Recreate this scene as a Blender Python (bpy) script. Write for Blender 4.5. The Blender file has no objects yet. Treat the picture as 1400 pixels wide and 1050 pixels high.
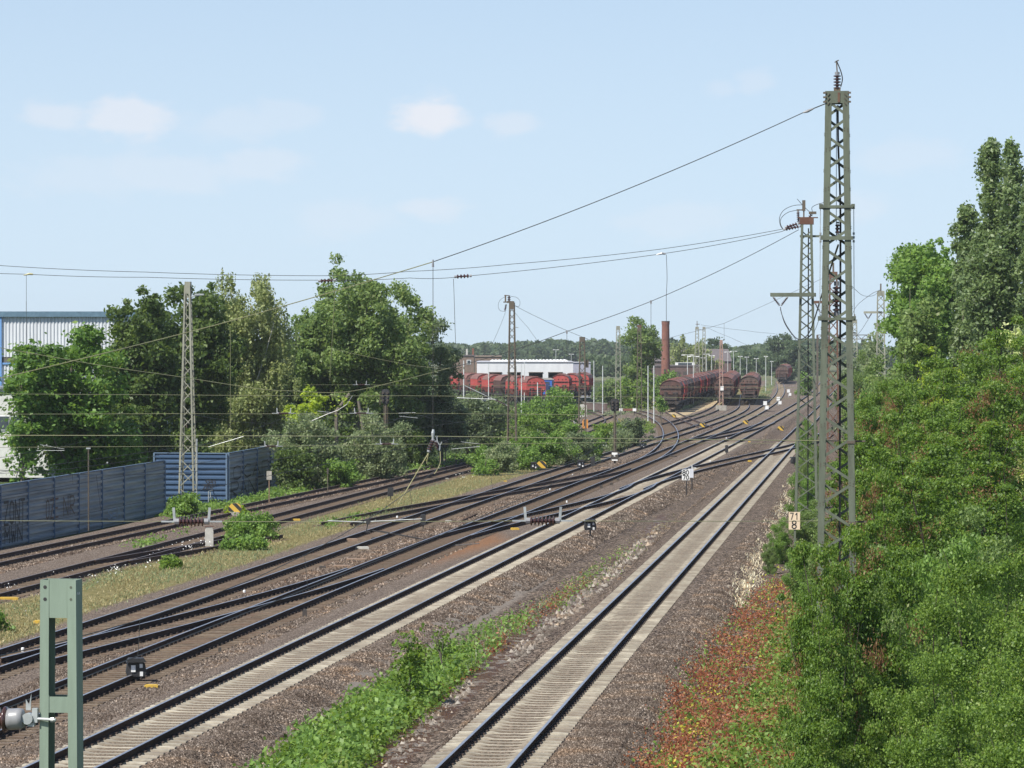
import bpy, math, random
import numpy as np
from mathutils import Vector, Matrix, Quaternion
R_ = math.radians
SC = bpy.context.scene
COL = SC.collection

# ------------------------------------------------------------------ camera
F_PX, HC, V_H = 4800.0, 8.94, 472.0
PITCH = math.atan((525.0 - V_H) / F_PX)
cam = bpy.data.cameras.new('camera'); cam_o = bpy.data.objects.new('camera', cam); COL.objects.link(cam_o)
cam.sensor_width = 36.0; cam.lens = F_PX / 1400.0 * 36.0
cam.clip_start = 1.0; cam.clip_end = 30000.0
cam_o.location = (0, 0, HC); cam_o.rotation_euler = (math.pi / 2 - PITCH, 0, 0)
SC.camera = cam_o

# ------------------------------------------------------------------ sun, sky, exposure
SUN_EL = R_(52); SUN_DIR = Vector((-0.68 * math.cos(SUN_EL), -0.733 * math.cos(SUN_EL), math.sin(SUN_EL))).normalized()
sun = bpy.data.lights.new('sun', 'SUN'); sun.energy = 4.7; sun.angle = R_(0.5); sun.color = (1.0, 0.955, 0.88)
sun_o = bpy.data.objects.new('sun', sun); COL.objects.link(sun_o)
sun_o.rotation_mode = 'QUATERNION'; sun_o.rotation_quaternion = (-SUN_DIR).to_track_quat('-Z', 'Y'); sun_o.location = (-60, -40, 90)
SC.view_settings.view_transform = 'Standard'; SC.view_settings.look = 'None'
SC.view_settings.exposure = 0.62; SC.view_settings.gamma = 1.0; SC.view_settings.use_curve_mapping = False
SKY_STR = 0.085

def pix_dir(u, v):
    a = (u - 700.0) / F_PX; b = (525.0 - v) / F_PX
    return Vector((a, math.cos(PITCH) + b * math.sin(PITCH), -math.sin(PITCH) + b * math.cos(PITCH)))
def G(u, v, z=0.0):
    d = pix_dir(u, v); t = (z - HC) / d.z
    return Vector((d.x * t, d.y * t, z))
def P(u, v, Y):
    d = pix_dir(u, v); t = Y / d.y
    return Vector((d.x * t, Y, HC + d.z * t))

def build_world():
    w = bpy.data.worlds.new('World'); SC.world = w; w.use_nodes = True
    nt = w.node_tree; nt.nodes.clear(); N = nt.nodes.new; L = nt.links.new
    out = N('ShaderNodeOutputWorld'); bg = N('ShaderNodeBackground'); bg.inputs['Strength'].default_value = SKY_STR
    sky = N('ShaderNodeTexSky'); sky.sky_type = 'NISHITA'; sky.sun_disc = False
    sky.sun_elevation = SUN_EL; sky.sun_rotation = math.atan2(SUN_DIR.x, SUN_DIR.y)
    sky.altitude = 0; sky.air_density = 1.0; sky.dust_density = 0.6; sky.ozone_density = 3.0
    # the hazy summer horizon: read the sky a few degrees higher than the view ray
    tcs = N('ShaderNodeTexCoord'); va = N('ShaderNodeVectorMath'); va.operation = 'ADD'; va.inputs[1].default_value = (0, 0, .075); vn = N('ShaderNodeVectorMath'); vn.operation = 'NORMALIZE'
    L(tcs.outputs['Generated'], va.inputs[0]); L(va.outputs[0], vn.inputs[0]); L(vn.outputs[0], sky.inputs['Vector'])
    tint = N('ShaderNodeMix'); tint.data_type = 'RGBA'; tint.blend_type = 'MULTIPLY'; tint.inputs[0].default_value = 1.0
    L(sky.outputs[0], tint.inputs[6]); tint.inputs[7].default_value = (1.08, 1.10, 1.10, 1)
    tc = N('ShaderNodeTexCoord')
    nz = N('ShaderNodeTexNoise'); nz.inputs['Scale'].default_value = 62; nz.inputs['Detail'].default_value = 8; nz.inputs['Roughness'].default_value = .6
    mp = N('ShaderNodeMapping'); mp.inputs['Scale'].default_value = (1, 1, 2.2)
    L(tc.outputs['Generated'], mp.inputs[0]); L(mp.outputs[0], nz.inputs[0])
    sz_ = N('ShaderNodeSeparateXYZ'); L(tcs.outputs['Generated'], sz_.inputs[0])
    hz = N('ShaderNodeMapRange'); hz.interpolation_type = 'SMOOTHSTEP'; L(sz_.outputs['Z'], hz.inputs[0]); hz.inputs[1].default_value = -.05; hz.inputs[2].default_value = .30; hz.inputs[3].default_value = .84; hz.inputs[4].default_value = 0
    hm = N('ShaderNodeMix'); hm.data_type = 'RGBA'; L(hz.outputs[0], hm.inputs[0]); L(tint.outputs[2], hm.inputs[6]); hm.inputs[7].default_value = (.465 / SKY_STR, .553 / SKY_STR, .640 / SKY_STR, 1)
    total = None
    # faint fair-weather clouds: direction of each cloud, its half width and half height (radians), strength
    blobs = [((178, 160), .0140, .0056, .72), ((72, 155), .0100, .0042, .50), ((310, 168), .0150, .0065, .26), ((390, 155), .0110, .0050, .24),
             ((585, 157), .0095, .0058, 1.0), ((705, 171), .0075, .0040, .42), ((250, 235), .0280, .0060, .30), ((350, 225), .0150, .0050, .34),
             ((592, 284), .0110, .0036, .42), ((130, 240), .0250, .0060, .22), ((1035, 113), .0070, .0045, .26), ((1240, 215), .0130, .0060, .22),
             ((1160, 280), .0120, .0050, .26), ((930, 300), .0220, .0060, .22), ((470, 300), .0180, .0060, .22), ((985, 122), .006, .003, .22)]
    for (u, v), sx, sz, st in blobs:
        d = pix_dir(u, v).normalized()
        sub = N('ShaderNodeVectorMath'); sub.operation = 'SUBTRACT'; L(tc.outputs['Generated'], sub.inputs[0]); sub.inputs[1].default_value = d
        mul = N('ShaderNodeVectorMath'); mul.operation = 'MULTIPLY'; L(sub.outputs[0], mul.inputs[0]); mul.inputs[1].default_value = (1 / sx, .6 / sx, 1 / sz)
        ln = N('ShaderNodeVectorMath'); ln.operation = 'LENGTH'; L(mul.outputs[0], ln.inputs[0])
        ad = N('ShaderNodeMath'); ad.operation = 'MULTIPLY_ADD'; L(nz.outputs[0], ad.inputs[0]); ad.inputs[1].default_value = -2.3; L(ln.outputs['Value'], ad.inputs[2])
        mr = N('ShaderNodeMapRange'); mr.interpolation_type = 'SMOOTHSTEP'; L(ad.outputs[0], mr.inputs[0])
        mr.inputs[1].default_value = -0.70; mr.inputs[2].default_value = 0.12; mr.inputs[3].default_value = st; mr.inputs[4].default_value = 0
        if total is None: total = mr.outputs[0]
        else:
            mx = N('ShaderNodeMath'); mx.operation = 'MAXIMUM'; L(total, mx.inputs[0]); L(mr.outputs[0], mx.inputs[1]); total = mx.outputs[0]
    cl = N('ShaderNodeMix'); cl.data_type = 'RGBA'; cs = N('ShaderNodeMath'); cs.operation = 'MULTIPLY'; cs.inputs[1].default_value = .62; L(total, cs.inputs[0])
    L(cs.outputs[0], cl.inputs[0]); L(hm.outputs[2], cl.inputs[6])
    cl.inputs[7].default_value = (.62 / SKY_STR, .595 / SKY_STR, .61 / SKY_STR, 1)
    L(cl.outputs[2], bg.inputs[0]); L(bg.outputs[0], out.inputs[0])
build_world()

# ------------------------------------------------------------------ mesh helpers
def link(o):
    COL.objects.link(o); return o
def thing(name, label, cat, loc=(0, 0, 0), rotz=0.0, group=None):
    o = bpy.data.objects.new(name, None); o.empty_display_size = .3; link(o)
    o.location = loc; o.rotation_euler = (0, 0, rotz); return tag(o, label, cat, group, 'thing')
def tag(o, label=None, cat=None, group=None, kind=None):
    if label: o['label'] = label
    if cat:
        o['category'] = cat
        if not kind: kind = 'thing'
    if group: o['group'] = group
    if kind: o['kind'] = kind
    return o
def children(o):
    return [c for c in bpy.data.objects if c.parent == o]
KIDS = {}
def copy_tree(o, parent=None):
    c = o.copy(); COL.objects.link(c)
    if parent is not None: c.parent = parent; KIDS.setdefault(parent.name, []).append(c)
    for ch in list(KIDS.get(o.name, [])): copy_tree(ch, c)
    return c
def relabel(o, label, group=None):
    o['label'] = label
    if group: o['group'] = group
    return o

class MB:
    def __init__(s): s.v = []; s.f = []; s.m = []
    def add(s, vs, fs, mi=0):
        n = len(s.v); s.v.extend([tuple(x) for x in vs])
        for f in fs: s.f.append(tuple(i + n for i in f)); s.m.append(mi)
        return s
    def box(s, c, d, mi=0, rot=None):
        hx, hy, hz = d[0] / 2, d[1] / 2, d[2] / 2
        vs = [Vector((x, y, z)) for x in (-hx, hx) for y in (-hy, hy) for z in (-hz, hz)]
        if rot is not None: vs = [rot @ q for q in vs]
        c = Vector(c)
        return s.add([q + c for q in vs], [(0, 1, 3, 2), (4, 6, 7, 5), (0, 4, 5, 1), (2, 3, 7, 6), (0, 2, 6, 4), (1, 5, 7, 3)], mi)
    def bar(s, a, b, w, h, mi=0, up=(0, 0, 1)):
        a = Vector(a); b = Vector(b); d = (b - a)
        if d.length < 1e-6: return s
        d.normalize(); u = Vector(up)
        if abs(d.dot(u)) > .98: u = Vector((0, 1, 0))
        x = d.cross(u).normalized() * (w / 2); y = x.cross(d).normalized() * (h / 2)
        vs = [a - x - y, a + x - y, a + x + y, a - x + y, b - x - y, b + x - y, b + x + y, b - x + y]
        return s.add(vs, [(3, 2, 1, 0), (4, 5, 6, 7), (0, 1, 5, 4), (1, 2, 6, 5), (2, 3, 7, 6), (3, 0, 4, 7)], mi)
    def tube(s, pts, r, n=6, mi=0, cap=True):
        pts = [Vector(p) for p in pts]; k = len(pts)
        rs = r if isinstance(r, (list, tuple)) else [r] * k
        base = len(s.v); prev = None
        for i, p in enumerate(pts):
            t = (pts[min(i + 1, k - 1)] - pts[max(i - 1, 0)])
            if t.length < 1e-9: t = Vector((0, 0, 1))
            t.normalize()
            if prev is None:
                q = Vector((0, 0, 1)) if abs(t.z) < .9 else Vector((1, 0, 0)); x = t.cross(q).normalized()
            else:
                x = prev - t * prev.dot(t)
                x = x.normalized() if x.length > 1e-6 else t.orthogonal().normalized()
            prev = x; y = t.cross(x)
            for j in range(n):
                a = 2 * math.pi * j / n
                s.v.append(tuple(p + x * (math.cos(a) * rs[i]) + y * (math.sin(a) * rs[i])))
        for i in range(k - 1):
            for j in range(n):
                a = base + i * n + j; b = base + i * n + (j + 1) % n
                s.f.append((a, b, b + n, a + n)); s.m.append(mi)
        if cap:
            s.f.append(tuple(base + j for j in reversed(range(n)))); s.m.append(mi)
            s.f.append(tuple(base + (k - 1) * n + j for j in range(n))); s.m.append(mi)
        return s
    def prism(s, poly, axis_a, axis_b, org, ext, mi=0):
        """polygon in the plane of two axes, extruded along ext"""
        A = Vector(axis_a); B = Vector(axis_b); o = Vector(org); e = Vector(ext); n = len(poly)
        vs = [o + A * p[0] + B * p[1] for p in poly] + [o + A * p[0] + B * p[1] + e for p in poly]
        fs = [tuple(reversed(range(n))), tuple(range(n, 2 * n))] + [(i, (i + 1) % n, n + (i + 1) % n, n + i) for i in range(n)]
        return s.add(vs, fs, mi)
    def build(s, name, mats, parent=None, org=(0, 0, 0), smooth=False):
        me = bpy.data.meshes.new(name); o = Vector(org)
        me.from_pydata([(v[0] - o.x, v[1] - o.y, v[2] - o.z) for v in s.v], [], s.f)
        mats = mats if isinstance(mats, (list, tuple)) else [mats]
        for m in mats: me.materials.append(m)
        if len(mats) > 1: me.polygons.foreach_set('material_index', s.m)
        if smooth: me.polygons.foreach_set('use_smooth', [True] * len(s.f))
        me.update()
        return place(name, me, parent, org)
def place(name, me, parent=None, org=(0, 0, 0)):
    ob = bpy.data.objects.new(name, me); link(ob)
    if parent is not None:
        ob.parent = parent; KIDS.setdefault(parent.name, []).append(ob)
    else: ob.location = org
    return ob

# ------------------------------------------------------------------ materials
MATS = {}
def mat(name, c1, c2=None, rough=.7, metal=0.0, scale=3.0, detail=4, bump=0.0, bscale=None, spec=.4, streak=None, lo=.35, hi=.65):
    if name in MATS: return MATS[name]
    m = bpy.data.materials.new(name); MATS[name] = m; m.use_nodes = True
    nt = m.node_tree; N = nt.nodes.new; L = nt.links.new; b = nt.nodes['Principled BSDF']
    b.inputs['Roughness'].default_value = rough; b.inputs['Metallic'].default_value = metal; b.inputs['Specular IOR Level'].default_value = spec
    c2 = c2 or tuple(x * .7 for x in c1)
    tc = N('ShaderNodeTexCoord'); mp = N('ShaderNodeMapping'); L(tc.outputs['Object'], mp.inputs[0])
    if streak: mp.inputs['Scale'].default_value = streak
    nz = N('ShaderNodeTexNoise'); nz.inputs['Scale'].default_value = scale; nz.inputs['Detail'].default_value = detail; nz.inputs['Roughness'].default_value = .62
    L(mp.outputs[0], nz.inputs[0])
    rp = N('ShaderNodeValToRGB'); rp.color_ramp.elements[0].position = lo; rp.color_ramp.elements[1].position = hi
    rp.color_ramp.elements[0].color = (*c1, 1); rp.color_ramp.elements[1].color = (*c2, 1)
    L(nz.outputs[0], rp.inputs[0]); L(rp.outputs[0], b.inputs['Base Color'])
    if bump:
        n2 = N('ShaderNodeTexNoise'); n2.inputs['Scale'].default_value = bscale or scale * 6; n2.inputs['Detail'].default_value = 3
        bp = N('ShaderNodeBump'); bp.inputs['Strength'].default_value = bump; bp.inputs['Distance'].default_value = .02
        L(tc.outputs['Object'], n2.inputs[0]); L(n2.outputs[0], bp.inputs['Height']); L(bp.outputs[0], b.inputs['Normal'])
    return m
def sleeper_mat(name, c1, c2, dirt, dfac):
    m = bpy.data.materials.new(name); MATS[name] = m; m.use_nodes = True; nt = m.node_tree; N = nt.nodes.new; L = nt.links.new; b = nt.nodes['Principled BSDF']; b.inputs['Roughness'].default_value = .92; b.inputs['Specular IOR Level'].default_value = .2
    g = N('ShaderNodeNewGeometry'); oi = N('ShaderNodeObjectInfo'); nz = N('ShaderNodeTexNoise'); nz.inputs['Scale'].default_value = 7; nz.inputs['Detail'].default_value = 5; n2 = N('ShaderNodeTexNoise'); n2.inputs['Scale'].default_value = 1.1; n2.inputs['Detail'].default_value = 5
    L(g.outputs['Position'], nz.inputs[0]); L(g.outputs['Position'], n2.inputs[0])
    r = N('ShaderNodeValToRGB'); r.color_ramp.elements[0].position = .3; r.color_ramp.elements[1].position = .7; r.color_ramp.elements[0].color = (*c1, 1); r.color_ramp.elements[1].color = (*c2, 1); L(nz.outputs[0], r.inputs[0])
    mr = N('ShaderNodeMapRange'); L(oi.outputs['Random'], mr.inputs[0]); mr.inputs[3].default_value = .74; mr.inputs[4].default_value = 1.12
    vm = N('ShaderNodeVectorMath'); vm.operation = 'SCALE'; L(r.outputs[0], vm.inputs[0]); L(mr.outputs[0], vm.inputs['Scale'])
    m2 = N('ShaderNodeMapRange'); L(n2.outputs[0], m2.inputs[0]); m2.inputs[1].default_value = .42; m2.inputs[2].default_value = .68; m2.inputs[3].default_value = 0; m2.inputs[4].default_value = dfac
    mx = N('ShaderNodeMix'); mx.data_type = 'RGBA'; L(m2.outputs[0], mx.inputs[0]); L(vm.outputs[0], mx.inputs[6]); mx.inputs[7].default_value = (*dirt, 1); L(mx.outputs[2], b.inputs['Base Color']); return m
def leaf_mat(name, dark, light, trans=.46, third=None, gloss=.35):
    dark = tuple(x * 1.9 for x in dark); light = tuple(min(x * 1.95, .8) for x in light); third = tuple(min(x * 1.25, .82) for x in third) if third else None
    if name in MATS: return MATS[name]
    m = bpy.data.materials.new(name); MATS[name] = m; m.use_nodes = True
    nt = m.node_tree; nt.nodes.clear(); N = nt.nodes.new; L = nt.links.new
    out = N('ShaderNodeOutputMaterial'); geo = N('ShaderNodeNewGeometry'); rp = N('ShaderNodeValToRGB')
    e = rp.color_ramp.elements; e[0].color = (*dark, 1); e[1].color = (*light, 1); e[0].position = 0; e[1].position = .8 if third else 1
    if third: q = e.new(.97); q.color = (*third, 1)
    tc = N('ShaderNodeTexCoord'); nz = N('ShaderNodeTexNoise'); nz.inputs['Scale'].default_value = .9; nz.inputs['Detail'].default_value = 2
    L(tc.outputs['Object'], nz.inputs[0])
    mx = N('ShaderNodeMath'); mx.operation = 'MULTIPLY_ADD'; L(nz.outputs[0], mx.inputs[0]); mx.inputs[1].default_value = .9
    ma = N('ShaderNodeMath'); ma.operation = 'MULTIPLY_ADD'; L(geo.outputs['Random Per Island'], ma.inputs[0]); ma.inputs[1].default_value = .75; ma.inputs[2].default_value = -.32
    L(ma.outputs[0], mx.inputs[2]); L(mx.outputs[0], rp.inputs[0])
    p = N('ShaderNodeBsdfPrincipled'); p.inputs['Roughness'].default_value = .5; p.inputs['Specular IOR Level'].default_value = gloss
    t = N('ShaderNodeBsdfTranslucent'); hs = N('ShaderNodeHueSaturation'); hs.inputs['Hue'].default_value = .485; hs.inputs['Value'].default_value = 1.5; hs.inputs['Saturation'].default_value = 1.1
    L(rp.outputs[0], p.inputs['Base Color']); L(rp.outputs[0], hs.inputs['Color']); L(hs.outputs[0], t.inputs['Color'])
    ms = N('ShaderNodeMixShader'); ms.inputs[0].default_value = trans; L(p.outputs[0], ms.inputs[1]); L(t.outputs[0], ms.inputs[2]); L(ms.outputs[0], out.inputs[0])
    return m

M_RAILSIDE = mat('rail_rust', (.044, .031, .026), (.082, .054, .041), spec=.08, rough=.85, scale=2.2, streak=(1, .1, 1))
M_RAILSIDE_OLD = mat('rail_rust_brown', (.045, .026, .020), (.085, .046, .032), rough=.85, scale=2.2, streak=(1, .1, 1))
M_RAILTOP = mat('rail_steel', (.50, .50, .53), (.38, .38, .42), rough=.34, metal=.75, scale=1.2)
M_RAILTOP_OLD = mat('rail_steel_dull', (.20, .18, .18), (.12, .09, .085), rough=.5, metal=.4, scale=1.0)
M_CONC_SL = sleeper_mat('sleeper_concrete', (.43, .39, .305), (.30, .27, .215), (.17, .135, .105), .7)
M_WOOD_SL = sleeper_mat('sleeper_wood', (.10, .076, .056), (.195, .150, .105), (.13, .085, .06), .7)
M_FASTEN = mat('fastening_iron', (.05, .036, .03), (.08, .055, .04), rough=.8)
M_MAST = mat('mast_green_paint', (.118, .136, .096), (.068, .076, .054), rough=.6, scale=2.2, detail=8, streak=(1, 1, .22), bump=.05, lo=.4, hi=.72)
M_MAST_GREY = mat('mast_weathered', (.29, .29, .225), (.19, .19, .15), rough=.7, scale=1.5, streak=(1, 1, .3))
M_MAST_DARK = mat('mast_dark_rusty', (.085, .076, .060), (.115, .088, .062), rough=.8, scale=2)
M_MAST_RUST = mat('mast_rust', (.105, .048, .032), (.14, .085, .058), rough=.85, scale=2)
M_POST = mat('post_green_paint', (.225, .285, .222), (.168, .215, .165), rough=.5, scale=5, detail=8, streak=(1, 1, .12), bump=.03)
M_WIRE = mat('wire_dark', (.05, .052, .048), (.035, .036, .034), rough=.6)
M_WIRE_OL = mat('wire_lit_olive', (.20, .20, .10), (.13, .14, .08), rough=.6, scale=.4)  # sunlight on wires seen over trees, painted in as olive yellow
M_BRASS = mat('wire_rope_bright', (.40, .38, .20), (.30, .27, .14), rough=.5, scale=3)
M_INS_BR = mat('insulator_brown', (.075, .035, .030), (.05, .026, .024), rough=.2, spec=.6)
M_INS_GR = mat('insulator_grey', (.27, .27, .27), (.19, .19, .20), rough=.35)
M_GALV = mat('galvanised_steel', (.44, .46, .45), (.30, .32, .32), rough=.42, metal=.3, scale=5)
M_WHITE = mat('white_paint', (.78, .78, .76), (.62, .62, .60), rough=.5)
M_BLACK = mat('black_paint', (.022, .022, .023), (.035, .034, .034), rough=.55)
M_DARKBOX = mat('dark_box', (.045, .04, .036), (.075, .062, .05), rough=.7)
M_YELLOW = mat('yellow_paint', (.62, .40, .05), (.46, .30, .05), rough=.5)
M_ORANGE = mat('orange_paint', (.60, .25, .05), (.5, .22, .06), rough=.5)
M_CONC = mat('concrete_grey', (.36, .34, .29), (.26, .245, .21), rough=.9, scale=4, bump=.15)
M_CONC_W = mat('concrete_pale', (.52, .50, .44), (.38, .37, .33), rough=.9, scale=4, bump=.15)
M_WOODP = mat('weathered_timber', (.20, .13, .085), (.28, .20, .14), rough=.9, scale=3, streak=(1, 1, .2))
M_CREAM = mat('sign_cream', (.66, .52, .36), (.58, .46, .33), rough=.6)
M_LAMP = mat('lamp_white', (.60, .62, .60), (.46, .48, .47), rough=.5)
# ------------------------------------------------------------------ track alignments (left rail read from the photograph, on the ground plane)
class Line:
    def __init__(s, pts, deg, y0=None, y1=None):
        w = [G(u, v) for u, v in pts]; Y = np.array([p.y for p in w]); X = np.array([p.x for p in w])
        s.m = Y.mean(); s.sc = max(np.ptp(Y) / 2, 1)
        s.c = np.polyfit((Y - s.m) / s.sc, X, deg, w=1.0 / Y); s.lo, s.hi = Y.min(), Y.max()
        s.y0 = y0 if y0 is not None else s.lo; s.y1 = y1 if y1 is not None else s.hi
    def __call__(s, y):
        y = np.asarray(y, float); yc = np.clip(y, s.lo, s.hi); t = (yc - s.m) / s.sc
        return np.polyval(s.c, t) + (y - yc) * np.polyval(np.polyder(s.c), t) / s.sc
    def d(s, y):
        t = (np.clip(y, s.lo, s.hi) - s.m) / s.sc
        return np.polyval(np.polyder(s.c), t) / s.sc
    def at(s, y, off=0.0, z=0.0):
        g = float(s.d(y)); n = math.hypot(1, g)
        return Vector((float(s(y)) + off / n, y - off * g / n, z))
    def head(s, y): return math.atan(float(s.d(y)))
GA = 1.505
T_R = Line([(596, 1047), (850, 813), (904, 760), (925.6, 739.5), (1087, 584), (1116.6, 555)], 1, 66, 1150)
T_L = Line([(117.8, 1009.7), (610.4, 779.5), (740, 719), (830, 677.7), (898, 646.5), (952.7, 619.3), (980, 607.5), (1060, 567.7), (1090, 546.7), (1118.7, 528)], 3, 62, 1000)
T_3 = Line([(0, 963), (80, 932), (122, 914.5), (260, 861), (334, 832.5), (383, 814), (474, 776), (500, 769), (581, 739), (620, 726), (740, 678), (860, 631), (922, 607), (944, 599), (980, 585), (1044, 556), (1055, 545), (1058, 535), (1063, 525)], 4, 76, 900)
T_4 = Line([(0, 887), (57, 870), (120, 848), (235, 810), (380, 766), (448, 742), (500, 726), (620, 683), (660, 673), (740, 648), (809, 625), (860, 609), (902, 595), (980, 572), (1000, 563), (1010, 554)], 4, 92, 640)
T_5 = Line([(0, 797), (160, 757.4), (278, 727), (310, 719), (384.6, 700.6), (460, 682), (531, 662), (600, 645.7), (671, 627), (800, 592), (817, 584), (826.6, 576), (825.7, 571.7), (817, 565.7), (800, 561)], 5, 118, 484)
T_6 = Line([(0, 757.4), (160, 725), (248, 706), (310, 695), (331, 690), (460, 663), (520, 649), (580, 640), (692, 613.7), (740, 597.7)], 3, 132, 560)
T_S = Line([(440, 714), (490, 703), (543, 693), (600, 684), (662, 673), (720, 663), (800, 648), (835, 639.5)], 3)
T_D = Line([(474, 776), (360, 810), (240, 840), (180, 854), (120, 872), (57, 885), (0, 899)], 3)
T_X = Line([(600, 731), (617, 726.5), (672, 712), (720, 701), (763, 693), (803, 683), (850, 668), (868, 659)], 3)
T_C = Line([(850, 667), (898, 648), (923, 642), (940, 639), (980, 632), (1055, 614), (1089, 602), (1123, 592)], 3)
T_2 = Line([(940, 601), (965, 595), (1000, 588.5), (1024, 584), (1040, 577)], 2)
T_B = Line([(870, 628), (889, 619), (901, 607), (904, 590), (904, 579), (893, 572), (878.6, 567), (866, 562), (850, 558.7)], 4)
T_5B = Line([(130, 765.5), (150, 762), (200, 754), (254, 745), (312, 735.5), (345, 730)], 2)
T_W1 = Line([(955, 583), (947, 579.7), (925, 570.5), (910, 562.6)], 2, None, 720)
T_W2 = Line([(905, 579), (934, 570), (960, 564), (975, 554)], 2, None, 640)

def rail_profile():
    return [(-.07, -.172), (.07, -.172), (.07, -.16), (.012, -.145), (.012, -.04), (.036, -.03), (.036, -.004), (.026, 0), (-.026, 0), (-.036, -.004), (-.036, -.03), (-.012, -.04), (-.012, -.145), (-.07, -.16)]
def ysteps(y0, y1):
    ys = [y0]
    while ys[-1] < y1: ys.append(min(y1, ys[-1] + max(1.5, ys[-1] * .012)))
    return ys
def make_rail(line, off, y0, y1, dz, parent, org, mats):
    prof = rail_profile(); n = len(prof); mb = MB(); ys = ysteps(y0, y1)
    for y in ys:
        g = float(line.d(y)); h = math.hypot(1, g)
        c = line.at(y, off, dz)
        for (a, b) in prof: mb.v.append((c.x + a / h, c.y - a * g / h, c.z + b))
    for i in range(len(ys) - 1):
        for j in range(n):
            a = i * n + j; b = i * n + (j + 1) % n
            mb.f.append((a, b, b + n, a + n)); mb.m.append(1 if j in (6, 7, 8) else 0)
    mb.f.append(tuple(reversed(range(n)))); mb.m.append(0); mb.f.append(tuple((len(ys) - 1) * n + j for j in range(n))); mb.m.append(0)
    return mb.build('rail', mats, parent, org)
def sleeper_mesh(kind):
    mb = MB()
    if kind == 'concrete':
        # a trapezoid bar with raised rail seats and a lower, narrower middle
        st = [(-1.3, .15, -.182), (-1.0, .15, -.172), (-.5, .145, -.172), (-.32, .115, -.205), (0, .108, -.212), (.32, .115, -.205), (.5, .145, -.172), (1.0, .15, -.172), (1.3, .15, -.182)]
    else:
        st = [(-1.3, .13, -.180), (-.4, .13, -.176), (.4, .13, -.176), (1.3, .13, -.180)]
    for x, hw, zt in st:
        b = hw if kind == 'wood' else hw * .72
        mb.v += [(x, -hw, -.36), (x, hw, -.36), (x, b, zt), (x, -b, zt)]
    for i in range(len(st) - 1):
        for j in range(4):
            a = i * 4 + j; c = i * 4 + (j + 1) % 4; mb.f.append((c, a, a + 4, c + 4)); mb.m.append(0)
    k = (len(st) - 1) * 4
    mb.f += [(0, 1, 2, 3), (k + 3, k + 2, k + 1, k)]; mb.m += [0, 0]
    for sx in (-.7525, .7525):
        for q in (-.105, .105):
            mb.box((sx + q, 0, -.158), (.07, .13, .04), 1)
    me = bpy.data.meshes.new('sleeper_' + kind); me.from_pydata(mb.v, [], mb.f)
    me.materials.append(M_CONC_SL if kind == 'concrete' else M_WOOD_SL); me.materials.append(M_FASTEN)
    me.polygons.foreach_set('material_index', mb.m); me.update(); return me
SL_MESH = {'concrete': sleeper_mesh('concrete'), 'wood': sleeper_mesh('wood')}
def join_copies(name, me, mats4, parent, org):
    nv = len(me.vertices); co = np.empty(nv * 3); me.vertices.foreach_get('co', co); co = co.reshape(-1, 3)
    polys = [tuple(p.vertices) for p in me.polygons]; mi = [p.material_index for p in me.polygons]
    V = []; Fc = []; Mi = []
    for k, M in enumerate(mats4):
        m = np.array(M); V.append(co @ m[:3, :3].T + m[:3, 3]); Fc += [tuple(i + k * nv for i in p) for p in polys]; Mi += mi
    V = np.concatenate(V) - np.array(org)
    out = bpy.data.meshes.new(name); out.from_pydata(V.tolist(), [], Fc)
    for m in me.materials: out.materials.append(m)
    out.polygons.foreach_set('material_index', Mi); out.update()
    return place(name, out, parent, org)
def track(line, label, kind='concrete', pitch=.6, dz=0.0, old=False, nmax=100, sl_to=420, sl_from=None, name='railway_track', skip=None):
    org = line.at(line.y0, GA / 2, 0); org.z = -.36
    t = thing(name, label, 'railway track', org, 0, 'railway tracks through the yard')
    mats = [M_RAILSIDE_OLD, M_RAILTOP_OLD] if old else [M_RAILSIDE, M_RAILTOP]
    for off in (0.0, GA): make_rail(line, off, line.y0, line.y1, dz, t, org, mats)
    if kind:
        y = sl_from if sl_from else line.y0; k = 0; rest = []; rg = random.Random(int(line.y0 * 7)); me = SL_MESH[kind]
        while y < min(line.y1, sl_to):
            if not (skip and skip(y)):
                c = line.at(y, GA / 2, dz - (.0 if kind == 'concrete' else rg.uniform(0, .012)))
                a = -line.head(y) + rg.gauss(0, .012 if kind == 'wood' else .002)
                if k < nmax:
                    o = place('sleeper', me, t); o.location = c - org; o.rotation_euler = (0, 0, a); k += 1
                else: rest.append(Matrix.Translation(c) @ Matrix.Rotation(a, 4, 'Z'))
            y += pitch * math.cos(line.head(y)) * (1 if kind == 'concrete' else rg.uniform(.95, 1.05))
        if rest:
            o = join_copies('sleeper', me, rest, t, org); tag(o, kind='stuff')
    return t

# ------------------------------------------------------------------ terrain
def poly_mask(X, Y, px, soft=.5, z=-.21, world=None):
    """soft inside-mask (0..1) of a ground polygon given as image corners projected on the ground"""
    pts = world or [(p.x, p.y) for p in (G(u, v, z) for u, v in px)]
    inside = np.zeros(X.shape, bool); dist = np.full(X.shape, 1e9); n = len(pts)
    for i in range(n):
        x1, y1 = pts[i]; x2, y2 = pts[(i + 1) % n]
        cond = (y1 > Y) != (y2 > Y)
        xi = (x2 - x1) * (Y - y1) / ((y2 - y1) if abs(y2 - y1) > 1e-9 else 1e-9) + x1
        inside ^= cond & (X < xi)
        dx, dy = x2 - x1, y2 - y1; L2 = dx * dx + dy * dy + 1e-9
        t = np.clip(((X - x1) * dx + (Y - y1) * dy) / L2, 0, 1)
        dist = np.minimum(dist, np.hypot(X - x1 - t * dx, (Y - y1 - t * dy) * .25))
    sd = np.where(inside, dist, -dist)
    return np.clip(.5 + sd / (2 * soft), 0, 1)
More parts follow.
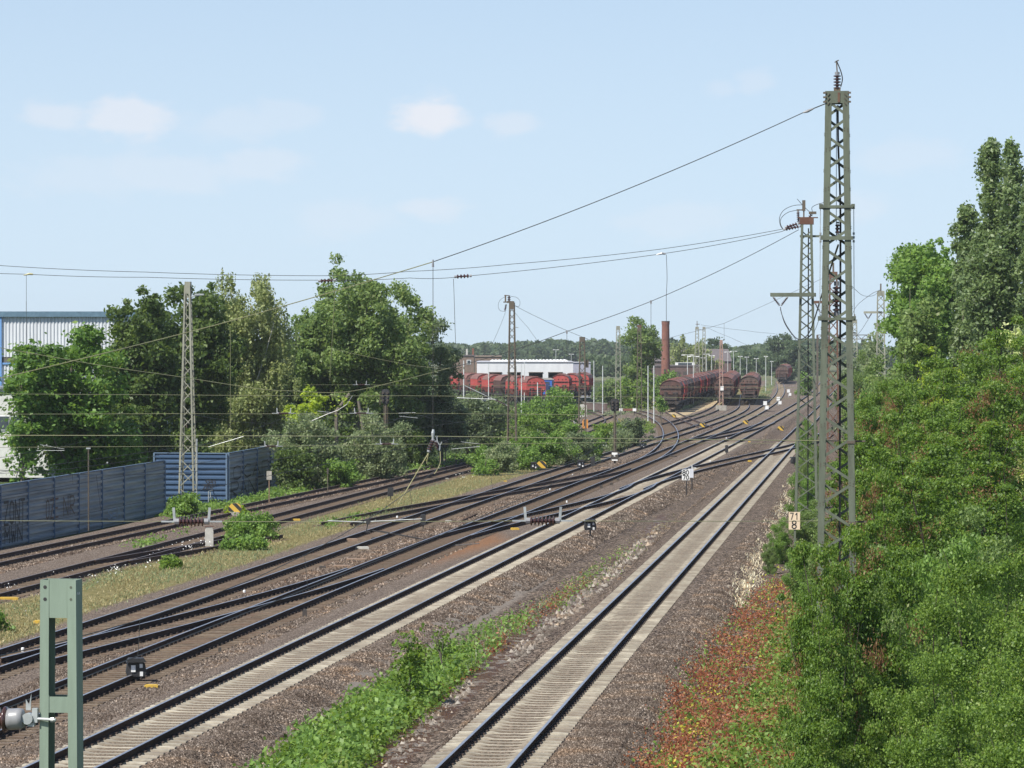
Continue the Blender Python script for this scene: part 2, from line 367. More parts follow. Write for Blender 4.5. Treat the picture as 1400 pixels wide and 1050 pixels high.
def terrain_z(x, y):
    x = np.asarray(x, float); y = np.asarray(y, float)
    cR = T_R(y) + GA / 2; cL = T_L(y) + GA / 2
    dR = x - cR; dL = x - cL
    low = -.60
    zR = np.where(dR < 0, -.215 - np.clip(-dR - 1.45, 0, 9) * .85, -.215 - np.clip(dR - 2.7, 0, 9) * .5)
    zL = np.where(dL < 0, -.215, -.215 - np.clip(dL - 1.9, 0, 9) * .36)
    z = np.maximum(np.maximum(zR, zL), low)
    far = np.clip((dR - 5.2), 0, 60)
    z = np.where(dR > 4.2, low + .02 * far + np.clip(dR - 8.5, 0, 22) * .22, z)
    z = np.where((np.abs(x - T_C(y) - GA / 2) < 2.4) & (y > 196) & (y < 352), np.maximum(z, -.215 - np.clip(np.abs(x - T_C(y) - GA / 2) - 1.6, 0, 2) * .45), z)
    # strip with the bushes left of the yard tracks and the fence line lie a little lower
    z = np.where(x < T_6(y) - 2.3, np.maximum(-.215 - .3 * (T_6(y) - 2.3 - x), -.62), z)
    return z
PG_GRASS = [(-80, 900), (0, 882), (70, 858), (120, 836), (240, 800), (360, 763), (420, 742), (500, 716), (560, 700), (640, 672), (700, 654), (760, 635), (840, 605), (870, 590), (850, 570), (800, 592),
            (760, 603), (700, 626), (660, 642), (600, 662), (540, 676), (470, 694), (420, 712), (330, 742), (250, 760), (150, 782), (110, 800), (60, 812), (0, 826), (-80, 842)]
PG_PATH = [(325, 1062), (395, 1000), (470, 945), (560, 886), (640, 840), (740, 786), (790, 760), (745, 796), (700, 826), (640, 862), (560, 908), (480, 958), (400, 1015), (350, 1062)]
PG_MUD = [(470, 1075), (530, 1000), (600, 935), (660, 890), (700, 862), (760, 824), (800, 795), (870, 735), (905, 700), (915, 712), (850, 780), (775, 838), (715, 888), (660, 940), (590, 1008), (530, 1075)]
PG_CREEP = [(860, 1075), (905, 1000), (935, 930), (965, 880), (1000, 830), (1035, 775), (1065, 700), (1085, 650), (1120, 690), (1160, 800), (1230, 1075)]
PG_STRAW = [(1002, 820), (1015, 795), (1030, 760), (1038, 760), (1026, 800), (1008, 832)]
PG_SAND = [(925, 572), (955, 562), (985, 552), (1000, 545), (975, 548), (940, 560), (860, 560), (850, 552), (900, 549), (915, 566)]
PG_FARGRASS = [(930, 560), (990, 545), (1010, 530), (1060, 528), (1045, 545), (1035, 540), (1000, 552)]
PG_RUST = [(300, 800), (600, 770), (500, 800), (700, 740), (640, 700), (560, 735), (420, 800)]
def axis(stops):
    out = []
    for a, b, st in stops:
        n = max(1, int(round((b - a) / st))); out += [a + (b - a) * i / n for i in range(n)]
    return out + [stops[-1][1]]
def vor_ground():
    m = bpy.data.materials.new('ballast_and_soil'); m.use_nodes = True; nt = m.node_tree; N = nt.nodes.new; L = nt.links.new
    b = nt.nodes['Principled BSDF']; b.inputs['Roughness'].default_value = .95; b.inputs['Specular IOR Level'].default_value = .15
    tc = N('ShaderNodeTexCoord')
    def noise(sc, det=3, rough=.6):
        n = N('ShaderNodeTexNoise'); n.inputs['Scale'].default_value = sc; n.inputs['Detail'].default_value = det; n.inputs['Roughness'].default_value = rough; L(tc.outputs['Object'], n.inputs[0]); return n.outputs[0]
    def ramp(fac, stops):
        r = N('ShaderNodeValToRGB'); e = r.color_ramp.elements
        while len(e) < len(stops): e.new(.5)
        for q, (p, c) in zip(e, stops): q.position = p; q.color = (*c, 1)
        L(fac, r.inputs[0]); return r.outputs[0]
    def mix(f, a, c, blend='MIX'):
        x = N('ShaderNodeMix'); x.data_type = 'RGBA'; x.blend_type = blend
        if isinstance(f, float): x.inputs[0].default_value = f
        else: L(f, x.inputs[0])
        L(a, x.inputs[6])
        if isinstance(c, tuple): x.inputs[7].default_value = (*c, 1)
        else: L(c, x.inputs[7])
        return x.outputs[2]
    v1 = N('ShaderNodeTexVoronoi'); v1.inputs['Scale'].default_value = 14; L(tc.outputs['Object'], v1.inputs['Vector'])
    v2 = N('ShaderNodeTexVoronoi'); v2.inputs['Scale'].default_value = 26; L(tc.outputs['Object'], v2.inputs['Vector'])
    sx = N('ShaderNodeSeparateColor'); L(v1.outputs['Color'], sx.inputs[0]); sy = N('ShaderNodeSeparateColor'); L(v2.outputs['Color'], sy.inputs[0])
    big = noise(.5, 4); mid = noise(2.2, 4)
    stone_main = ramp(sx.outputs[0], [(0, (.019, .015, .012)), (.28, (.056, .044, .035)), (.58, (.138, .108, .086)), (.85, (.25, .20, .163)), (1, (.46, .39, .33))])
    stone_yard = ramp(sy.outputs[0], [(0, (.066, .051, .040)), (.4, (.132, .103, .081)), (.75, (.215, .169, .134)), (1, (.36, .295, .24))])
    tintn = ramp(big, [(.3, (.72, .68, .66)), (.55, (.92, .88, .83)), (.75, (1.06, .96, .84))])
    stone_main = mix(1.0, stone_main, tintn, 'MULTIPLY'); stone_yard = mix(1.0, stone_yard, ramp(mid, [(.3, (.78, .75, .74)), (.6, (1, 1, 1)), (.8, (1.15, 1.05, .92))]), 'MULTIPLY')
    a1 = N('ShaderNodeAttribute'); a1.attribute_name = 'm1'; s1 = N('ShaderNodeSeparateColor'); L(a1.outputs['Color'], s1.inputs[0])
    a2 = N('ShaderNodeAttribute'); a2.attribute_name = 'm2'; s2 = N('ShaderNodeSeparateColor'); L(a2.outputs['Color'], s2.inputs[0])
    a3 = N('ShaderNodeAttribute'); a3.attribute_name = 'm3'; s3 = N('ShaderNodeSeparateColor'); L(a3.outputs['Color'], s3.inputs[0])
    fine = noise(5.5, 5, .7)
    def mask(src, amp=.9, w=.12):
        q = N('ShaderNodeMath'); q.operation = 'MULTIPLY_ADD'; L(fine, q.inputs[0]); q.inputs[1].default_value = amp; L(src, q.inputs[2])
        r = N('ShaderNodeMapRange'); r.interpolation_type = 'SMOOTHSTEP'; L(q.outputs[0], r.inputs[0]); r.inputs[1].default_value = .5 + amp * .5 - w; r.inputs[2].default_value = .5 + amp * .5 + w; return r.outputs[0]
    col = mix(mask(s2.outputs[0], .5, .2), stone_yard, stone_main)
    dust = ramp(noise(9, 4), [(.3, (.19, .150, .105)), (.7, (.27, .215, .15))])
    col = mix(mask(s3.outputs[0], .9, .35), col, dust)            # dusty fill between the rails
    rust = ramp(noise(8, 4), [(.3, (.20, .095, .045)), (.7, (.27, .15, .08))])
    col = mix(mask(s3.outputs[1], 1.2, .35), col, rust)
    grey = ramp(noise(12, 5), [(.3, (.14, .12, .10)), (.7, (.225, .195, .165))])
    col = mix(mask(s1.outputs[1], 1.1, .3), col, grey)
    mud = ramp(noise(1.6, 5, .65), [(.34, (.055, .026, .011)), (.52, (.095, .048, .020)), (.58, (.22, .18, .145)), (.68, (.16, .135, .11))])
    col = mix(mask(s1.outputs[2], .7, .12), col, mud)
    soil = ramp(noise(4, 5), [(.3, (.11, .11, .038)), (.5, (.19, .165, .066)), (.7, (.27, .225, .115))])
    col = mix(mask(s1.outputs[0], .8, .2), col, soil)
    green = ramp(noise(3, 5), [(.3, (.035, .060, .015)), (.7, (.075, .10, .03))])
    col = mix(mask(s2.outputs[1], .6, .2), col, green)
    straw = ramp(noise(6, 4), [(.3, (.36, .27, .15)), (.7, (.52, .42, .27))])
    col = mix(mask(s2.outputs[2], .7, .2), col, straw)
    L(col, b.inputs['Base Color'])
    ro = N('ShaderNodeMapRange'); L(mask(s1.outputs[2], .7, .12), ro.inputs[0]); ro.inputs[3].default_value = .95; ro.inputs[4].default_value = .45; L(ro.outputs[0], b.inputs['Roughness'])
    ad = N('ShaderNodeMath'); ad.operation = 'ADD'; L(v1.outputs['Distance'], ad.inputs[0]); L(v2.outputs['Distance'], ad.inputs[1])
    inv = N('ShaderNodeMath'); inv.operation = 'SUBTRACT'; inv.inputs[0].default_value = 1; L(mask(s1.outputs[1], 1.1, .3), inv.inputs[1])
    bp = N('ShaderNodeBump'); bp.invert = True; bp.inputs['Distance'].default_value = .05; L(ad.outputs[0], bp.inputs['Height'])
    st = N('ShaderNodeMath'); st.operation = 'MULTIPLY'; st.inputs[1].default_value = .9; L(inv.outputs[0], st.inputs[0]); L(st.outputs[0], bp.inputs['Strength']); L(bp.outputs[0], b.inputs['Normal'])
    return m
def build_terrain():
    offs = np.array(axis([(-190, -60, 6), (-60, -26, 1.6), (-26, 9, .30), (9, 30, 1.2), (30, 150, 8)]))
    ys = [30.0]
    while ys[-1] < 900: ys.append(ys[-1] + max(.7, (ys[-1] / 100) ** 1.6 * .8))
    ys = np.array(ys); OX, YY = np.meshgrid(offs, ys); XX = OX + T_R(YY)
    ZZ = terrain_z(XX, YY)
    rg = np.random.default_rng(3)
    flat = np.minimum(np.abs(XX - T_R(YY) - GA / 2), np.abs(XX - T_L(YY) - GA / 2)) < 1.5
    ZZ = ZZ + np.where(flat | (XX < T_L(YY)), 0, 1) * rg.normal(0, .025, ZZ.shape)
    nx, ny = len(offs), len(ys)
    V = np.stack([XX, YY, ZZ], -1).reshape(-1, 3)
    idx = np.arange(nx * ny).reshape(ny, nx)
    Fq = np.stack([idx[:-1, :-1], idx[:-1, 1:], idx[1:, 1:], idx[1:, :-1]], -1).reshape(-1, 4)
    me = bpy.data.meshes.new('ballast'); me.vertices.add(len(V)); me.vertices.foreach_set('co', V.ravel())
    me.loops.add(Fq.size); me.loops.foreach_set('vertex_index', Fq.ravel()); me.polygons.add(len(Fq)); me.polygons.foreach_set('loop_start', np.arange(len(Fq)) * 4)
    me.update(calc_edges=True)
    x, y = V[:, 0], V[:, 1]
    grass = np.maximum(poly_mask(x, y, PG_GRASS, .5), poly_mask(x, y, PG_FARGRASS, .9))
    path = poly_mask(x, y, PG_PATH, .35, -.6); mud = poly_mask(x, y, PG_MUD, .35, -.6)
    dR = x - T_R(y) - GA / 2; dL = x - T_L(y) - GA / 2
    main = np.clip((dL - 1.2) / 1.2, 0, 1) + np.clip(1.6 - np.abs(dL), 0, 1) * .4
    green = np.clip((dR - 7.0) / 2.5, 0, 1) + np.clip((T_6(y) - 2.6 - x) / 1.5, 0, 1) * (y > 60); green = np.clip(green, 0, 1)
    straw = np.maximum(poly_mask(x, y, PG_STRAW, .4, -.75), poly_mask(x, y, PG_SAND, .8))
    dust = np.zeros_like(x)
    for ln, a in ((T_R, .50), (T_L, .58), (T_3, .85), (T_4, .62), (T_5, .45), (T_6, .50)):
        d = np.abs(x - ln(y) - GA / 2); dust = np.maximum(dust, a * np.clip((1.05 - d) / .5, 0, 1) * (y > ln.y0) * (y < ln.y1))
    rust = poly_mask(x, y, PG_RUST, .9) * .75
    for nm, ch in (('m1', (grass, path, mud)), ('m2', (np.clip(main, 0, 1), green, straw)), ('m3', (dust, rust, rust * 0))):
        at = me.attributes.new(nm, 'FLOAT_COLOR', 'POINT')
        at.data.foreach_set('color', np.stack([*ch, np.ones_like(x)], -1).astype(np.float32).ravel())
    me.materials.append(vor_ground()); me.polygons.foreach_set('use_smooth', [True] * len(Fq))
    o = bpy.data.objects.new('ballast', me); link(o); tag(o, kind='structure')
    g = MB(); S = 1500; g.add([(-S, -150, -1.6), (S, -150, -1.6), (S, 2400, -1.6), (-S, 2400, -1.6)], [(0, 1, 2, 3)])
    gm = mat('far_fields', (.060, .085, .030), (.13, .12, .05), rough=.95, scale=.02, detail=8)
    tag(g.build('ground', gm), kind='structure')
build_terrain()

track(T_R, 'nearest straight railway track on pale concrete sleepers, right of the weed strip', 'concrete', sl_to=330)
track(T_L, 'railway track on pale concrete sleepers left of the sandy path', 'concrete', sl_to=330)
track(T_3, 'shiny blue-railed track on brown timber sleepers beside the grey gravel', 'wood', .62, -.002, sl_from=80, sl_to=330)
track(T_4, 'dark-railed timber track along the lower edge of the dry grass strip', 'wood', .62, -.004, sl_from=95, sl_to=280)
track(T_5, 'track beyond the dry grass strip that swings into a tight curve far back', 'wood', .62, -.003, old=True, sl_from=125, sl_to=300)
track(T_6, 'farthest left track running close under the blue fence', 'wood', .62, -.005, old=True, sl_from=138, sl_to=300)
track(T_S, 'overgrown siding that ends in weeds and joins across the timber track', 'wood', .62, -.006, old=True, sl_to=226, name='siding_track')
track(T_5B, 'rusty turnout rails running from the curving track to behind the lone bush', 'wood', .62, -.008, old=True, sl_from=152, sl_to=172, name='turnout_track')
track(T_D, 'diverging turnout track at lower left merging into the grass-side track', 'wood', .62, -.009, sl_to=142, sl_from=100, name='turnout_track')
track(T_X, 'long crossover rails linking the shiny timber track to the concrete track', 'wood', .62, -.010, sl_from=182, sl_to=213, name='crossover_track')
track(T_C, 'crossover rails slanting over both concrete tracks near the white boards', 'wood', .62, -.011, sl_from=245, sl_to=300, name='crossover_track')
track(T_2, 'short far crossover between the timber and concrete tracks under the striped point weights', None, dz=-.012, name='crossover_track')
track(T_B, 'gleaming rails of the tight curve beside the bright green verge', 'wood', .62, -.007, sl_from=318, sl_to=440, nmax=40, name='curved_track')
track(T_W1, 'rusty rails leading down from the leftmost parked brown wagon', None, dz=-.008, old=True, name='siding_track')
track(T_W2, 'rusty rails running to the wagon behind the reddish lattice mast', None, dz=-.0085, old=True, name='siding_track')
# ------------------------------------------------------------------ lattice masts
def lattice_mast(name, label, base, H, wb, wt, leg, panels, head, m, group=None, depth=1.0, style='zig', brace=None, cap=True, leg_t=None, bm=None):
    """four tapering corner legs, zigzag bracing on each face, head plates; local origin at the foot, +Y along the track"""
    t = thing(name, label, 'lattice mast', base, -head, group)
    brace = brace or leg * .55; bm = bm or m
    def corner(sx, sy, z):
        k = z / H; w = (wb + (wt - wb) * k) / 2; return Vector((sx * w, sy * w * depth, z))
    for sx in (-1, 1):
        for sy in (-1, 1):
            mb = MB(); a = corner(sx, sy, -.5); b = corner(sx, sy, H); th = .014 + leg * .06
            # an L angle: one flange on the front or back face, one on the side
            mb.bar(a - Vector((sx * leg / 2, 0, 0)), b - Vector((sx * leg / 2, 0, 0)), leg, th, 0, (0, 1, 0))
            oy = Vector((-sx * th / 2, -sy * (leg * .8 + th) / 2, 0)); mb.bar(a + oy, b + oy, th, leg * .8, 0, (0, 1, 0))
            mb.build('leg', m, t)
    zs = [H * (1 - (1 - i / panels) ** 1.0) for i in range(panels + 1)]
    lens = np.linspace(1.25, .8, panels); lens = lens / lens.sum() * (H - .35); zs = [0.1] + list(.1 + np.cumsum(lens) - .05)
    for face in range(4):
        mb = MB()
        for i in range(panels):
            z0, z1 = zs[i], zs[i + 1]; flip = (i + (face in (1, 3))) % 2
            if face in (0, 1):
                sy = -1 if face == 0 else 1; a = corner(-1 if flip else 1, sy, z0); b = corner(1 if flip else -1, sy, z1)
                off = Vector((0, -sy * .03, 0)); mb.bar(a + off, b + off, brace, .014, 0, (0, 1, 0))
                if style == 'x': mb.bar(corner(1 if flip else -1, sy, z0) + off * 2, corner(-1 if flip else 1, sy, z1) + off * 2, brace, .014, 0, (0, 1, 0))
            else:
                sx = -1 if face == 2 else 1; a = corner(sx, -1 if flip else 1, z0); b = corner(sx, 1 if flip else -1, z1)
                off = Vector((-sx * .03, 0, 0)); mb.bar(a + off, b + off, brace, .014, 0, (1, 0, 0))
        mb.build('bracing', bm, t)
    if cap:
        mb = MB(); w = wt
        mb.box((0, -w * depth / 2 - .012, H - .22), (w * .96, .014, .46)); mb.box((0, w * depth / 2 + .012, H - .22), (w * .96, .014, .46)); mb.box((0, 0, H + .012), (w * 1.02, w * depth * 1.02, .02))
        mb.build('head_plate', m, t)
    return t
def insulator(name, p0, p1, r, n, parent=None, org=(0, 0, 0), m=None, cap_m=None, core=.38):
    """ribbed insulator between two points: brown sheds with metal end caps"""
    p0, p1 = Vector(p0), Vector(p1); d = p1 - p0; pts = []; rs = []
    for i in range(n):
        for f, q in ((.10, core), (.30, 1.0), (.55, 1.0), (.75, core)):
            pts.append(p0 + d * (.12 + .76 * (i + f) / n)); rs.append(r * q)
    mb = MB(); mb.tube(pts, rs, 10, 0)
    mb.tube([p0, p0 + d * .13], r * .62, 8, 1); mb.tube([p0 + d * .87, p1], r * .62, 8, 1)
    return mb.build(name, [m or M_INS_BR, cap_m or M_INS_GR], parent, org, smooth=False)
def wire(name, pts, r, m, parent, org, sag=0.0, n=14):
    """a hanging wire: straight pieces between the given points, each with its own sag"""
    out = []
    for i in range(len(pts) - 1):
        a, b = Vector(pts[i]), Vector(pts[i + 1]); s = sag[i] if isinstance(sag, (list, tuple)) else sag
        for k in range(n + (1 if i == len(pts) - 2 else 0)):
            t = k / n; p = a.lerp(b, t); p.z -= 4 * s * t * (1 - t); out.append(p)
    mb = MB(); mb.tube(out, r, 5); return mb.build(name, m, parent, org)
def spline_pts(pts, n=8):
    pts = [Vector(p) for p in pts]; q = [pts[0] * 2 - pts[1]] + pts + [pts[-1] * 2 - pts[-2]]; out = []
    for i in range(1, len(q) - 2):
        for k in range(n):
            t = k / n; a, b, c, d = q[i - 1], q[i], q[i + 1], q[i + 2]
            out.append(.5 * ((2 * b) + (c - a) * t + (2 * a - 5 * b + 4 * c - d) * t * t + (3 * b - a - 3 * c + d) * t ** 3))
    out.append(pts[-1]); return out
def cable(name, pts, r, m, parent, org):
    mb = MB(); mb.tube(spline_pts(pts), r, 5); return mb.build(name, m, parent, org)
def on_terrain(x, y): return float(terrain_z(np.array([x]), np.array([y]))[0])

# --- the tall mast in front, right of the tracks
Y1 = 68.0; h1 = T_R.head(Y1)
b1 = P(1144, 700, Y1); b1.z = on_terrain(b1.x, b1.y); top1 = P(1148, 126, Y1).z; H1 = (top1 - b1.z) * 2     # built at double size, scaled by half
WB1 = .90 + .0325 * H1
mast1 = lattice_mast('tall_lattice_mast', 'tallest olive green lattice mast in front of the right thicket, one insulator on top', b1, H1, WB1, .90, .245, 33, h1, M_MAST, 'lattice masts beside the main tracks', .82, 'zig', .105)
w_at = lambda z: (WB1 + (.90 - WB1) * z / H1)
mast1.scale = (.5, .5, .5)
loc1 = lambda u, v, dy=0.0: Vector(((P(u, v, Y1).x - b1.x) * 2, dy, (P(u, v, Y1).z - b1.z) * 2))
insulator('top_insulator', (.0, 0, H1 + .02), (0, 0, H1 + .78), .15, 5, mast1)
mb = MB(); mb.box((0, 0, H1 + .10), (.26, .22, .16)); mb.build('clamp_base', M_MAST_DARK, mast1); mb = MB(); mb.bar((0, 0, H1 + .76), (-.03, 0, H1 + 1.22), .05, .05); mb.bar((-.10, 0, H1 + 1.15), (.06, 0, H1 + 1.24), .04, .04); mb.build('top_clamp', M_MAST_DARK, mast1)
mb = MB(); mb.tube(spline_pts([(-.02, -.05, H1 + 1.2), (.14, -.05, H1 + .80), (.20, -.06, H1 + .5), (.14, -.06, H1 + .2)]), .022, 5); mb.build('jumper_loop', M_BLACK, mast1)
mb = MB()
for sx in (-1, 1):
    for z in (H1 - .05, H1 - .22, H1 - .40): mb.box((sx * .47, -.38, z), (.13, .10, .07)); mb.bar((sx * .28, -.40, z - .02), (sx * .36, -.40, z - .12), .05, .03)
mb.build('bolt_row', M_MAST_DARK, mast1)
mb = MB(); mb.box((.07, -.405, H1 - .23), (.09, .012, .38)); mb.build('rust_patch', M_MAST_RUST, mast1)
for v, nm, ext in ((283, 'clamp_bracket', .22), (436, 'clamp_bracket', .16)):
    z = loc1(1146, v).z; w = w_at(z); mb = MB()
    for sy in (-1, 1): mb.box((0, sy * (w * .41 + .04), z), (w + ext * .9, .05, .10))
    for sx in (-1, 1): mb.box((sx * (w / 2 + ext * .42), 0, z + .02), (.14, w * .8, .17))
    mb.build(nm, M_MAST, mast1)
z = loc1(1146, 325).z; w = w_at(z); mb = MB(); mb.box((0, 0, z), (w + .14, w * .82 + .12, .09)); mb.box((0, -w * .41 - .05, z - .04), (w + .16, .03, .12)); mb.build('cross_plate', M_MAST, mast1)
for sx in (-1, 1):
    za, zb = loc1(0, 286).z, loc1(0, 434).z; w = w_at(za); mb = MB(); x = sx * (w / 2 + .12)
    mb.tube([(x, 0, za), (x + sx * .02, 0, zb)], .016, 6)
    for zz in (za - .9, za - 1.05, za - 1.2): mb.tube([(x, 0, zz), (x, 0, zz - .09)], .05, 6)
    mb.build('tension_rod', M_GALV, mast1)
for v, sx in ((603, 1), (713, 1)):
    z = loc1(0, v).z; w = w_at(z); mb = MB(); mb.box((sx * (w / 2 + .12), -.1, z), (.62, .06, .07)); mb.box((sx * (w / 2 - .13), -w * .41 - .03, z - .03), (.30, .03, .10)); mb.build('wire_anchor', M_MAST_DARK, mast1)
z = loc1(0, 410).z; insulator('inner_insulator', (-.02, 0, z - .62), (-.02, 0, z + .72), .155, 6, mast1)
z = loc1(0, 318).z; insulator('inner_insulator', (.02, 0, z - .10), (.02, 0, z + .42), .10, 3, mast1)
mb = MB(); mb.tube(spline_pts([(.02, .1, H1 - .5), (.04, .12, H1 - 2.0), (.12, .15, H1 - 4.2), (.13, .15, H1 - 7), (.12, .2, H1 - 11), (.10, .2, .2)]), .045, 6); mb.build('down_cable', M_BLACK, mast1)
mb = MB(); mb.tube([(-.03, .05, loc1(0, 150).z), (-.03, .05, loc1(0, 330).z)], .014, 5); mb.build('inner_rod', M_GALV, mast1)
mb = MB()
for k in range(36):
    z = .6 + k * (H1 - 1.4) / 36; w = w_at(z) / 2; sx = 1 if k % 2 else -1
    for q in (0, .10): 
        for e in (.07, .19): mb.box((sx * (w - e), -w * .82 - .020, z + q + e * .3), (.034, .014, .034))
mb.build('rivets', M_MAST_DARK, mast1)

# --- second mast, behind on the left
Y2 = 165.0; h2 = T_R.head(Y2)
b2 = P(1102.5, 690, Y2); b2.z = on_terrain(b2.x, b2.y); H2 = P(1103, 306, Y2).z - b2.z
mast2 = lattice_mast('feeder_lattice_mast', 'lattice mast with a left arm and a cluster of brown insulators on its rusty head', b2, H2, 1.16, .53, .11, 24, h2, M_MAST, 'lattice masts beside the main tracks', .9, 'zig', .055, cap=False)
l2 = lambda u, v, dy=0.0: Vector((P(u, v, Y2).x - b2.x, dy, P(u, v, Y2).z - b2.z))
mb = MB(); mb.box((0, 0, H2 + .12), (.66, .52, .30)); mb.box((.05, 0, H2 + .29), (.95, .42, .04)); mb.build('rusty_head', M_MAST_RUST, mast2)
mb = MB(); z = l2(0, 403).z; mb.box(((l2(1054, 403).x + l2(1115, 403).x) / 2, -.52, z), (2.12, .08, .17)); mb.box(((l2(1054, 403).x + l2(1115, 403).x) / 2, .52, z), (2.12, .08, .17)); mb.build('cross_arm', M_MAST, mast2)
mb = MB(); z = l2(0, 323).z; mb.box(((l2(1094, 0).x + l2(1131, 0).x) / 2, 0, z), (1.28, .10, .10)); mb.build('upper_arm', M_MAST, mast2)
vx = l2(1067, 418)
for u in (1057, 1077):
    a = l2(u, 406); insulator('hanging_insulator', (a.x, 0, a.z), (vx.x + (.03 if u > 1067 else -.03), 0, vx.z), .062, 7, mast2)
for (ua, va), (ub, vb), nn in (((1071, 314), (1096, 309), 5), ((1073, 311), (1093, 305), 4), ((1091, 288), (1092, 306), 5), ((1101, 305), (1111, 291), 5)):
    a, b = l2(ua, va), l2(ub, vb); insulator('head_insulator', a, b, .085, nn, mast2)
mb = MB(); a = l2(1099, 306); b = l2(1099, 279); mb.bar(a, b, .07, .07); mb.bar(l2(1089, 287), l2(1099, 287), .06, .06); mb.box(l2(1099, 281), (.15, .15, .5)); mb.box(l2(1111, 291), (.35, .2, .12)); mb.build('top_spindle', M_MAST_DARK, mast2)
for pts in ([(1099, 280), (1085, 281), (1072, 287), (1066, 297), (1067, 308), (1071, 314)], [(1091, 287), (1078, 290), (1069, 297), (1067, 305), (1071, 314)], [(1090, 272), (1097, 280), (1106, 289), (1110, 292)], [(1111, 290), (1110, 284), (1116, 280), (1126, 277)]):
    mb = MB(); mb.tube(spline_pts([l2(u, v) for u, v in pts]), .014, 5); mb.build('jumper_loop', M_WIRE, mast2)
mb = MB(); mb.tube([(.06, .25, .2), (.08, .25, H2 - .2)], .03, 5); mb.build('down_cable', M_MAST_DARK, mast2)

# --- the other masts: (name, label, px base, base v, px top, top v, wb, wt, leg, panels, material, group)
def simple_mast(label, ub, vb, vt, wb, wt, leg, panels, m, line, group, Y=None, name='lattice_mast', depth=.9, cap=True, ut=None, bm=None):
    b = G(ub, vb, -.3) if Y is None else P(ub, vb, Y)
    if Y is not None: b.z = -.4
    H = P(ut or ub, vt, b.y).z - b.z
    return lattice_mast(name, label, b, H, wb, wt, leg, panels, line.head(min(b.y, line.hi)), m, group, depth, 'zig', leg * .5, cap, bm=bm), b, H
gm = 'lattice masts in the yard'
mL, bL, HL = simple_mast('pale green-grey lattice mast standing before the blue fence on the left', 257, 688, 391, .98, .36, .10, 17, M_MAST_GREY, T_6, gm)
mb = MB(); mb.bar((.1, -.1, HL - .62), (.75, -.1, HL - .55), .06, .06); mb.box((.72, -.1, HL - .50), (.55, .16, .09)); mb.build('lamp_arm', M_GALV, mL)
mb = MB(); mb.box((.02, 0, HL + .1), (.34, .3, .3)); mb.build('mast_cap', M_MAST_GREY, mL)
mM, bM, HM = simple_mast('slim dark lattice mast in front of the white shed, switch gear on its top', 700, 643, 414, .78, .40, .085, 20, M_MAST_DARK, T_5, gm, bm=M_MAST_DARK)
lm = lambda u, v: Vector((P(u, v, bM.y).x - bM.x, 0, P(u, v, bM.y).z - bM.z))
mb = MB(); mb.box(lm(691, 408), (.10, .10, .52)); mb.box(lm(693, 404), (.38, .12, .06)); mb.box(lm(696, 409), (.10, .1, .48)); mb.box(lm(692, 413), (.4, .3, .08)); mb.box(lm(698, 413), (.5, .4, .14)); mb.build('switch_gear', M_MAST_DARK, mM)
insulator('head_insulator', lm(696, 414), lm(696, 404), .13, 3, mM); insulator('head_insulator', lm(692, 416), lm(690, 426), .09, 4, mM)
mb = MB(); mb.bar(lm(701, 448), lm(709, 447.5), .05, .05); mb.build('small_arm', M_GALV, mM)
for a, b in (((634, 527), (694, 555)), ((624, 544), (676, 546))):
    mb = MB(); mb.tube([lm(*a), lm(*b)], .03, 6); mb.build('cantilever_tube', M_GALV, mM)
insulator('arm_insulator', lm(676, 546), lm(694, 555), .07, 5, mM)
for pts in ([(693, 404), (684, 410), (681, 417), (683, 424), (689, 426)], [(698, 405), (707, 407), (711, 413), (709, 419), (702, 417)]):
    mb = MB(); mb.tube(spline_pts([lm(*q) for q in pts]), .012, 4); mb.build('jumper_loop', M_WIRE, mM)
m3, b3, H3 = simple_mast('dark lattice mast with an orange board at its foot beside the curving track', 796, 606, 461, .80, .50, .09, 13, M_MAST_DARK, T_5, gm, ut=793)
mb = MB(); mb.box((.42, .1, .62 * H3 + 1.3), (.35, .15, .75)); mb.bar((.2, .1, .62 * H3 + 1.2), (.5, .1, .62 * H3 + 1.2), .06, .06); mb.build('weight_box', M_MAST_DARK, m3)
m4, b4, H4 = simple_mast('grey lattice mast in front of the bushes left of the tall yard tree', 845, 575, 446, .85, .46, .09, 14, M_MAST_GREY, T_5, gm, ut=844)
m5, b5, H5 = simple_mast('rust-topped lattice mast standing before the leafy tree beside the chimney', 874, 580, 447, .74, .45, .09, 14, M_MAST_DARK, T_5, gm, ut=873)
mb = MB(); mb.box((0, 0, H5 + .08), (.5, .45, .3)); mb.build('rusty_cap', M_MAST_RUST, m5)
m6, b6, H6 = simple_mast('reddish lattice mast on a concrete foot among the parked wagons', 986, 562, 465, .66, .40, .13, 12, mat('mast_pinkish', (.36, .24, .19), (.26, .17, .14), rough=.8), T_4, gm)
mb = MB(); mb.box((0, 0, .35), (1.5, 1.2, .9)); mb.build('concrete_foot', M_CONC, m6); mb = MB(); mb.box((.12, -.38, 3.2), (.45, .08, .6)); mb.build('notice_plate', M_WHITE, m6)
m7, b7, H7 = simple_mast('far lattice mast with a pointed head rising left of its shorter twin above the willow', 953, 540, 447, 1.25, .62, .13, 15, M_MAST_GREY, T_4, gm, Y=640)
mb = MB(); mb.bar((0, 0, H7), (0, 0, H7 + 1.1), .12, .12); mb.box((.1, 0, H7 + .5), (.7, .2, .12)); mb.bar((.2, 0, H7 - .4), (1.0, 0, H7 - .6), .07, .07); mb.build('head_spindle', M_MAST_DARK, m7)
m8, b8, H8 = simple_mast('shorter far lattice mast right of the pointed one above the round tree', 962.5, 540, 447, .82, .52, .12, 13, M_MAST_GREY, T_4, gm, Y=640)
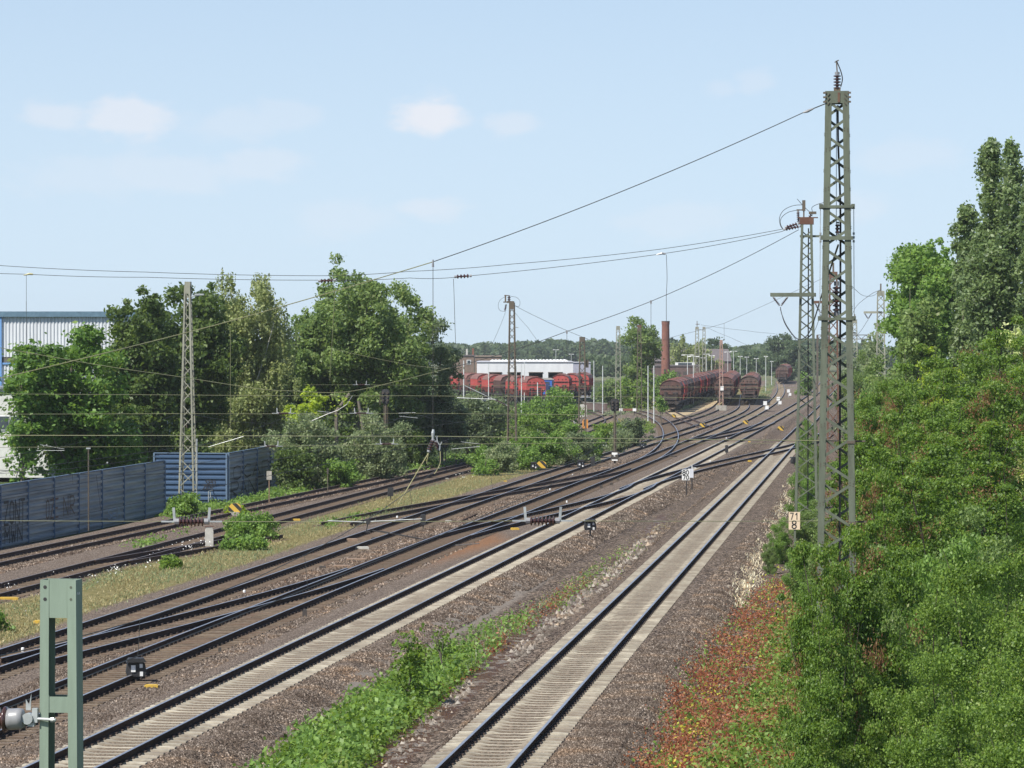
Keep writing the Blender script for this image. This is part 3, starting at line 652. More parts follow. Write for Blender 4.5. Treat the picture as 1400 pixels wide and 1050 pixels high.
# masts along the main line farther back on the right
def arm_mast(label, u, vt, vb, Y, wb, wt, arm_v, a0, a1, vv, m, right=True):
    b = P(u, vb, Y); b.z = on_terrain(b.x, b.y) if Y < 400 else -.6; H = P(u, vt, Y).z - b.z
    t = lattice_mast('lattice_mast', label, b, H, wb, wt, .13, 15, T_R.head(Y), m, 'lattice masts beside the main tracks', .9, 'zig', .07)
    q = lambda x, v: Vector((P(x, v, Y).x - b.x, 0, P(x, v, Y).z - b.z))
    mb = MB(); mb.bar(q(a0, arm_v), q(a1, arm_v), .10, .20); mb.build('cross_arm', m, t)
    c = q(*vv)
    for x in (a0 + 1, a0 + (vv[0] - a0) * 2 - 1): insulator('hanging_insulator', q(x, arm_v + 1), c, .075, 6, t)
    mb = MB(); mb.bar((0, 0, H), (0, 0, H + .7), .14, .14); mb.build('head_spindle', M_MAST_DARK, t)
    return t, b, H, q
m9, b9, H9, q9 = arm_mast('grey lattice mast with a left arm against the sky beside the right-hand trees', 1204, 398, 560, 330, 1.1, .70, 427, 1181, 1206, (1187, 436), M_MAST_GREY)
m10, b10, H10, q10 = arm_mast('rust-brown lattice mast seen through the tallest mast', 1139, 372, 640, 262, 1.0, .62, 413, 1113, 1140, (1122, 428), M_MAST_RUST)
m11, b11, H11, q11 = arm_mast('small far grey mast just right of the tallest mast above the hazy treetops', 1168.5, 437, 540, 460, 1.0, .62, 455, 1158, 1170, (1162, 461), M_MAST_GREY)
# signal gantry seen far back beside the right trees
gy = 640; t = thing('signal_gantry', 'far steel signal gantry spanning the tracks beside the right-hand trees', 'signal gantry', (P(1185, 500, gy).x, gy, -.5))
org = Vector(t.location); mb = MB()
xa, xb = P(1118, 0, gy).x, P(1190, 0, gy).x; zt, zb_ = P(0, 458, gy).z, P(0, 463.5, gy).z
for zz in (zt, zb_):
    for dy in (-.4, .4): mb.bar((xa, gy + dy, zz), (xb, gy + dy, zz), .14, .14)
for i in range(12):
    a = xa + (xb - xa) * i / 12; c = xa + (xb - xa) * (i + 1) / 12; mb.bar((a, gy - .4, zt if i % 2 else zb_), (c, gy - .4, zb_ if i % 2 else zt), .09, .09)
mb.build('truss', M_MAST_DARK, t, org)
for x in (xa, xb): mb = MB(); mb.bar((x, gy, -.5), (x, gy, zt), .35, .35); mb.build('post', M_MAST_DARK, t, org)
for u in (1130, 1180): mb = MB(); mb.box((P(u, 0, gy).x, gy - .6, zb_ - .7), (.7, .4, 1.2)); mb.build('signal_head', M_BLACK, t, org)

# --- near green post at lower left
YP = 32.0; bp_ = P(84, 1000, YP); bp_.z = -.5; zt = P(85, 792, YP).z; Hp = zt - bp_.z
post = thing('green_frame_mast', 'green painted twin-channel mast with a square opening close to the camera', 'mast', bp_, R_(-9.0))
def pw(z): return .335 + (Hp - z) * .011          # overall width grows downwards
D = .20
for sx in (-1, 1):
    mb = MB(); lw = .083
    for za, zb in ((0.0, Hp),):
        for (o0, w_, th_, oy) in ((0, lw, .010, -D / 2),):
            a = Vector((sx * (pw(za) / 2 - lw / 2), -D / 2, za)); b = Vector((sx * (pw(zb) / 2 - lw / 2), -D / 2, zb)); mb.bar(a, b, lw, .010, 0, (0, 1, 0))
            a2 = a.copy(); b2_ = b.copy(); a2.y = b2_.y = D / 2; mb.bar(a2, b2_, lw, .010, 0, (0, 1, 0))
            a3 = Vector((sx * (pw(za) / 2 - .005), 0, za)); b3_ = Vector((sx * (pw(zb) / 2 - .005), 0, zb)); mb.bar(a3, b3_, .010, D - .012, 0, (0, 1, 0))
    mb.build('channel', M_POST, post)
hh = .345; wi = pw(Hp) - .166; zz = P(0, 962, YP).z - bp_.z
for sy in (-1, 1):
    mb = MB(); mb.box((.0, sy * (D / 2 - .004), Hp - hh / 2), (wi - .003, .010, hh)); mb.build('head_plate', M_POST, post)
    for k in range(4):
        mb = MB(); z2 = zz - 1.25 * k; mb.box((0, sy * (D / 2 - .006), z2), (pw(z2) - .17, .010, .145))
        for sx in (-1, 1): mb.bar((sx * (pw(z2) / 2 - .083), sy * (D / 2 + .0005), z2 - .075), (sx * (pw(z2) / 2 - .083), sy * (D / 2 + .0005), z2 + .085), .010, .006)
        mb.build('batten_plate', M_POST, post)
for sx, dz in ((-1, .065), (-1, .175), (1, .065), (1, .175)):
    mb = MB(); mb.tube([(sx * (pw(Hp) / 2 - .046), -D / 2 - .0055, Hp - dz), (sx * (pw(Hp) / 2 - .046), -D / 2 - .0075, Hp - dz)], .0165 if sx < 0 else .012, 14)
    mb.build('bolt_hole', M_BLACK if sx < 0 else M_MAST, post)
mb = MB(); 
for dy in (-.02, .03): mb.box((pw(Hp) / 2 + .002, dy - .03, Hp - .125), (.006, .014, .022))
mb.build('side_label', M_WHITE, post)
zi = P(0, 981, YP).z - bp_.z; xl = P(20, 981, YP).x - bp_.x
mb = MB(); mb.tube([(-pw(zi) / 2 - .03, -D / 2 - .03, zi), (-pw(zi) / 2 + .165, -D / 2 - .05, zi - .006)], .014, 10)
mb.tube([(-pw(zi) / 2 + .12, -D / 2 - .05, zi - .005), (-pw(zi) / 2 + .15, -D / 2 - .05, zi - .005)], .024, 6)
mb.box((-pw(zi) / 2 - .035, -D / 2 - .02, zi + .03), (.05, .05, .13)); mb.tube([(-pw(zi) / 2 - .10, -D / 2 - .07, zi + .0), (-pw(zi) / 2 - .10, -D / 2 + .03, zi + .0)], .052, 12); mb.box((-pw(zi) / 2 - .07, -D / 2 - .02, zi - .055), (.06, .06, .03))
mb.build('clamp', M_GALV, post)
mb = MB(); xx = -pw(zi) / 2 - .105
mb.prism([(0, 0), (.046, 0), (.052, .155), (.030, .05), (0, .10)], (1, 0, 0), (0, 0, 1), (xx - .02, -D / 2 - .02, zi + .075), (0, .006, 0)); mb.build('bird_guard', M_GALV, post)
mb = MB(); x0 = -pw(zi) / 2 - .145
mb.tube([(x0, -.12, zi), (x0 - .004, -.12, zi), (x0 - .045, -.12, zi - .005), (x0 - .11, -.12, zi - .01), (x0 - .145, -.12, zi - .01)], [.06, .088, .098, .098, .098], 18); mb.build('insulator_cap', M_INS_GR, post, smooth=True)
pts = []; rs = []
for i in range(9):
    xq = x0 - .145 - i * .075
    for f, r_ in ((0, .065), (.02, .118), (.035, .118), (.055, .065)): pts.append((xq - f, -.12, zi - .012 - i * .003)); rs.append(r_)
mb = MB(); mb.tube(pts, rs, 18); mb.build('insulator_sheds', M_INS_BR, post, smooth=True)
mb = MB(); mb.tube([(x0 - .8, -.12, zi - .03), (x0 - 3.2, -.10, zi - .1)], .035, 10); mb.build('cantilever_tube', M_GALV, post)

# ------------------------------------------------------------------ cross-span wiring
def U(pts, Y): return [P(u, v, Y) for u, v in pts]
def wing_insulator(parent, org, c, L=.66, r=.095, ax=Vector((1, 0, 0)), wings=True):
    a = c - ax * L / 2; b = c + ax * L / 2; insulator('span_insulator', a, b, r, 7, parent, org)
    for s in (-1, 1):
        mb = MB(); q = c + ax * (s * (L / 2 - .0)); k = L / .66; mb.bar(q, q + ax * (s * .02 * k) + Vector((0, 0, .27 * k)), .05 * k, .018); mb.bar(q, q + ax * (s * .26 * k), .03 * k, .03 * k); mb.build('insulator_wing', M_GALV, parent, org)
def cross_span(label, org):
    return thing('cross_span_wiring', label, 'cross span', org, 0, 'cross spans over the tracks')
# span of the tall mast: messenger rope from the head, an upper and a lower cross wire
o = P(1133, 140, Y1); c1 = cross_span('cross span from the tallest mast with two ribbed insulators on its low wire', o)
wire('messenger_wire', U([(1133, 140), (1108, 150)], Y1), .011, M_WIRE, c1, o, 0)
mb = MB(); mb.tube(U([(1112, 148.5), (1104, 152), (1098, 154)], Y1), [.015, .03, .013], 8); mb.build('turnbuckle', M_INS_GR, c1, o)
wire('messenger_wire', U([(1098, 154), (592, 358)], Y1), .0085, M_WIRE, c1, o, .11)
wire('messenger_wire', U([(592, 358), (300, 443), (0, 517), (-330, 590)], Y1), .0095, M_WIRE_OL, c1, o, .015)  # same rope, coloured to look sunlit where it crosses the trees
mb = MB(); mb.tube(U([(592, 355), (592, 365)], Y1), [.015, .026], 6); mb.build('dropper_clamp', M_INS_GR, c1, o)
wire('dropper', U([(592, 365), (592, 586)], Y1), .006, M_WIRE, c1, o, 0)
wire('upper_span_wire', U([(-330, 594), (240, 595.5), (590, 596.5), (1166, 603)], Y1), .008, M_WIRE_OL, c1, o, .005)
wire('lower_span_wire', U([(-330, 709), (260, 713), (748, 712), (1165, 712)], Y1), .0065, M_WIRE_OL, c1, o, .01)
for u, v in ((262, 713), (742, 712)): wing_insulator(c1, o, P(u, v, Y1))
for a, b in (((448, 712), (503, 714)), ((506, 713), (577, 709.5))):
    mb = MB(); mb.tube(U([a, b], Y1), .010, 6); mb.build('steady_arm', M_GALV, c1, o)
mb = MB(); mb.box(P(503, 713, Y1), (.07, .06, .10)); mb.bar(P(503, 714, Y1), P(501, 726, Y1), .02, .02); mb.box(P(503, 727, Y1), (.09, .05, .03)); mb.build('wire_clamp', M_BLACK, c1, o)
mb = MB(); mb.tube(U([(508, 725), (578, 737)], Y1), .010, 6); mb.build('registration_tube', M_BLACK, c1, o)
cl = lambda u, v, dy=0.0: P(u, v, Y1) + Vector((0, dy, 0))
mb = MB(); mb.tube([cl(592.5, 587), cl(592, 592), cl(592, 600)], [.02, .035, .025], 8); mb.bar(cl(597, 596), cl(598, 605), .018, .018); mb.bar(cl(598.5, 597), cl(595.5, 597), .018, .018); mb.bar(cl(601.5, 609), cl(601, 616), .018, .018); mb.bar(cl(604, 604), cl(601.5, 609), .018, .018); mb.bar(cl(599, 605), cl(601.5, 609), .018, .018); mb.build('hanger_fittings', M_GALV, c1, o)
insulator('span_insulator', cl(593, 600), cl(586, 618), .06, 4, c1, o); insulator('span_insulator', cl(595, 603, .2), cl(600, 615, .2), .06, 4, c1, o)
wire('tail_rope', U([(586, 619), (544, 690)], Y1), .009, M_BRASS, c1, o, 0)
cable('tail_rope', U([(586.5, 619), (584, 628), (583.5, 634)], Y1), .006, M_BRASS, c1, o)
cable('tail_rope', U([(602, 617), (602, 632), (599, 640), (594, 648)], Y1), .008, M_BRASS, c1, o)
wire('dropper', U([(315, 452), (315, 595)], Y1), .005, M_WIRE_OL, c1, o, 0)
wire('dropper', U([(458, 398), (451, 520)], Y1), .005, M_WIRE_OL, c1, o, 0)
# second span, through the wing insulators, farther back
Y1b = 125.0
o = P(800, 607, Y1b); c1b = cross_span('cross wire with white-winged insulators in front of the signal post', o)
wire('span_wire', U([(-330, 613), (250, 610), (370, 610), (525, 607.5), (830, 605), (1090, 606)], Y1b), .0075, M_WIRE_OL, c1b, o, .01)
for u, v in ((371, 610), (529, 607)): wing_insulator(c1b, o, P(u, v, Y1b), .45, .05)
for a, b in (((617, 614), (656, 610.5)), ((630, 604), (656, 607)), ((285, 611), (335, 596)), ((50, 616), (88, 616)), ((55, 608), (88, 614))):
    mb = MB(); mb.tube(U([a, b], Y1b), .008, 6); mb.build('steady_arm', M_GALV, c1b, o)
# feeder wires and headspan of the second mast
o = P(1072, 315, Y2); c2 = cross_span('twin feeder wires running left from the insulators of the arm mast', o)
wire('feeder_wire', U([(1071, 313), (900, 341), (700, 361), (560, 371), (440, 377), (200, 372), (0, 363), (-330, 350)], Y2), .013, M_WIRE, c2, o, .04)
wire('feeder_wire', U([(1071, 316), (905, 347), (632, 378), (560, 380)], Y2), .013, M_WIRE, c2, o, .06)
wire('feeder_wire', U([(560, 380), (447, 383), (200, 379), (40, 375), (-330, 362)], Y2), .013, M_WIRE, c2, o, .04)
for u, v in ((447, 384), (633, 378)): insulator('line_insulator', P(u - 12, v + .5, Y2), P(u + 12, v - 1, Y2), .10, 4, c2, o)
for u, v in ((905, 347), (40, 375)): mb = MB(); mb.tube(U([(u - 8, v + 1.5), (u, v - .5), (u + 5, v)], Y2), [.02, .06, .05], 6); mb.build('wire_clamp', M_INS_GR if u > 100 else M_BRASS, c2, o)
cable('jumper_wire', U([(911, 348), (912, 380), (911, 405), (911, 440)], Y2), .012, M_WIRE, c2, o)
cable('jumper_wire', U([(620, 381), (621, 410), (622, 445), (623, 470)], Y2), .012, M_WIRE, c2, o)
cable('jumper_wire', U([(36, 376), (36, 400), (36, 470)], Y2), .010, M_WIRE, c2, o)
o = P(1090, 317, Y2); c3 = cross_span('sagging cross span from the arm mast down past the yard trees to the left', o)
wire('messenger_wire', U([(1092, 314), (890, 412), (775, 453), (615, 503)], Y2), .015, M_WIRE, c3, o, [.12, .04, .10])
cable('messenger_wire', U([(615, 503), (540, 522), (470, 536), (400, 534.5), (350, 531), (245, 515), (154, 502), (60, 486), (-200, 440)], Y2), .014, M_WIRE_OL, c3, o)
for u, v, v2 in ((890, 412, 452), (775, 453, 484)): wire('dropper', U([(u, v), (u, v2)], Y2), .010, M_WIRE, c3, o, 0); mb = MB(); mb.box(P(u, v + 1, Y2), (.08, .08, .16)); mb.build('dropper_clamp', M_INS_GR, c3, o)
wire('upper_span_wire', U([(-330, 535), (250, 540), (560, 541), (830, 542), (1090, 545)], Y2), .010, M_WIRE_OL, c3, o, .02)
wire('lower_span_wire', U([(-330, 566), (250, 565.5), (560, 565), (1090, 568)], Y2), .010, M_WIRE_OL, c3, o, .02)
for u in (388, 494): wing_insulator(c3, o, P(u, 565, Y2), .62, .06)
for a, b in (((545, 565), (568, 564)), ((546, 569), (571, 571.5)), ((434, 562), (452, 564))):
    mb = MB(); mb.tube(U([a, b], Y2), .011, 6); mb.build('steady_arm', M_GALV, c3, o)
mb = MB(); mb.tube(U([(482, 541), (474, 553), (462, 561), (448, 566), (425, 576)], Y2), .018, 6); mb.build('registration_tube', M_INS_GR, c3, o)
Y3 = 255.0
o = P(702, 417, Y3); c4 = cross_span('thin wires running down right from the slim dark mast by the white shed', o)
wire('messenger_wire', U([(702, 417), (775, 452), (850, 480), (900, 492)], Y3), .014, M_WIRE, c4, o, .05)
wire('stay_wire', U([(702, 425), (722, 448), (735, 466)], Y3), .010, M_WIRE, c4, o, .02)
wire('stay_wire', U([(691, 427), (682, 450), (671, 474)], Y3), .011, M_WIRE, c4, o, .03)
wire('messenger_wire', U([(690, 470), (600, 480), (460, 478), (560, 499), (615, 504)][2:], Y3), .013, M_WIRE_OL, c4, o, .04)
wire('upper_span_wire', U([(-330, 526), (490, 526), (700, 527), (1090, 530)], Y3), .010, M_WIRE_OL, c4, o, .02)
for u in (386, 494): wing_insulator(c4, o, P(u, 526, Y3), .7, .06)
o = P(1000, 440, 460); c5 = cross_span('thin cross span in the far sky right of the chimney', o)
wire('messenger_wire', U([(1130, 378), (990, 442), (930, 458), (860, 476)], 460), .02, M_WIRE, c5, o, .05)
wire('messenger_wire', U([(958, 444), (1020, 452), (1060, 456)], 460), .016, M_WIRE, c5, o, .05)
wire('messenger_wire', U([(965, 447), (1000, 462), (1030, 475)], 460), .016, M_WIRE, c5, o, .05)
wire('dropper', U([(990, 442), (990, 466)], 460), .018, M_WIRE, c5, o, 0)
# feeder line from arm to arm along the right side
o = P(1067, 420, Y2); c6 = thing('feeder_line', 'drooping feeder line hung from arm to arm along the right-hand masts', 'power line', o)
cable('line_wire', [P(1067, 420, Y2), P(1069, 430, 163), P(1076, 446, 156), P(1090, 463, 145), P(1106, 455, 122), P(1127, 392, 92), P(1146, 335, 69)], .020, M_WIRE, c6, o)
cable('line_wire', [P(1067, 423, Y2), P(1074, 444, 178), P(1086, 461, 225), P(1094, 468, 240), P(1112, 455, 256), P(1122, 430, 262)], .020, M_WIRE, c6, o)
cable('line_wire', [P(1122, 430, 262), P(1134, 452, 290), P(1150, 470, 315), P(1172, 458, 325), P(1187, 437, 330)], .020, M_WIRE, c6, o)
cable('line_wire', [P(1204, 396, 330), P(1190, 403, 345), P(1170, 420, 400), P(1162, 440, 460)], .022, M_WIRE, c6, o)
cable('line_wire', [P(1165, 392, 250), P(1180, 404, 300), P(1194, 404, 322), P(1204, 396, 330)], .018, M_WIRE, c6, o)
# contact wires and droppers along the tracks
def catenary(line, label, y0, y1, supports, off=.75, h=5.3):
    o = line.at(y0, off, 0); t = thing('track_contact_line', label, 'contact line', o, 0, 'contact lines over the tracks')
    pts = []; ps = []
    for i in range(len(supports) - 1):
        a, b = supports[i], supports[i + 1]
        for k in range(12):
            s = k / 12; y = a + (b - a) * s; z = .22 * (1 if i % 2 else -1) * (1 - 2 * s)
            pts.append(line.at(y, off + z, h)); ps.append(line.at(y, off + z * .3, h + 1.25 - 4 * .85 * s * (1 - s)))
    mb = MB(); mb.tube(pts, .0075, 5); mb.build('contact_wire', M_WIRE, t, o)
    mb = MB(); mb.tube(ps, .0060, 5); mb.build('carrier_wire', M_WIRE, t, o)
    for k in range(2, len(pts) - 1, 3):
        mb = MB(); mb.tube([pts[k], ps[k]], .0035, 4); mb.build('dropper', M_WIRE, t, o)
catenary(T_R, 'thin contact wire with droppers above the right concrete track', 22, 330, [22, 68, 125, 174, 230, 330])
catenary(T_L, 'thin contact wire with droppers above the left concrete track', 30, 330, [30, 68, 125, 174, 230, 330])
catenary(T_3, 'thin contact wire with droppers above the shiny timber track', 36, 330, [36, 68, 125, 174, 230, 330])
catenary(T_4, 'thin contact wire with droppers above the grass-side track', 40, 320, [40, 68, 125, 174, 230, 320])
# ------------------------------------------------------------------ foliage
def leaf_mesh(name, C, size, rng, m, up=.25, aspect=.62, vert=0.0, jit=.6, outw=None):
    """one small pointed leaf (or spray) per centre; orientation random, leaning to face up / outwards"""
    n = len(C); nrm = rng.normal(size=(n, 3)); nrm /= np.linalg.norm(nrm, axis=1)[:, None] + 1e-9
    nrm[:, 2] += up
    if outw is not None: nrm += outw * .55
    nrm /= np.linalg.norm(nrm, axis=1)[:, None] + 1e-9
    t = rng.normal(size=(n, 3)); t[:, 2] -= vert; t -= nrm * (t * nrm).sum(1)[:, None]; t /= np.linalg.norm(t, axis=1)[:, None] + 1e-9
    b = np.cross(nrm, t); s = (size * (1 + jit * rng.uniform(-1, 1, n)))[:, None]
    V = np.stack([C - t * s * .5, C + b * s * aspect * .5 - t * s * .05, C + t * s * .5, C - b * s * aspect * .5 - t * s * .05], 1).reshape(-1, 3)
    me = bpy.data.meshes.new(name); me.vertices.add(4 * n); me.vertices.foreach_set('co', V.astype(np.float32).ravel())
    me.loops.add(4 * n); me.loops.foreach_set('vertex_index', np.arange(4 * n, dtype=np.int32)); me.polygons.add(n); me.polygons.foreach_set('loop_start', np.arange(n, dtype=np.int32) * 4)
    me.update(calc_edges=True); me.materials.append(m); return me
PROF = {
    'round': lambda t: np.sqrt(np.clip(1 - (2 * t - 1) ** 2, 0, 1)) ** .75,
    'dome': lambda t: np.sqrt(np.clip(1 - t ** 2.2, 0, 1)),
    'egg': lambda t: np.clip(1 - np.abs(2 * np.clip(t, 0, 1) ** .8 - 1) ** 2.4, 0, 1) ** .6,
    'poplar': lambda t: np.clip(1 - np.abs(2 * np.clip(t, 0, 1) - 1) ** 4.5, 0, 1) ** .6,
    'cone': lambda t: np.clip(1 - t, 0, 1) ** .7,
}
def crown(rng, W, D, z0, z1, prof, nc, n, rc, hollow=.55, flat=.8, lean=(0, 0), wisp=.10, fill=.26, lobes=None):
    """leaf centres in clumps near the outer shell of an uneven crown of several overlapping lobes, a looser fill inside and stray sprays outside"""
    nc = int(nc * 1.5); rc = rc * .82; ph = rng.uniform(0, 6.28, 6); H = z1 - z0
    if lobes is None: lobes = 0 if prof in ('poplar', 'cone') else 12
    if lobes:
        lt = np.concatenate([[.72], rng.uniform(.12, .80, lobes - 1)]); la = rng.uniform(0, 6.28, lobes); lr = np.concatenate([[.06], rng.uniform(.30, .52, lobes - 1)]) * np.sqrt(np.clip(PROF[prof](lt), .15, 1))
        lw = np.concatenate([[.36], rng.uniform(.25, .38, lobes - 1)]); lh = np.concatenate([[.28], rng.uniform(.14, .26, lobes - 1)])
        if prof == 'dome': lt = lt * .8; lh = lh * 1.15
        lc = np.stack([np.cos(la) * lr * W / 2, np.sin(la) * lr * D / 2, z0 + lt * H], 1); wts = lw ** 2 * lh; li = rng.choice(lobes, nc, p=wts / wts.sum())
        u = rng.normal(size=(nc, 3)); u /= np.linalg.norm(u, axis=1)[:, None]; rr = rng.uniform(hollow, 1.03, nc); st = rng.uniform(0, 1, nc) < .16; rr = np.where(st, rng.uniform(1.0, 1.28, nc), rr)
        cc = lc[li] + u * rr[:, None] * np.stack([lw[li] * W, lw[li] * D, lh[li] * H], 1); cx, cy, cz = cc[:, 0] + lean[0] * .5, cc[:, 1] + lean[1] * .5, np.maximum(cc[:, 2], z0 + rc * .3)
        cz = z0 + (cz - z0) * (H - rc * .5) / max(np.percentile(cz, 99.3) - z0, .1)
        pr = np.ones(nc)
    else:
        def bulge(a, t): return 1 + .12 * np.sin(2 * a + ph[0] + 3 * t) + .12 * np.sin(3 * a + ph[1] - 7 * t) + .14 * np.sin(11 * t + ph[2] + 2 * a) + .10 * np.sin(23 * t + ph[3] + 3 * a)
        t = rng.uniform(0.0, 1, nc); a = rng.uniform(0, 2 * np.pi, nc); pr = PROF[prof](t) * bulge(a, t); rr = np.maximum(rng.uniform(hollow, 1.05, nc), rng.uniform(hollow, 1, nc) * .9); st = rng.uniform(0, 1, nc) < .2; rr = np.where(st, rng.uniform(1.0, 1.28, nc), rr)
        cx = np.cos(a) * pr * rr * (W / 2 - rc * .5) + lean[0] * t; cy = np.sin(a) * pr * rr * (D / 2 - rc * .5) + lean[1] * t; cz = z0 + rc * .4 + t * (H - rc * .9)
    rcv = rc * rng.uniform(.45, 1.45, nc) * np.clip(pr + .35, .4, 1) * np.where(st, .6, 1)
    nf = int(n * fill); nn = n - nf; w = rcv ** 1.8; k = rng.choice(nc, nn, p=w / w.sum())
    d = rng.normal(size=(nn, 3)); d /= np.linalg.norm(d, axis=1)[:, None] + 1e-9
    r = rcv[k] * np.clip(rng.normal(.80, .26, nn), .1, 1.5 + wisp * 3); d[:, 2] *= flat
    C = np.stack([cx[k], cy[k], cz[k]], 1) + d * r[:, None]
    k2 = rng.integers(0, nc, nf); q = rng.uniform(.25, .9, nf); C2 = np.stack([cx[k2] * q, cy[k2] * q, z0 + (cz[k2] - z0) * (.55 + .45 * q)], 1) + rng.normal(0, rc * .6, (nf, 3)); d2 = np.stack([cx[k2], cy[k2], np.zeros(nf)], 1); d2 /= np.linalg.norm(d2, axis=1)[:, None] + 1e-6
    C = np.concatenate([C, C2]); C[:, 2] = np.maximum(C[:, 2], z0 * .6 + .02)
    return C, np.concatenate([d, d2]), np.stack([cx, cy, cz], 1)
def trunk_mesh(rng, h, r, tops, m, lean=(0, 0), nl=7, parent=None, base_z=-.4):
    mb = MB(); pts = []; rs = []
    for i in range(7):
        t = i / 6; pts.append((lean[0] * t + rng.normal(0, .06) * (i > 0), lean[1] * t + rng.normal(0, .06) * (i > 0), base_z + (h - base_z) * t)); rs.append(r * (1 - .8 * t) + .02)
    mb.tube(pts, rs, 8)
    for k in range(min(nl, len(tops))):
        e = tops[rng.integers(len(tops))]; j = rng.integers(2, 6); p0 = Vector(pts[j]); e = Vector(e.tolist())
        mid = p0.lerp(e, .5) + Vector((0, 0, -.15 * (e - p0).length * .3)); mb.tube([p0, mid, e], [rs[j] * .55, rs[j] * .35, .02], 6)
    return mb.build('trunk', m, parent)
M_BARK = mat('bark_grey', (.10, .085, .065), (.16, .14, .115), rough=.95, scale=4, streak=(1, 1, .3), bump=.4)
M_BARK_D = mat('bark_dark', (.045, .036, .028), (.075, .06, .046), rough=.95, scale=4, streak=(1, 1, .3))
M_BIRCHB = mat('bark_birch', (.50, .48, .43), (.16, .14, .12), rough=.9, scale=5, streak=(1, 1, 2.5), lo=.5, hi=.62)
LF = dict(
    locust=leaf_mat('leaf_locust', (.022, .052, .010), (.085, .150, .030), third=(.16, .20, .04)),
    maple=leaf_mat('leaf_maple', (.020, .040, .010), (.075, .108, .026)),
    birch=leaf_mat('leaf_birch', (.060, .082, .026), (.175, .200, .085), third=(.26, .27, .14)),
    aspen=leaf_mat('leaf_aspen', (.036, .066, .018), (.118, .164, .050), third=(.20, .23, .10)),
    willow=leaf_mat('leaf_willow', (.040, .062, .028), (.125, .155, .080)),
    bush=leaf_mat('leaf_bush', (.034, .072, .014), (.120, .190, .042), third=(.18, .24, .07)),
    lime=leaf_mat('leaf_lime', (.085, .130, .016), (.215, .270, .034)),
    grey=leaf_mat('leaf_greygreen', (.050, .075, .034), (.150, .180, .090), third=(.22, .23, .14)),
    thick=leaf_mat('leaf_thicket', (.019, .046, .007), (.085, .138, .021), third=(.18, .21, .055)),
    bright=leaf_mat('leaf_bright', (.018, .044, .007), (.116, .176, .032), third=(.27, .31, .11)),
    brown=leaf_mat('leaf_brownpods', (.075, .038, .018), (.17, .095, .045)),
    poplar=leaf_mat('leaf_poplar', (.032, .056, .020), (.112, .155, .056), third=(.26, .30, .18), gloss=.6),
    pale=leaf_mat('leaf_pale', (.20, .25, .10), (.42, .42, .22)),
    far=leaf_mat('leaf_far', (.030, .050, .024), (.070, .095, .042)),
    red=leaf_mat('leaf_red', (.085, .036, .019), (.215, .088, .042), third=(.33, .27, .11)),
    yellow=leaf_mat('leaf_yellow', (.20, .22, .03), (.36, .34, .05)),
    weed=leaf_mat('leaf_weed', (.026, .056, .007), (.098, .150, .024), third=(.19, .22, .06)),
    dry=leaf_mat('leaf_dry', (.085, .080, .030), (.23, .19, .095), trans=.2), straw=leaf_mat('leaf_straw', (.42, .33, .18), (.64, .54, .33), trans=.2),
)
SEED = [11]
def tree(name, label, base, H, W, prof, n, size, lf, z0=.18, lobes=None, seed=None, nc=70, rc=None, trunk=.22, bark=None, D=None, group=None, hollow=.5, lean=(0, 0), droop=0, flat=.8, nl=8, aspect=.62, up=.3, cat='tree', extra=None):
    SEED[0] += 1; rng = np.random.default_rng(seed or SEED[0]); D = D or W; rc = rc or W * .14
    t = thing(name, label, cat, base, 0, group)
    C, d, tops = crown(rng, W, D, H * z0, H, prof, nc, n, rc, hollow, flat, lean, lobes=lobes)
    if droop:
        k = len(C) // 9; root = C[rng.choice(len(C), k)]; ln = rng.uniform(.4, 1, k) * droop; Cs = []
        for q in range(9): 
            s = q / 8; Cs.append(root + np.stack([rng.normal(0, .07, k), rng.normal(0, .07, k), -ln * s], 1))
        C = np.concatenate(Cs); C[:, 2] = np.maximum(C[:, 2], .3); d = None
    place('crown', leaf_mesh('crown', C, size, rng, LF[lf], up, aspect, 1.2 if droop else 0, outw=None if droop else d), t)
    if extra:
        for lf2, frac, zz in extra:
            C2, d2, _ = crown(rng, W * .98, D * .98, H * zz[0], H * zz[1], prof, max(8, nc // 5), int(n * frac), rc * .6, .85, flat, lean)
            place('dry_pods' if lf2 == 'brown' else 'crown', leaf_mesh('crown', C2, size, rng, LF[lf2], up, aspect, outw=d2), t)
    if trunk: trunk_mesh(rng, H * .86, trunk, tops, bark or M_BARK, lean, nl, t)
    return t
def by_px(u, v_top, Y, zb=None):
    """foot point and height of something whose top shows at (u, v_top) at distance Y"""
    p = P(u, v_top, Y); z = zb if zb is not None else on_terrain(p.x, p.y); return Vector((p.x, p.y, z)), p.z - z
def ptree(name, label, u, vt, Y, wpx, prof, n, size, lf, zb=None, **k):
    b, H = by_px(u, vt, Y, zb); return tree(name, label, b, H, wpx * Y / F_PX, prof, n, size, lf, **k)

# left-hand trees behind the blue fence
ptree('locust_tree', 'feathery mid-green locust tree behind the fence before the corrugated hall', 96, 448, 196, 215, 'egg', 36000, .25, 'locust', z0=.10, nc=85, rc=.95, flat=.55, D=7.5, trunk=.2, up=.8)
ptree('locust_sapling', 'thin feathery sapling rising at the far left edge of the locust tree', 30, 470, 192, 70, 'egg', 6000, .22, 'locust', z0=.15, nc=28, rc=.6, flat=.55, trunk=.1, up=.8, cat='tree')
ptree('maple_tree', 'tallest dark tree directly behind the pale mast on the left', 252, 388, 236, 132, 'egg', 42000, .26, 'maple', z0=.06, nc=80, rc=.95, trunk=.3, bark=M_BARK_D, D=7)
ptree('maple_tree', 'dark tree with a ragged pointed top left of the pale mast', 194, 394, 228, 84, 'egg', 24000, .26, 'maple', z0=.10, nc=46, rc=.85, trunk=.22, bark=M_BARK_D, D=5)
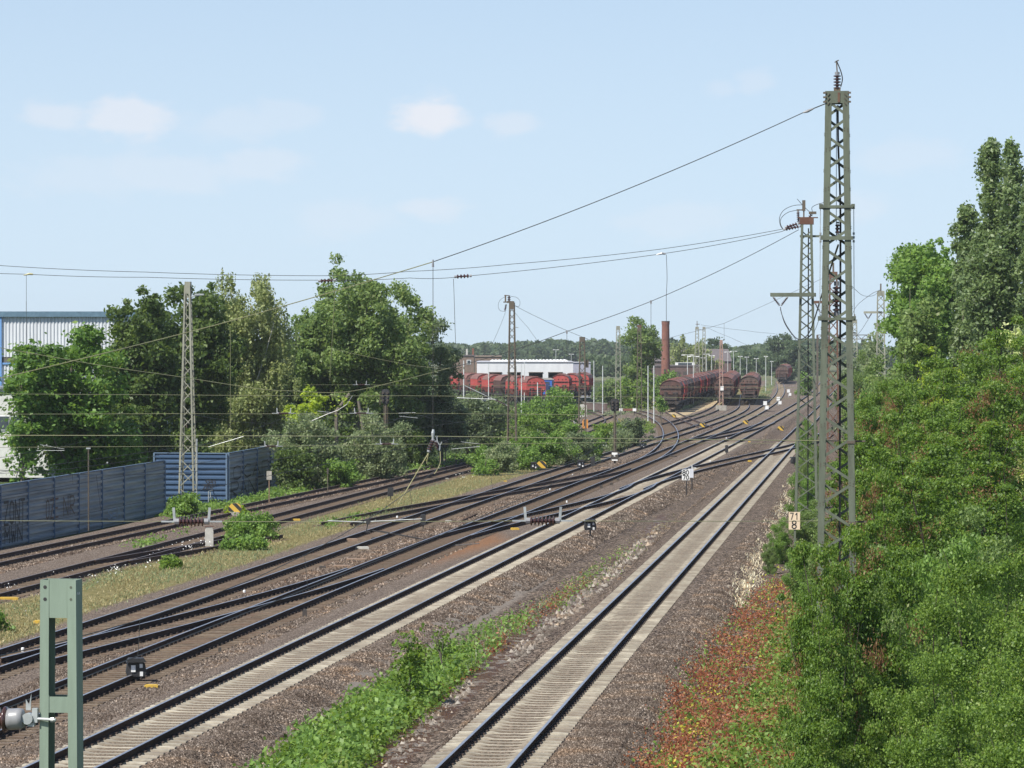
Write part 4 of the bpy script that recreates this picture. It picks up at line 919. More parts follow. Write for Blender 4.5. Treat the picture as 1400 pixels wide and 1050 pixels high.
ptree('maple_tree', 'low dark tree filling the gap above the blue fence corner', 200, 452, 228, 170, 'egg', 30000, .25, 'maple', z0=.02, nc=60, rc=.9, trunk=.2, bark=M_BARK_D, D=5)
ptree('birch_tree', 'drooping pale green birch between the dark trees', 345, 378, 246, 132, 'egg', 42000, .21, 'birch', z0=.16, nc=70, rc=.8, trunk=.16, bark=M_BIRCHB, D=6, droop=1.6, nl=10)
ptree('shade_tree', 'dark leafy tree in the shadow below the birch', 335, 462, 252, 170, 'egg', 26000, .27, 'maple', z0=.0, nc=50, rc=1.0, trunk=.2, bark=M_BARK_D, D=6)
ptree('aspen_tree', 'broadest leafy green tree left of the white shed with the highest crown', 488, 370, 262, 172, 'egg', 56000, .24, 'aspen', z0=.17, nc=120, rc=.9, trunk=.28, D=9.5, nl=12)
ptree('aspen_tree', 'right shoulder of the big green tree group, a slightly lower aspen', 552, 405, 268, 92, 'egg', 24000, .24, 'aspen', z0=.2, nc=60, rc=.8, trunk=.2, D=6)
ptree('aspen_tree', 'left shoulder of the big green tree group, a low aspen beside the birch', 424, 420, 262, 100, 'egg', 24000, .24, 'aspen', z0=.15, nc=50, rc=.8, trunk=.2, D=6)
ptree('shade_tree', 'dark undergrowth tree between the trunks of the big aspen', 515, 490, 274, 240, 'dome', 30000, .27, 'maple', z0=.0, nc=60, rc=1.0, trunk=.2, bark=M_BARK_D, D=5)
ptree('willow_tree', 'slender grey-green willow at the right end of the tree group', 603, 444, 272, 76, 'egg', 24000, .2, 'willow', z0=.05, nc=56, rc=.6, trunk=.14, D=4)
for lab, (u, v, u2, v2, Y) in (('pale slanting trunk under the big aspen, leaning right', (460, 562, 478, 538, 246)), ('pale upright trunk under the big aspen', (497, 590, 490, 548, 246))):
    b = P(u, v, Y); e = P(u2, v2, Y); mb = MB(); mb.tube([(b.x, Y, -.5), b, e], [.16, .13, .10], 7); o = mb.build('bare_trunk', M_BARK, None, (b.x, Y, -.5)); tag(o, lab, 'tree trunk')
# bushes along the left tracks
bg = 'bushes along the left tracks'
ptree('lime_bush', 'yellow-green bush glowing in front of the dark trees', 425, 530, 243, 90, 'round', 9000, .2, 'lime', z0=.12, nc=34, rc=.6, trunk=.06, cat='bush', flat=.55, up=1.0, D=3.5)
ptree('bush', 'grey-green bush at the right end of the blue fence', 420, 566, 226, 112, 'dome', 18000, .16, 'grey', z0=.0, nc=46, rc=.6, trunk=.06, cat='bush', D=4)
ptree('bush', 'grey-green bush left of the tall light signal', 508, 566, 240, 108, 'dome', 17000, .16, 'grey', z0=.0, nc=46, rc=.6, trunk=.06, cat='bush', D=4)
ptree('bush', 'bright leafy bush at the track edge below the grey-green ones', 466, 628, 226, 62, 'dome', 8000, .16, 'bush', z0=.0, nc=30, rc=.45, trunk=.05, cat='bush', D=3)
ptree('bush', 'dark bush between the fence end and the bright track-side bush', 402, 610, 222, 60, 'dome', 8000, .17, 'maple', z0=.0, nc=30, rc=.5, trunk=.05, cat='bush', D=3)
ptree('bush', 'shaded bush behind the near signal post base', 560, 590, 262, 90, 'dome', 10000, .18, 'maple', z0=.0, nc=36, rc=.6, trunk=.05, cat='bush', D=4)
ptree('bush', 'wide grey-green bush left of the slim dark mast', 640, 528, 284, 110, 'dome', 17000, .18, 'willow', z0=.0, nc=60, rc=.7, trunk=.08, cat='bush', D=5)
ptree('bush', 'leafy bush just behind the foot of the slim dark mast', 682, 552, 290, 66, 'dome', 10000, .18, 'aspen', z0=.0, nc=36, rc=.6, trunk=.06, cat='bush', D=4)
ptree('bush', 'tall green bush hiding the foot of the white shed', 752, 532, 340, 92, 'dome', 18000, .19, 'bush', z0=.0, nc=60, rc=.7, trunk=.08, cat='bush', D=5)
ptree('bush', 'fresh green bush right of the slim dark mast', 722, 566, 300, 78, 'dome', 12000, .18, 'bright', z0=.0, nc=40, rc=.6, trunk=.06, cat='bush', D=4)
ptree('bush', 'bush in the strip below the curved track, the largest of its row', 745, 590, 262, 76, 'dome', 13000, .15, 'bush', z0=.0, nc=46, rc=.5, trunk=.06, cat='bush', D=4)
ptree('bush', 'dark rounded bush at the right end of the row below the curved track', 790, 592, 272, 56, 'dome', 10000, .15, 'willow', z0=.0, nc=34, rc=.45, trunk=.06, cat='bush', D=3)
ptree('bush', 'low bush left of the yellow striped point weight', 706, 606, 258, 44, 'dome', 7000, .15, 'bush', z0=.0, nc=26, rc=.4, trunk=.05, cat='bush', D=3)
ptree('bush', 'weedy bush beside the timber post on the grass strip', 664, 628, 246, 32, 'dome', 4000, .14, 'bush', z0=.0, nc=18, rc=.35, trunk=.04, cat='bush', D=2)
for u, vt, Y, w, lf in ((690, 606, 252, 50, 'grey'), (722, 598, 258, 52, 'bush'), (768, 596, 268, 52, 'grey'), (806, 592, 286, 44, 'bush'), (664, 612, 262, 48, 'bush'), (776, 574, 300, 60, 'bush'), (846, 586, 300, 36, 'grey'), (704, 584, 276, 56, 'aspen')):
    ptree('bush', 'low light green bush in the scrubby verge before the curving track', u, vt, Y, w, 'dome', 6500, .15, lf, z0=.0, nc=30, rc=.45, trunk=.04, cat='bush', D=3, group='low bushes of the scrubby verge')
ptree('bush', 'dark green bush on the bend behind the second light signal', 862, 572, 318, 54, 'dome', 9000, .17, 'willow', z0=.0, nc=30, rc=.5, trunk=.05, cat='bush', D=3.5)
ptree('bush', 'bright green bush left of the second light signal', 828, 578, 312, 50, 'dome', 8000, .17, 'bright', z0=.0, nc=28, rc=.5, trunk=.05, cat='bush', D=3.5)
ptree('bush', 'rounded glossy bush standing alone on the dry grass strip', 348, 702, 165, 88, 'egg', 15000, .115, 'bush', z0=.0, nc=46, rc=.40, trunk=.05, cat='bush', D=2.6, zb=-.25)
ptree('bush', 'smaller dark bush pressed against the lone bush on the dry strip', 338, 734, 157, 52, 'dome', 8000, .12, 'bush', z0=.0, nc=28, rc=.36, trunk=.05, cat='bush', D=1.6, zb=-.25)
ptree('bush', 'dark bush cut by the left edge of the photo on the grass strip', -18, 832, 112, 60, 'dome', 5000, .11, 'bush', z0=.0, nc=22, rc=.3, trunk=.04, cat='bush', D=1.3, zb=-.25)
ptree('bush', 'small tuft of fresh green beside the white flowers', 232, 762, 143, 34, 'dome', 3000, .10, 'bright', z0=.0, nc=18, rc=.2, trunk=0, cat='bush', D=1.0, zb=-.25)
ptree('bush', 'low sunlit bramble at the foot of the blue fence corner', 250, 676, 188, 58, 'dome', 9000, .14, 'bush', z0=.0, nc=46, rc=.35, trunk=0, cat='bush', D=3.2, zb=-.5)
ptree('bush', 'low bramble with a few yellowing leaves right of the pale railing', 322, 688, 190, 34, 'dome', 2600, .11, 'lime', z0=.0, nc=30, rc=.22, trunk=0, cat='bush', D=1.6, zb=-.5)
# trees in the yard and beyond
ptree('yard_tree', 'tall leafy tree left of the brick chimney', 876, 438, 520, 62, 'egg', 16000, .34, 'aspen', z0=.12, nc=60, rc=.9, trunk=.25, D=6, zb=-.5)
ptree('yard_tree', 'drooping willow right of the brick chimney', 944, 459, 760, 62, 'round', 12000, .55, 'birch', z0=.0, nc=50, rc=1.3, trunk=.25, D=9, zb=-.6, droop=2.5)
ptree('yard_tree', 'dark round tree below the two far lattice masts', 982, 464, 900, 52, 'round', 7000, .6, 'far', z0=.0, nc=40, rc=1.3, trunk=.25, D=8, zb=-.6)
ptree('yard_tree', 'big round tree on the horizon left of the arm mast', 1071, 457, 980, 44, 'round', 9000, .6, 'far', z0=.0, nc=46, rc=1.4, trunk=.3, D=9, zb=-.6)
ptree('yard_tree', 'lower round tree in front of the big one on the horizon', 1078, 470, 900, 40, 'round', 7000, .6, 'far', z0=.0, nc=40, rc=1.2, trunk=.25, D=8, zb=-.6)
ptree('bush', 'fresh green bush at the foot of the tall yard tree', 862, 518, 500, 62, 'dome', 9000, .3, 'bright', z0=.0, nc=34, rc=.9, trunk=.05, cat='bush', D=5, zb=-.5)
ptree('bush', 'green bush at the foot of the brick chimney', 905, 512, 540, 58, 'dome', 9000, .32, 'bush', z0=.0, nc=34, rc=.9, trunk=.05, cat='bush', D=5, zb=-.5)
ptree('bush', 'bush behind the yard poles left of the tall yard tree', 832, 520, 560, 40, 'dome', 7000, .32, 'aspen', z0=.0, nc=28, rc=.9, trunk=.05, cat='bush', D=5, zb=-.5)
ptree('bush', 'bush beside the far red wagons at the right mast', 1102, 512, 640, 26, 'dome', 5000, .32, 'bush', z0=.0, nc=24, rc=.7, trunk=.05, cat='bush', D=4, zb=-.6)
ptree('bush', 'small shoot of leaves before the leftmost brown wagon', 903, 541, 400, 16, 'round', 1500, .2, 'bush', z0=.45, nc=14, rc=.4, trunk=.05, cat='bush', D=1.4, zb=-.4)
# right-hand trees
ptree('poplar_tree', 'tallest poplar, left leader of the pair near the right edge', 1354, 184, 208, 36, 'poplar', 30000, .21, 'poplar', z0=.10, nc=100, rc=.5, trunk=.22, D=2.6, flat=1.2, seed=71)
ptree('poplar_tree', 'poplar just right of the tallest one, nearly as tall', 1381, 188, 206, 36, 'poplar', 30000, .21, 'poplar', z0=.10, nc=100, rc=.5, trunk=.22, D=2.6, flat=1.2, seed=72)
ptree('poplar_tree', 'poplar cut off by the right edge of the photo', 1412, 236, 202, 40, 'poplar', 26000, .21, 'poplar', z0=.10, nc=90, rc=.5, trunk=.22, D=2.6, flat=1.2, seed=73)
ptree('poplar_tree', 'shorter slim poplar left of the tallest pair', 1322, 276, 212, 36, 'poplar', 24000, .21, 'poplar', z0=.10, nc=90, rc=.5, trunk=.2, D=2.6, flat=1.2, seed=74)
ptree('poplar_tree', 'bushy low poplar filling the foot of the tallest pair', 1352, 330, 204, 76, 'poplar', 30000, .21, 'poplar', z0=.05, nc=100, rc=.6, trunk=.2, D=3.0, flat=1.1, seed=75)
ptree('ash_tree', 'broad rounded green tree left of the poplars', 1268, 330, 232, 104, 'egg', 56000, .23, 'bush', z0=.06, nc=110, rc=.85, trunk=.28, D=7)
ptree('ash_tree', 'lower mid-green tree spilling toward the masts from the broad rounded one', 1258, 414, 214, 70, 'egg', 34000, .22, 'aspen', z0=.0, nc=70, rc=.75, trunk=.2, D=6)
ptree('ash_tree', 'leafy tree closing the gap left of the broad rounded one', 1243, 392, 222, 52, 'egg', 20000, .2, 'bush', z0=.0, nc=60, rc=.6, trunk=.15, D=4, seed=81)
ptree('ash_tree', 'low leafy tree at the foot of the far arm mast', 1208, 498, 206, 62, 'egg', 16000, .19, 'aspen', z0=.0, nc=56, rc=.6, trunk=.12, D=4, seed=82)
ptree('willow_tree', 'pale grey-green willow behind the far arm mast', 1190, 448, 352, 46, 'egg', 10000, .26, 'grey', z0=.0, nc=46, rc=.8, trunk=.15, D=5)
ptree('willow_tree', 'dim grey-green tree low behind the tallest mast', 1166, 492, 300, 44, 'egg', 9000, .24, 'willow', z0=.0, nc=40, rc=.7, trunk=.12, D=4)
# the thicket on the right: shrubs of each kind, from copied shapes
def shrub_proto(lf, n, size, seed, W=4.2, H=3.4, flat=.7, up=.5, pods=0.0, rc=.48, prof='dome'):
    rng = np.random.default_rng(seed); C, d, tops = crown(rng, W, W * .85, 0, H, prof, 52, n, rc, .62, flat)
    me = leaf_mesh('crown', C, size, rng, LF[lf], up, outw=d); pm = None
    if pods:
        # a few hanging bunches of brown pods
        nb = 16; a = rng.uniform(0, 6.28, nb); t = rng.uniform(.35, .95, nb); pr = PROF[prof](t) * W * .48
        cc = np.stack([np.cos(a) * pr, np.sin(a) * pr * .85, t * H], 1); k = rng.integers(0, nb, int(n * pods)); C2 = cc[k] + rng.normal(0, 1, (len(k), 3)) * np.array([.20, .20, .14])
        pm = leaf_mesh('dry_pods', C2, size * .9, rng, LF['brown'], .2, .4, 1.5)
    mb = MB()
    for i in range(6):
        e = tops[rng.integers(len(tops))]; mb.tube([(rng.normal(0, .1), rng.normal(0, .1), -.4), (e[0] * .4, e[1] * .4, e[2] * .55), tuple(e)], [.05, .035, .012], 5)
    for i in range(16):
        e = tops[rng.integers(len(tops))]; v = np.array([e[0], e[1], .35 * H]); v /= np.linalg.norm(v) + 1e-6; q = e + v * rng.uniform(.25, .8); mb.tube([tuple(e * .7), tuple(e), tuple(q)], [.02, .012, .005], 4)
    sm = bpy.data.meshes.new('stems'); sm.from_pydata(mb.v, [], mb.f); sm.materials.append(M_BARK_D); sm.update()
    return me, pm, sm
PROTO = {
    'locust': [shrub_proto('thick', 56000, .082, 301, H=6.4, flat=.5, up=.9, prof='dome'), shrub_proto('thick', 56000, .082, 302, H=6.4, pods=.03, flat=.5, up=.9, prof='egg')],
    'bright': [shrub_proto('bright', 56000, .064, 303, H=5.0, flat=.7), shrub_proto('bright', 52000, .068, 304, H=5.0, flat=.65)],
    'mid': [shrub_proto('bush', 42000, .085, 305, H=5.0), shrub_proto('aspen', 42000, .085, 306, H=5.0)],
    'pods': [shrub_proto('thick', 52000, .082, 307, H=6.4, pods=.06, flat=.5, up=.9, prof='egg')],
}
PH = {'locust': 6.4, 'bright': 5.0, 'mid': 5.0, 'pods': 6.4}
SHRUB_N = [0]
def shrub(kind, name, label, group, u, vt, Y, wpx, zb=None, yaw=None):
    b, H = by_px(u, vt, Y, zb); SHRUB_N[0] += 1; rr = random.Random(SHRUB_N[0] * 17); me, pm, sm = PROTO[kind][SHRUB_N[0] % len(PROTO[kind])]
    t = thing(name, label, 'shrub', b, rr.uniform(0, 6.28), group); s = wpx * Y / F_PX / 4.2; t.scale = (s, s, H / PH[kind])
    place('crown', me, t); place('stems', sm, t)
    if pm: place('dry_pods', pm, t)
    return t
THK = [
    ('locust', 'feathery_shrub', 'feathery dark green shrubs massed right of the tallest mast', 'feathery shrubs of the right thicket', [
        (1215, 560, 112, 170), (1290, 512, 122, 190), (1368, 500, 128, 200), (1252, 600, 96, 200), (1335, 575, 100, 210), (1415, 545, 106, 200), (1198, 640, 90, 150), (1222, 690, 80, 170), (1300, 650, 86, 200), (1385, 640, 90, 190), (1190, 520, 150, 110), (1245, 478, 158, 150), (1330, 462, 150, 170), (1410, 440, 146, 170), (1188, 590, 124, 120), (1290, 560, 112, 170), (1150, 742, 64, 170), (1120, 800, 61, 130), (1192, 722, 64, 170), (1128, 872, 58, 150), (1136, 768, 62, 120)]),
    ('pods', 'pod_shrub', 'shrubs with bunches of dry brown pods high on the thicket slope', 'pod-bearing shrubs of the thicket', [
        (1240, 540, 116, 130), (1350, 530, 118, 150), (1390, 470, 142, 160), (1208, 655, 86, 120), (1290, 600, 104, 150)]),
    ('mid', 'leafy_shrub', 'mid-green leafy shrubs filling the lower thicket beside the tallest mast', 'leafy shrubs of the right thicket', [
        (1112, 690, 150, 70), (1104, 640, 172, 60), (1150, 690, 112, 100), (1118, 735, 120, 70), (1200, 770, 74, 170), (1280, 735, 76, 190), (1108, 600, 205, 46), (1066, 708, 153, 42), (1180, 490, 240, 70), (1100, 572, 240, 34), (1350, 715, 80, 190), (1092, 742, 128, 50), (1052, 738, 146, 26), (1196, 520, 175, 100), (1218, 500, 196, 110), (1185, 560, 160, 90)]),
    ('bright', 'sunlit_shrub', 'bright small-leaved shrubs in the lower right corner', 'bright shrubs of the lower right corner', [
        (1345, 765, 68, 230), (1415, 735, 72, 220), (1265, 810, 66, 210), (1385, 845, 61, 240), (1300, 885, 59, 230), (1400, 925, 55, 240), (1330, 960, 53, 230), (1235, 925, 58, 200), (1265, 1000, 52, 220), (1165, 940, 62, 130), (1200, 865, 65, 170), (1180, 1010, 58, 130), (1400, 1010, 50, 240)]),
]
for kind, nm, lab, grp, spots in THK:
    for (u, v, Y, w) in spots: shrub(kind, nm, lab, grp, u, v, Y, w)
ptree('lime_bush', 'yellow-green bush on the slope below the broad rounded tree', 1283, 480, 182, 56, 'round', 9000, .17, 'lime', z0=.2, nc=34, rc=.5, trunk=.06, cat='bush', flat=.6, up=.8, D=2.2)
ptree('pale_shrub', 'pale big-leaved plant high at the right edge of the thicket', 1398, 606, 118, 52, 'round', 900, .22, 'pale', z0=.62, nc=24, rc=.3, trunk=.04, cat='shrub', aspect=.8, up=.8)
ptree('pale_shrub', 'small pale big-leaved sprig below the poplars', 1385, 442, 165, 34, 'round', 260, .24, 'pale', z0=.78, nc=16, rc=.3, trunk=.04, cat='shrub', aspect=.8, up=.8)

# ------------------------------------------------------------------ ground plants nobody could count
def inside_px(poly, n, rng, z=-.21):
    pts = [G(u, v, z) for u, v in poly]; a = np.array([(p.x, p.y) for p in pts]); lo, hi = a.min(0), a.max(0); out = []
    tot = 0
    while tot < n:
        # nearer ground gets more plants, as many as its size in the picture asks for
        y = 1 / rng.uniform(1 / hi[1], 1 / lo[1], 60000); x = rng.uniform(lo[0], hi[0], 60000); ins = np.zeros(len(x), bool)
        for i in range(len(a)):
            x1, y1 = a[i]; x2, y2 = a[(i + 1) % len(a)]; c = (y1 > y) != (y2 > y); ins ^= c & (x < (x2 - x1) * (y - y1) / ((y2 - y1) or 1e-9) + x1)
        q = np.stack([x[ins], y[ins]], 1); out.append(q); tot += len(q)
    return np.concatenate(out)[:n]
def clumpy(Q, rng, sc, thr):
    """keep points where a smooth random field is high: patches instead of an even carpet"""
    f = np.zeros(len(Q))
    for k in range(5):
        th = rng.uniform(0, 6.28); w = 2 * np.pi / (sc * rng.uniform(.35, 1.6)); f += np.sin((Q[:, 0] * np.cos(th) + Q[:, 1] * .12 * np.sin(th)) * w + rng.uniform(0, 6.28))
    f = f + rng.normal(0, 1.3, len(f)); Q = Q + rng.normal(0, 1, Q.shape) * np.array([.16, 1.1]); return Q[f > thr], f[f > thr]
def carpet(name, label, polys, n, size, lf, h, rng_seed, sc=1.6, thr=-1, up=.5, aspect=.62, vert=0.0, zoff=0.0):
    rng = np.random.default_rng(rng_seed); Cs = []
    for poly in polys:
        Q = inside_px(poly, n // len(polys), rng); Q, f = clumpy(Q, rng, sc, thr); z = terrain_z(Q[:, 0], Q[:, 1])
        hh = h * np.clip(.35 + .25 * f, .15, 1.2) * rng.uniform(0, 1, len(Q)) ** .8; Cs.append(np.stack([Q[:, 0], Q[:, 1], z + hh + zoff], 1))
    C = np.concatenate(Cs); o = place(name, leaf_mesh(name, C, size, rng, LF[lf], up, aspect, vert)); tag(o, label, None, None, 'stuff'); o['category'] = 'ground plants'; return o
W1 = [(335, 1075), (352, 1045), (400, 1003), (470, 960), (545, 915), (600, 885), (645, 884), (640, 900), (590, 945), (525, 995), (490, 1035), (462, 1075)]
carpet('green_weeds', 'lush low green weeds on the strip between the concrete tracks', [W1], 44000, .10, 'weed', .42, 41, .8, -.4)
carpet('green_weeds', 'darker nettle-like leaves among the lush weeds on the strip', [W1], 22000, .13, 'bush', .60, 141, .9, .2)
carpet('grass_blades', 'thin grass blades standing in the weed strip', [W1, [(545, 915), (640, 858), (740, 812), (750, 830), (690, 865), (600, 935)]], 3500, .26, 'grey', .42, 142, 1.2, .6, vert=-3, aspect=.09)
carpet('strip_weeds', 'mixed taller weeds at the far end of the strip', [[(545, 915), (640, 858), (720, 825), (735, 838), (690, 865), (650, 905), (600, 940)]], 7000, .11, 'bush', .50, 42, .7, .9)
carpet('dry_weeds', 'reddish dry weeds fringing the brown puddle', [[(545, 930), (640, 872), (735, 815), (800, 775), (790, 800), (730, 840), (650, 895), (590, 950)]], 5000, .08, 'red', .22, 43, 1.0, .6, vert=.5)
carpet('dry_weeds', 'straw-coloured tufts along the sandy path', [[(640, 862), (740, 802), (820, 755), (930, 690), (915, 712), (840, 770), (740, 835)]], 5000, .09, 'dry', .2, 44, 1.0, .4, vert=-1.5, aspect=.2)
carpet('path_weeds', 'scattered green tufts between path and puddle', [[(740, 815), (800, 775), (860, 735), (880, 740), (830, 785), (760, 825)]], 2600, .09, 'bush', .3, 45, .8, 1.4)
CR = [(850, 1075), (893, 1005), (924, 935), (956, 885), (990, 848), (1026, 800), (1062, 775), (1100, 790), (1120, 860), (1130, 960), (1180, 1075)]
carpet('red_creeper', 'red-leaved creeper beside the right gravel shoulder', [CR], 60000, .075, 'red', .18, 46, 1.0, -1.9)
carpet('green_creeper', 'sparse green leaves growing through the red creeper', [CR], 16000, .085, 'bush', .24, 146, .8, .9)
carpet('green_creeper', 'green creeper leaves mixed into the red creeper', [[(930, 1075), (1000, 985), (1040, 900), (1060, 830), (1110, 790), (1150, 860), (1200, 1075)]], 34000, .10, 'bright', .32, 47, 1.0, -.1)
carpet('yellow_creeper', 'yellow-green creeper at the foot of the hectometre board', [[(1000, 872), (1020, 835), (1045, 775), (1065, 755), (1092, 790), (1090, 850), (1030, 900)], [(900, 1040), (940, 960), (980, 900), (1000, 900), (960, 980), (930, 1060)]], 1800, .08, 'yellow', .20, 48, .8, 1.0)
carpet('straw_grass', 'bleached dry grass tuft on the shoulder left of the hectometre board', [[(1000, 815), (1012, 790), (1030, 755), (1042, 735), (1046, 745), (1034, 785), (1016, 815)], [(1046, 735), (1066, 690), (1086, 650), (1090, 650), (1076, 690), (1052, 738)]], 4200, .16, 'straw', .22, 49, 1.0, -.6, vert=-2.5, aspect=.12)
SG = PG_GRASS
carpet('dry_grass', 'dry yellow-green grass on the strip between the yard tracks', [SG], 60000, .13, 'dry', .12, 50, 2.6, -.4, vert=-2.5, aspect=.16)
carpet('green_grass', 'greener grass tufts within the dry strip', [SG], 40000, .13, 'grey', .14, 51, 3.2, .3, vert=-2.5, aspect=.18)
carpet('verge_grass', 'bright green verge inside the tight curve', [[(846, 588), (862, 577), (885, 575), (896, 583), (885, 592), (860, 598)]], 5000, .2, 'weed', .3, 52, 2.5, -1.5, vert=-1, aspect=.3)
carpet('yard_grass', 'yellowish grass between the parked wagons', [[(930, 562), (958, 552), (990, 545), (1000, 535), (985, 535), (945, 552)], [(1036, 545), (1050, 520), (1060, 522), (1052, 545)], [(820, 570), (850, 556), (900, 552), (905, 558), (860, 566)]], 12000, .3, 'grey', .35, 53, 5, -1.0, vert=-1, aspect=.3)
carpet('track_weeds', 'low weeds growing along the fence-side tracks', [[(170, 745), (250, 722), (262, 728), (190, 750)], [(440, 716), (500, 700), (540, 697), (500, 708), (450, 722)], [(220, 705), (330, 692), (330, 700), (240, 714)]], 4500, .12, 'bush', .2, 54, 1.4, .8)
carpet('fence_weeds', 'green strip behind the fence and under the left trees', [[(215, 692), (330, 680), (460, 655), (600, 628), (700, 608), (700, 618), (600, 640), (460, 664), (330, 692), (225, 708)]], 16000, .16, 'bush', .4, 55, 2.0, -1.0)
# white wild flowers
rng = np.random.default_rng(77); Cs = []
for u, v, su, sv, k in ((160, 786, 12, 6, 60), (130, 800, 6, 4, 16), (95, 800, 30, 14, 24), (18, 812, 16, 3, 24), (258, 754, 16, 5, 60), (278, 748, 12, 4, 40), (222, 764, 16, 5, 24), (645, 650, 12, 6, 46), (632, 655, 8, 4, 20), (672, 642, 8, 4, 20), (35, 845, 25, 10, 8), (205, 775, 8, 6, 16)):
    for _ in range(int(k * .6)):
        p = G(u + rng.normal(0, su * .6), v + rng.normal(0, sv * .6), -.2); Cs.append((p.x, p.y, -.2 + rng.uniform(.1, .42)))
wf = leaf_mat('petal_white', (.62, .62, .58), (.80, .80, .76), trans=.2); o = place('wild_flowers', leaf_mesh('wild_flowers', np.array(Cs), .055, rng, wf, .9, .9)); tag(o, 'white wild flowers dotted over the dry grass strip', 'flowers', None, 'stuff')
# sapling on the weed strip
ptree('sapling', 'small light green sapling standing in the weeds between the concrete tracks', 558, 856, 93, 74, 'dome', 1100, .10, 'weed', z0=.16, nc=34, rc=.20, trunk=.014, cat='sapling', D=1.2, zb=-.6, hollow=.2, nl=5, lobes=5)
ptree('sapling', 'smaller thin sapling behind the light green one on the strip', 602, 848, 101, 56, 'dome', 260, .09, 'weed', z0=.2, nc=22, rc=.18, trunk=.011, cat='sapling', D=.9, zb=-.6, hollow=.2, nl=5, lobes=5)
# far woods
def far_woods(label, u0, u1, Y, tops, n, size, seed, depth=120):
    rng = np.random.default_rng(seed); us = np.linspace(u0, u1, len(tops)); u = rng.uniform(u0, u1, n); nt_ = int((u1 - u0) / 7)
    cu = rng.uniform(u0, u1, nt_ * 6); vt = np.interp(cu, us, tops) + np.abs(rng.normal(0, 3.0, len(cu))); cy = Y + rng.uniform(0, depth, len(cu)); k = rng.integers(0, len(cu), n); Cs = np.empty((n, 3))
    hh = HC + (V_H - vt) * cy / F_PX + 1.0; cx = (cu - 700) / F_PX * cy
    d = rng.normal(size=(n, 3)); d /= np.linalg.norm(d, axis=1)[:, None]; r = 3.2 * Y / 1300
    zc = hh * .62; Cs[:, 0] = cx[k] + d[:, 0] * r * .8; Cs[:, 1] = cy[k] + d[:, 1] * r; Cs[:, 2] = -1 + zc[k] + d[:, 2] * hh[k] * .40
    o = place('far_woods', leaf_mesh('far_woods', Cs, size, rng, LF['far'], .4, .8, outw=d)); tag(o, label, 'woods', None, 'stuff'); return o
far_woods('hazy far woods along the left horizon behind the white shed', 560, 880, 1500, [466, 470, 468, 470, 472, 468, 470, 466, 468, 464, 466, 469, 462, 468, 468, 466], 22000, 1.7, 91)
far_woods('hazy far woods along the right horizon behind the parked wagons', 880, 1240, 1350, [466, 462, 464, 474, 470, 476, 474, 472, 470, 468, 466, 464, 466, 468, 470, 474, 476, 472], 24000, 1.6, 92)
far_woods('nearer hedge of trees at the back of the yard', 800, 1120, 980, [484, 486, 488, 482, 480, 478, 484, 486, 480, 484, 480, 478, 482, 480, 484, 482], 20000, 1.1, 93, 60)
far_woods('distant woods left behind the tree group', -60, 640, 1600, [474, 474, 472, 470], 8000, 2.2, 94)

# ------------------------------------------------------------------ loose gravel: real stones on the shoulders and between the near tracks
def stones(name, label, polys, n, size, lf, seed, zoff=0.0):
    rng = np.random.default_rng(seed); Cs = []
    for poly, k in polys: Cs.append(inside_px(poly, int(n * k), rng))
    Q = np.concatenate(Cs); keep = np.ones(len(Q), bool)
    for ln in (T_R, T_L, T_3, T_4, T_D, T_X, T_S, T_5):
        d = np.abs(Q[:, 0] - ln(Q[:, 1]) - GA / 2); keep &= ~((d < 1.36) & (Q[:, 1] > ln.y0) & (Q[:, 1] < ln.y1))
    Q = Q[keep]; n = len(Q); z = terrain_z(Q[:, 0], Q[:, 1]); s = size * rng.uniform(.55, 1.35, n) * np.clip(Q[:, 1] / 105, .8, 1.6)
    a = rng.uniform(0, 6.28, n); V = np.empty((n, 5, 3)); 
    for j in range(4):
        r = s * rng.uniform(.38, .62, n); V[:, j, 0] = Q[:, 0] + np.cos(a + j * 1.571) * r; V[:, j, 1] = Q[:, 1] + np.sin(a + j * 1.571) * r; V[:, j, 2] = z + s * rng.uniform(-.12, .12, n)
    V[:, 4, 0] = Q[:, 0] + rng.uniform(-.22, .22, n) * s; V[:, 4, 1] = Q[:, 1] + rng.uniform(-.22, .22, n) * s; V[:, 4, 2] = z + s * rng.uniform(.35, .75, n)
    F = np.array([[0, 1, 4], [1, 2, 4], [2, 3, 4], [3, 0, 4]])[None] + (np.arange(n) * 5)[:, None, None]; F = F.reshape(-1, 3)
    me = bpy.data.meshes.new(name); me.vertices.add(5 * n); me.vertices.foreach_set('co', V.astype(np.float32).ravel()); me.loops.add(F.size); me.loops.foreach_set('vertex_index', F.astype(np.int32).ravel()); me.polygons.add(len(F)); me.polygons.foreach_set('loop_start', np.arange(len(F), dtype=np.int32) * 3)
    me.update(calc_edges=True); me.materials.append(lf); o = place(name, me); tag(o, label, 'gravel', None, 'stuff'); return o
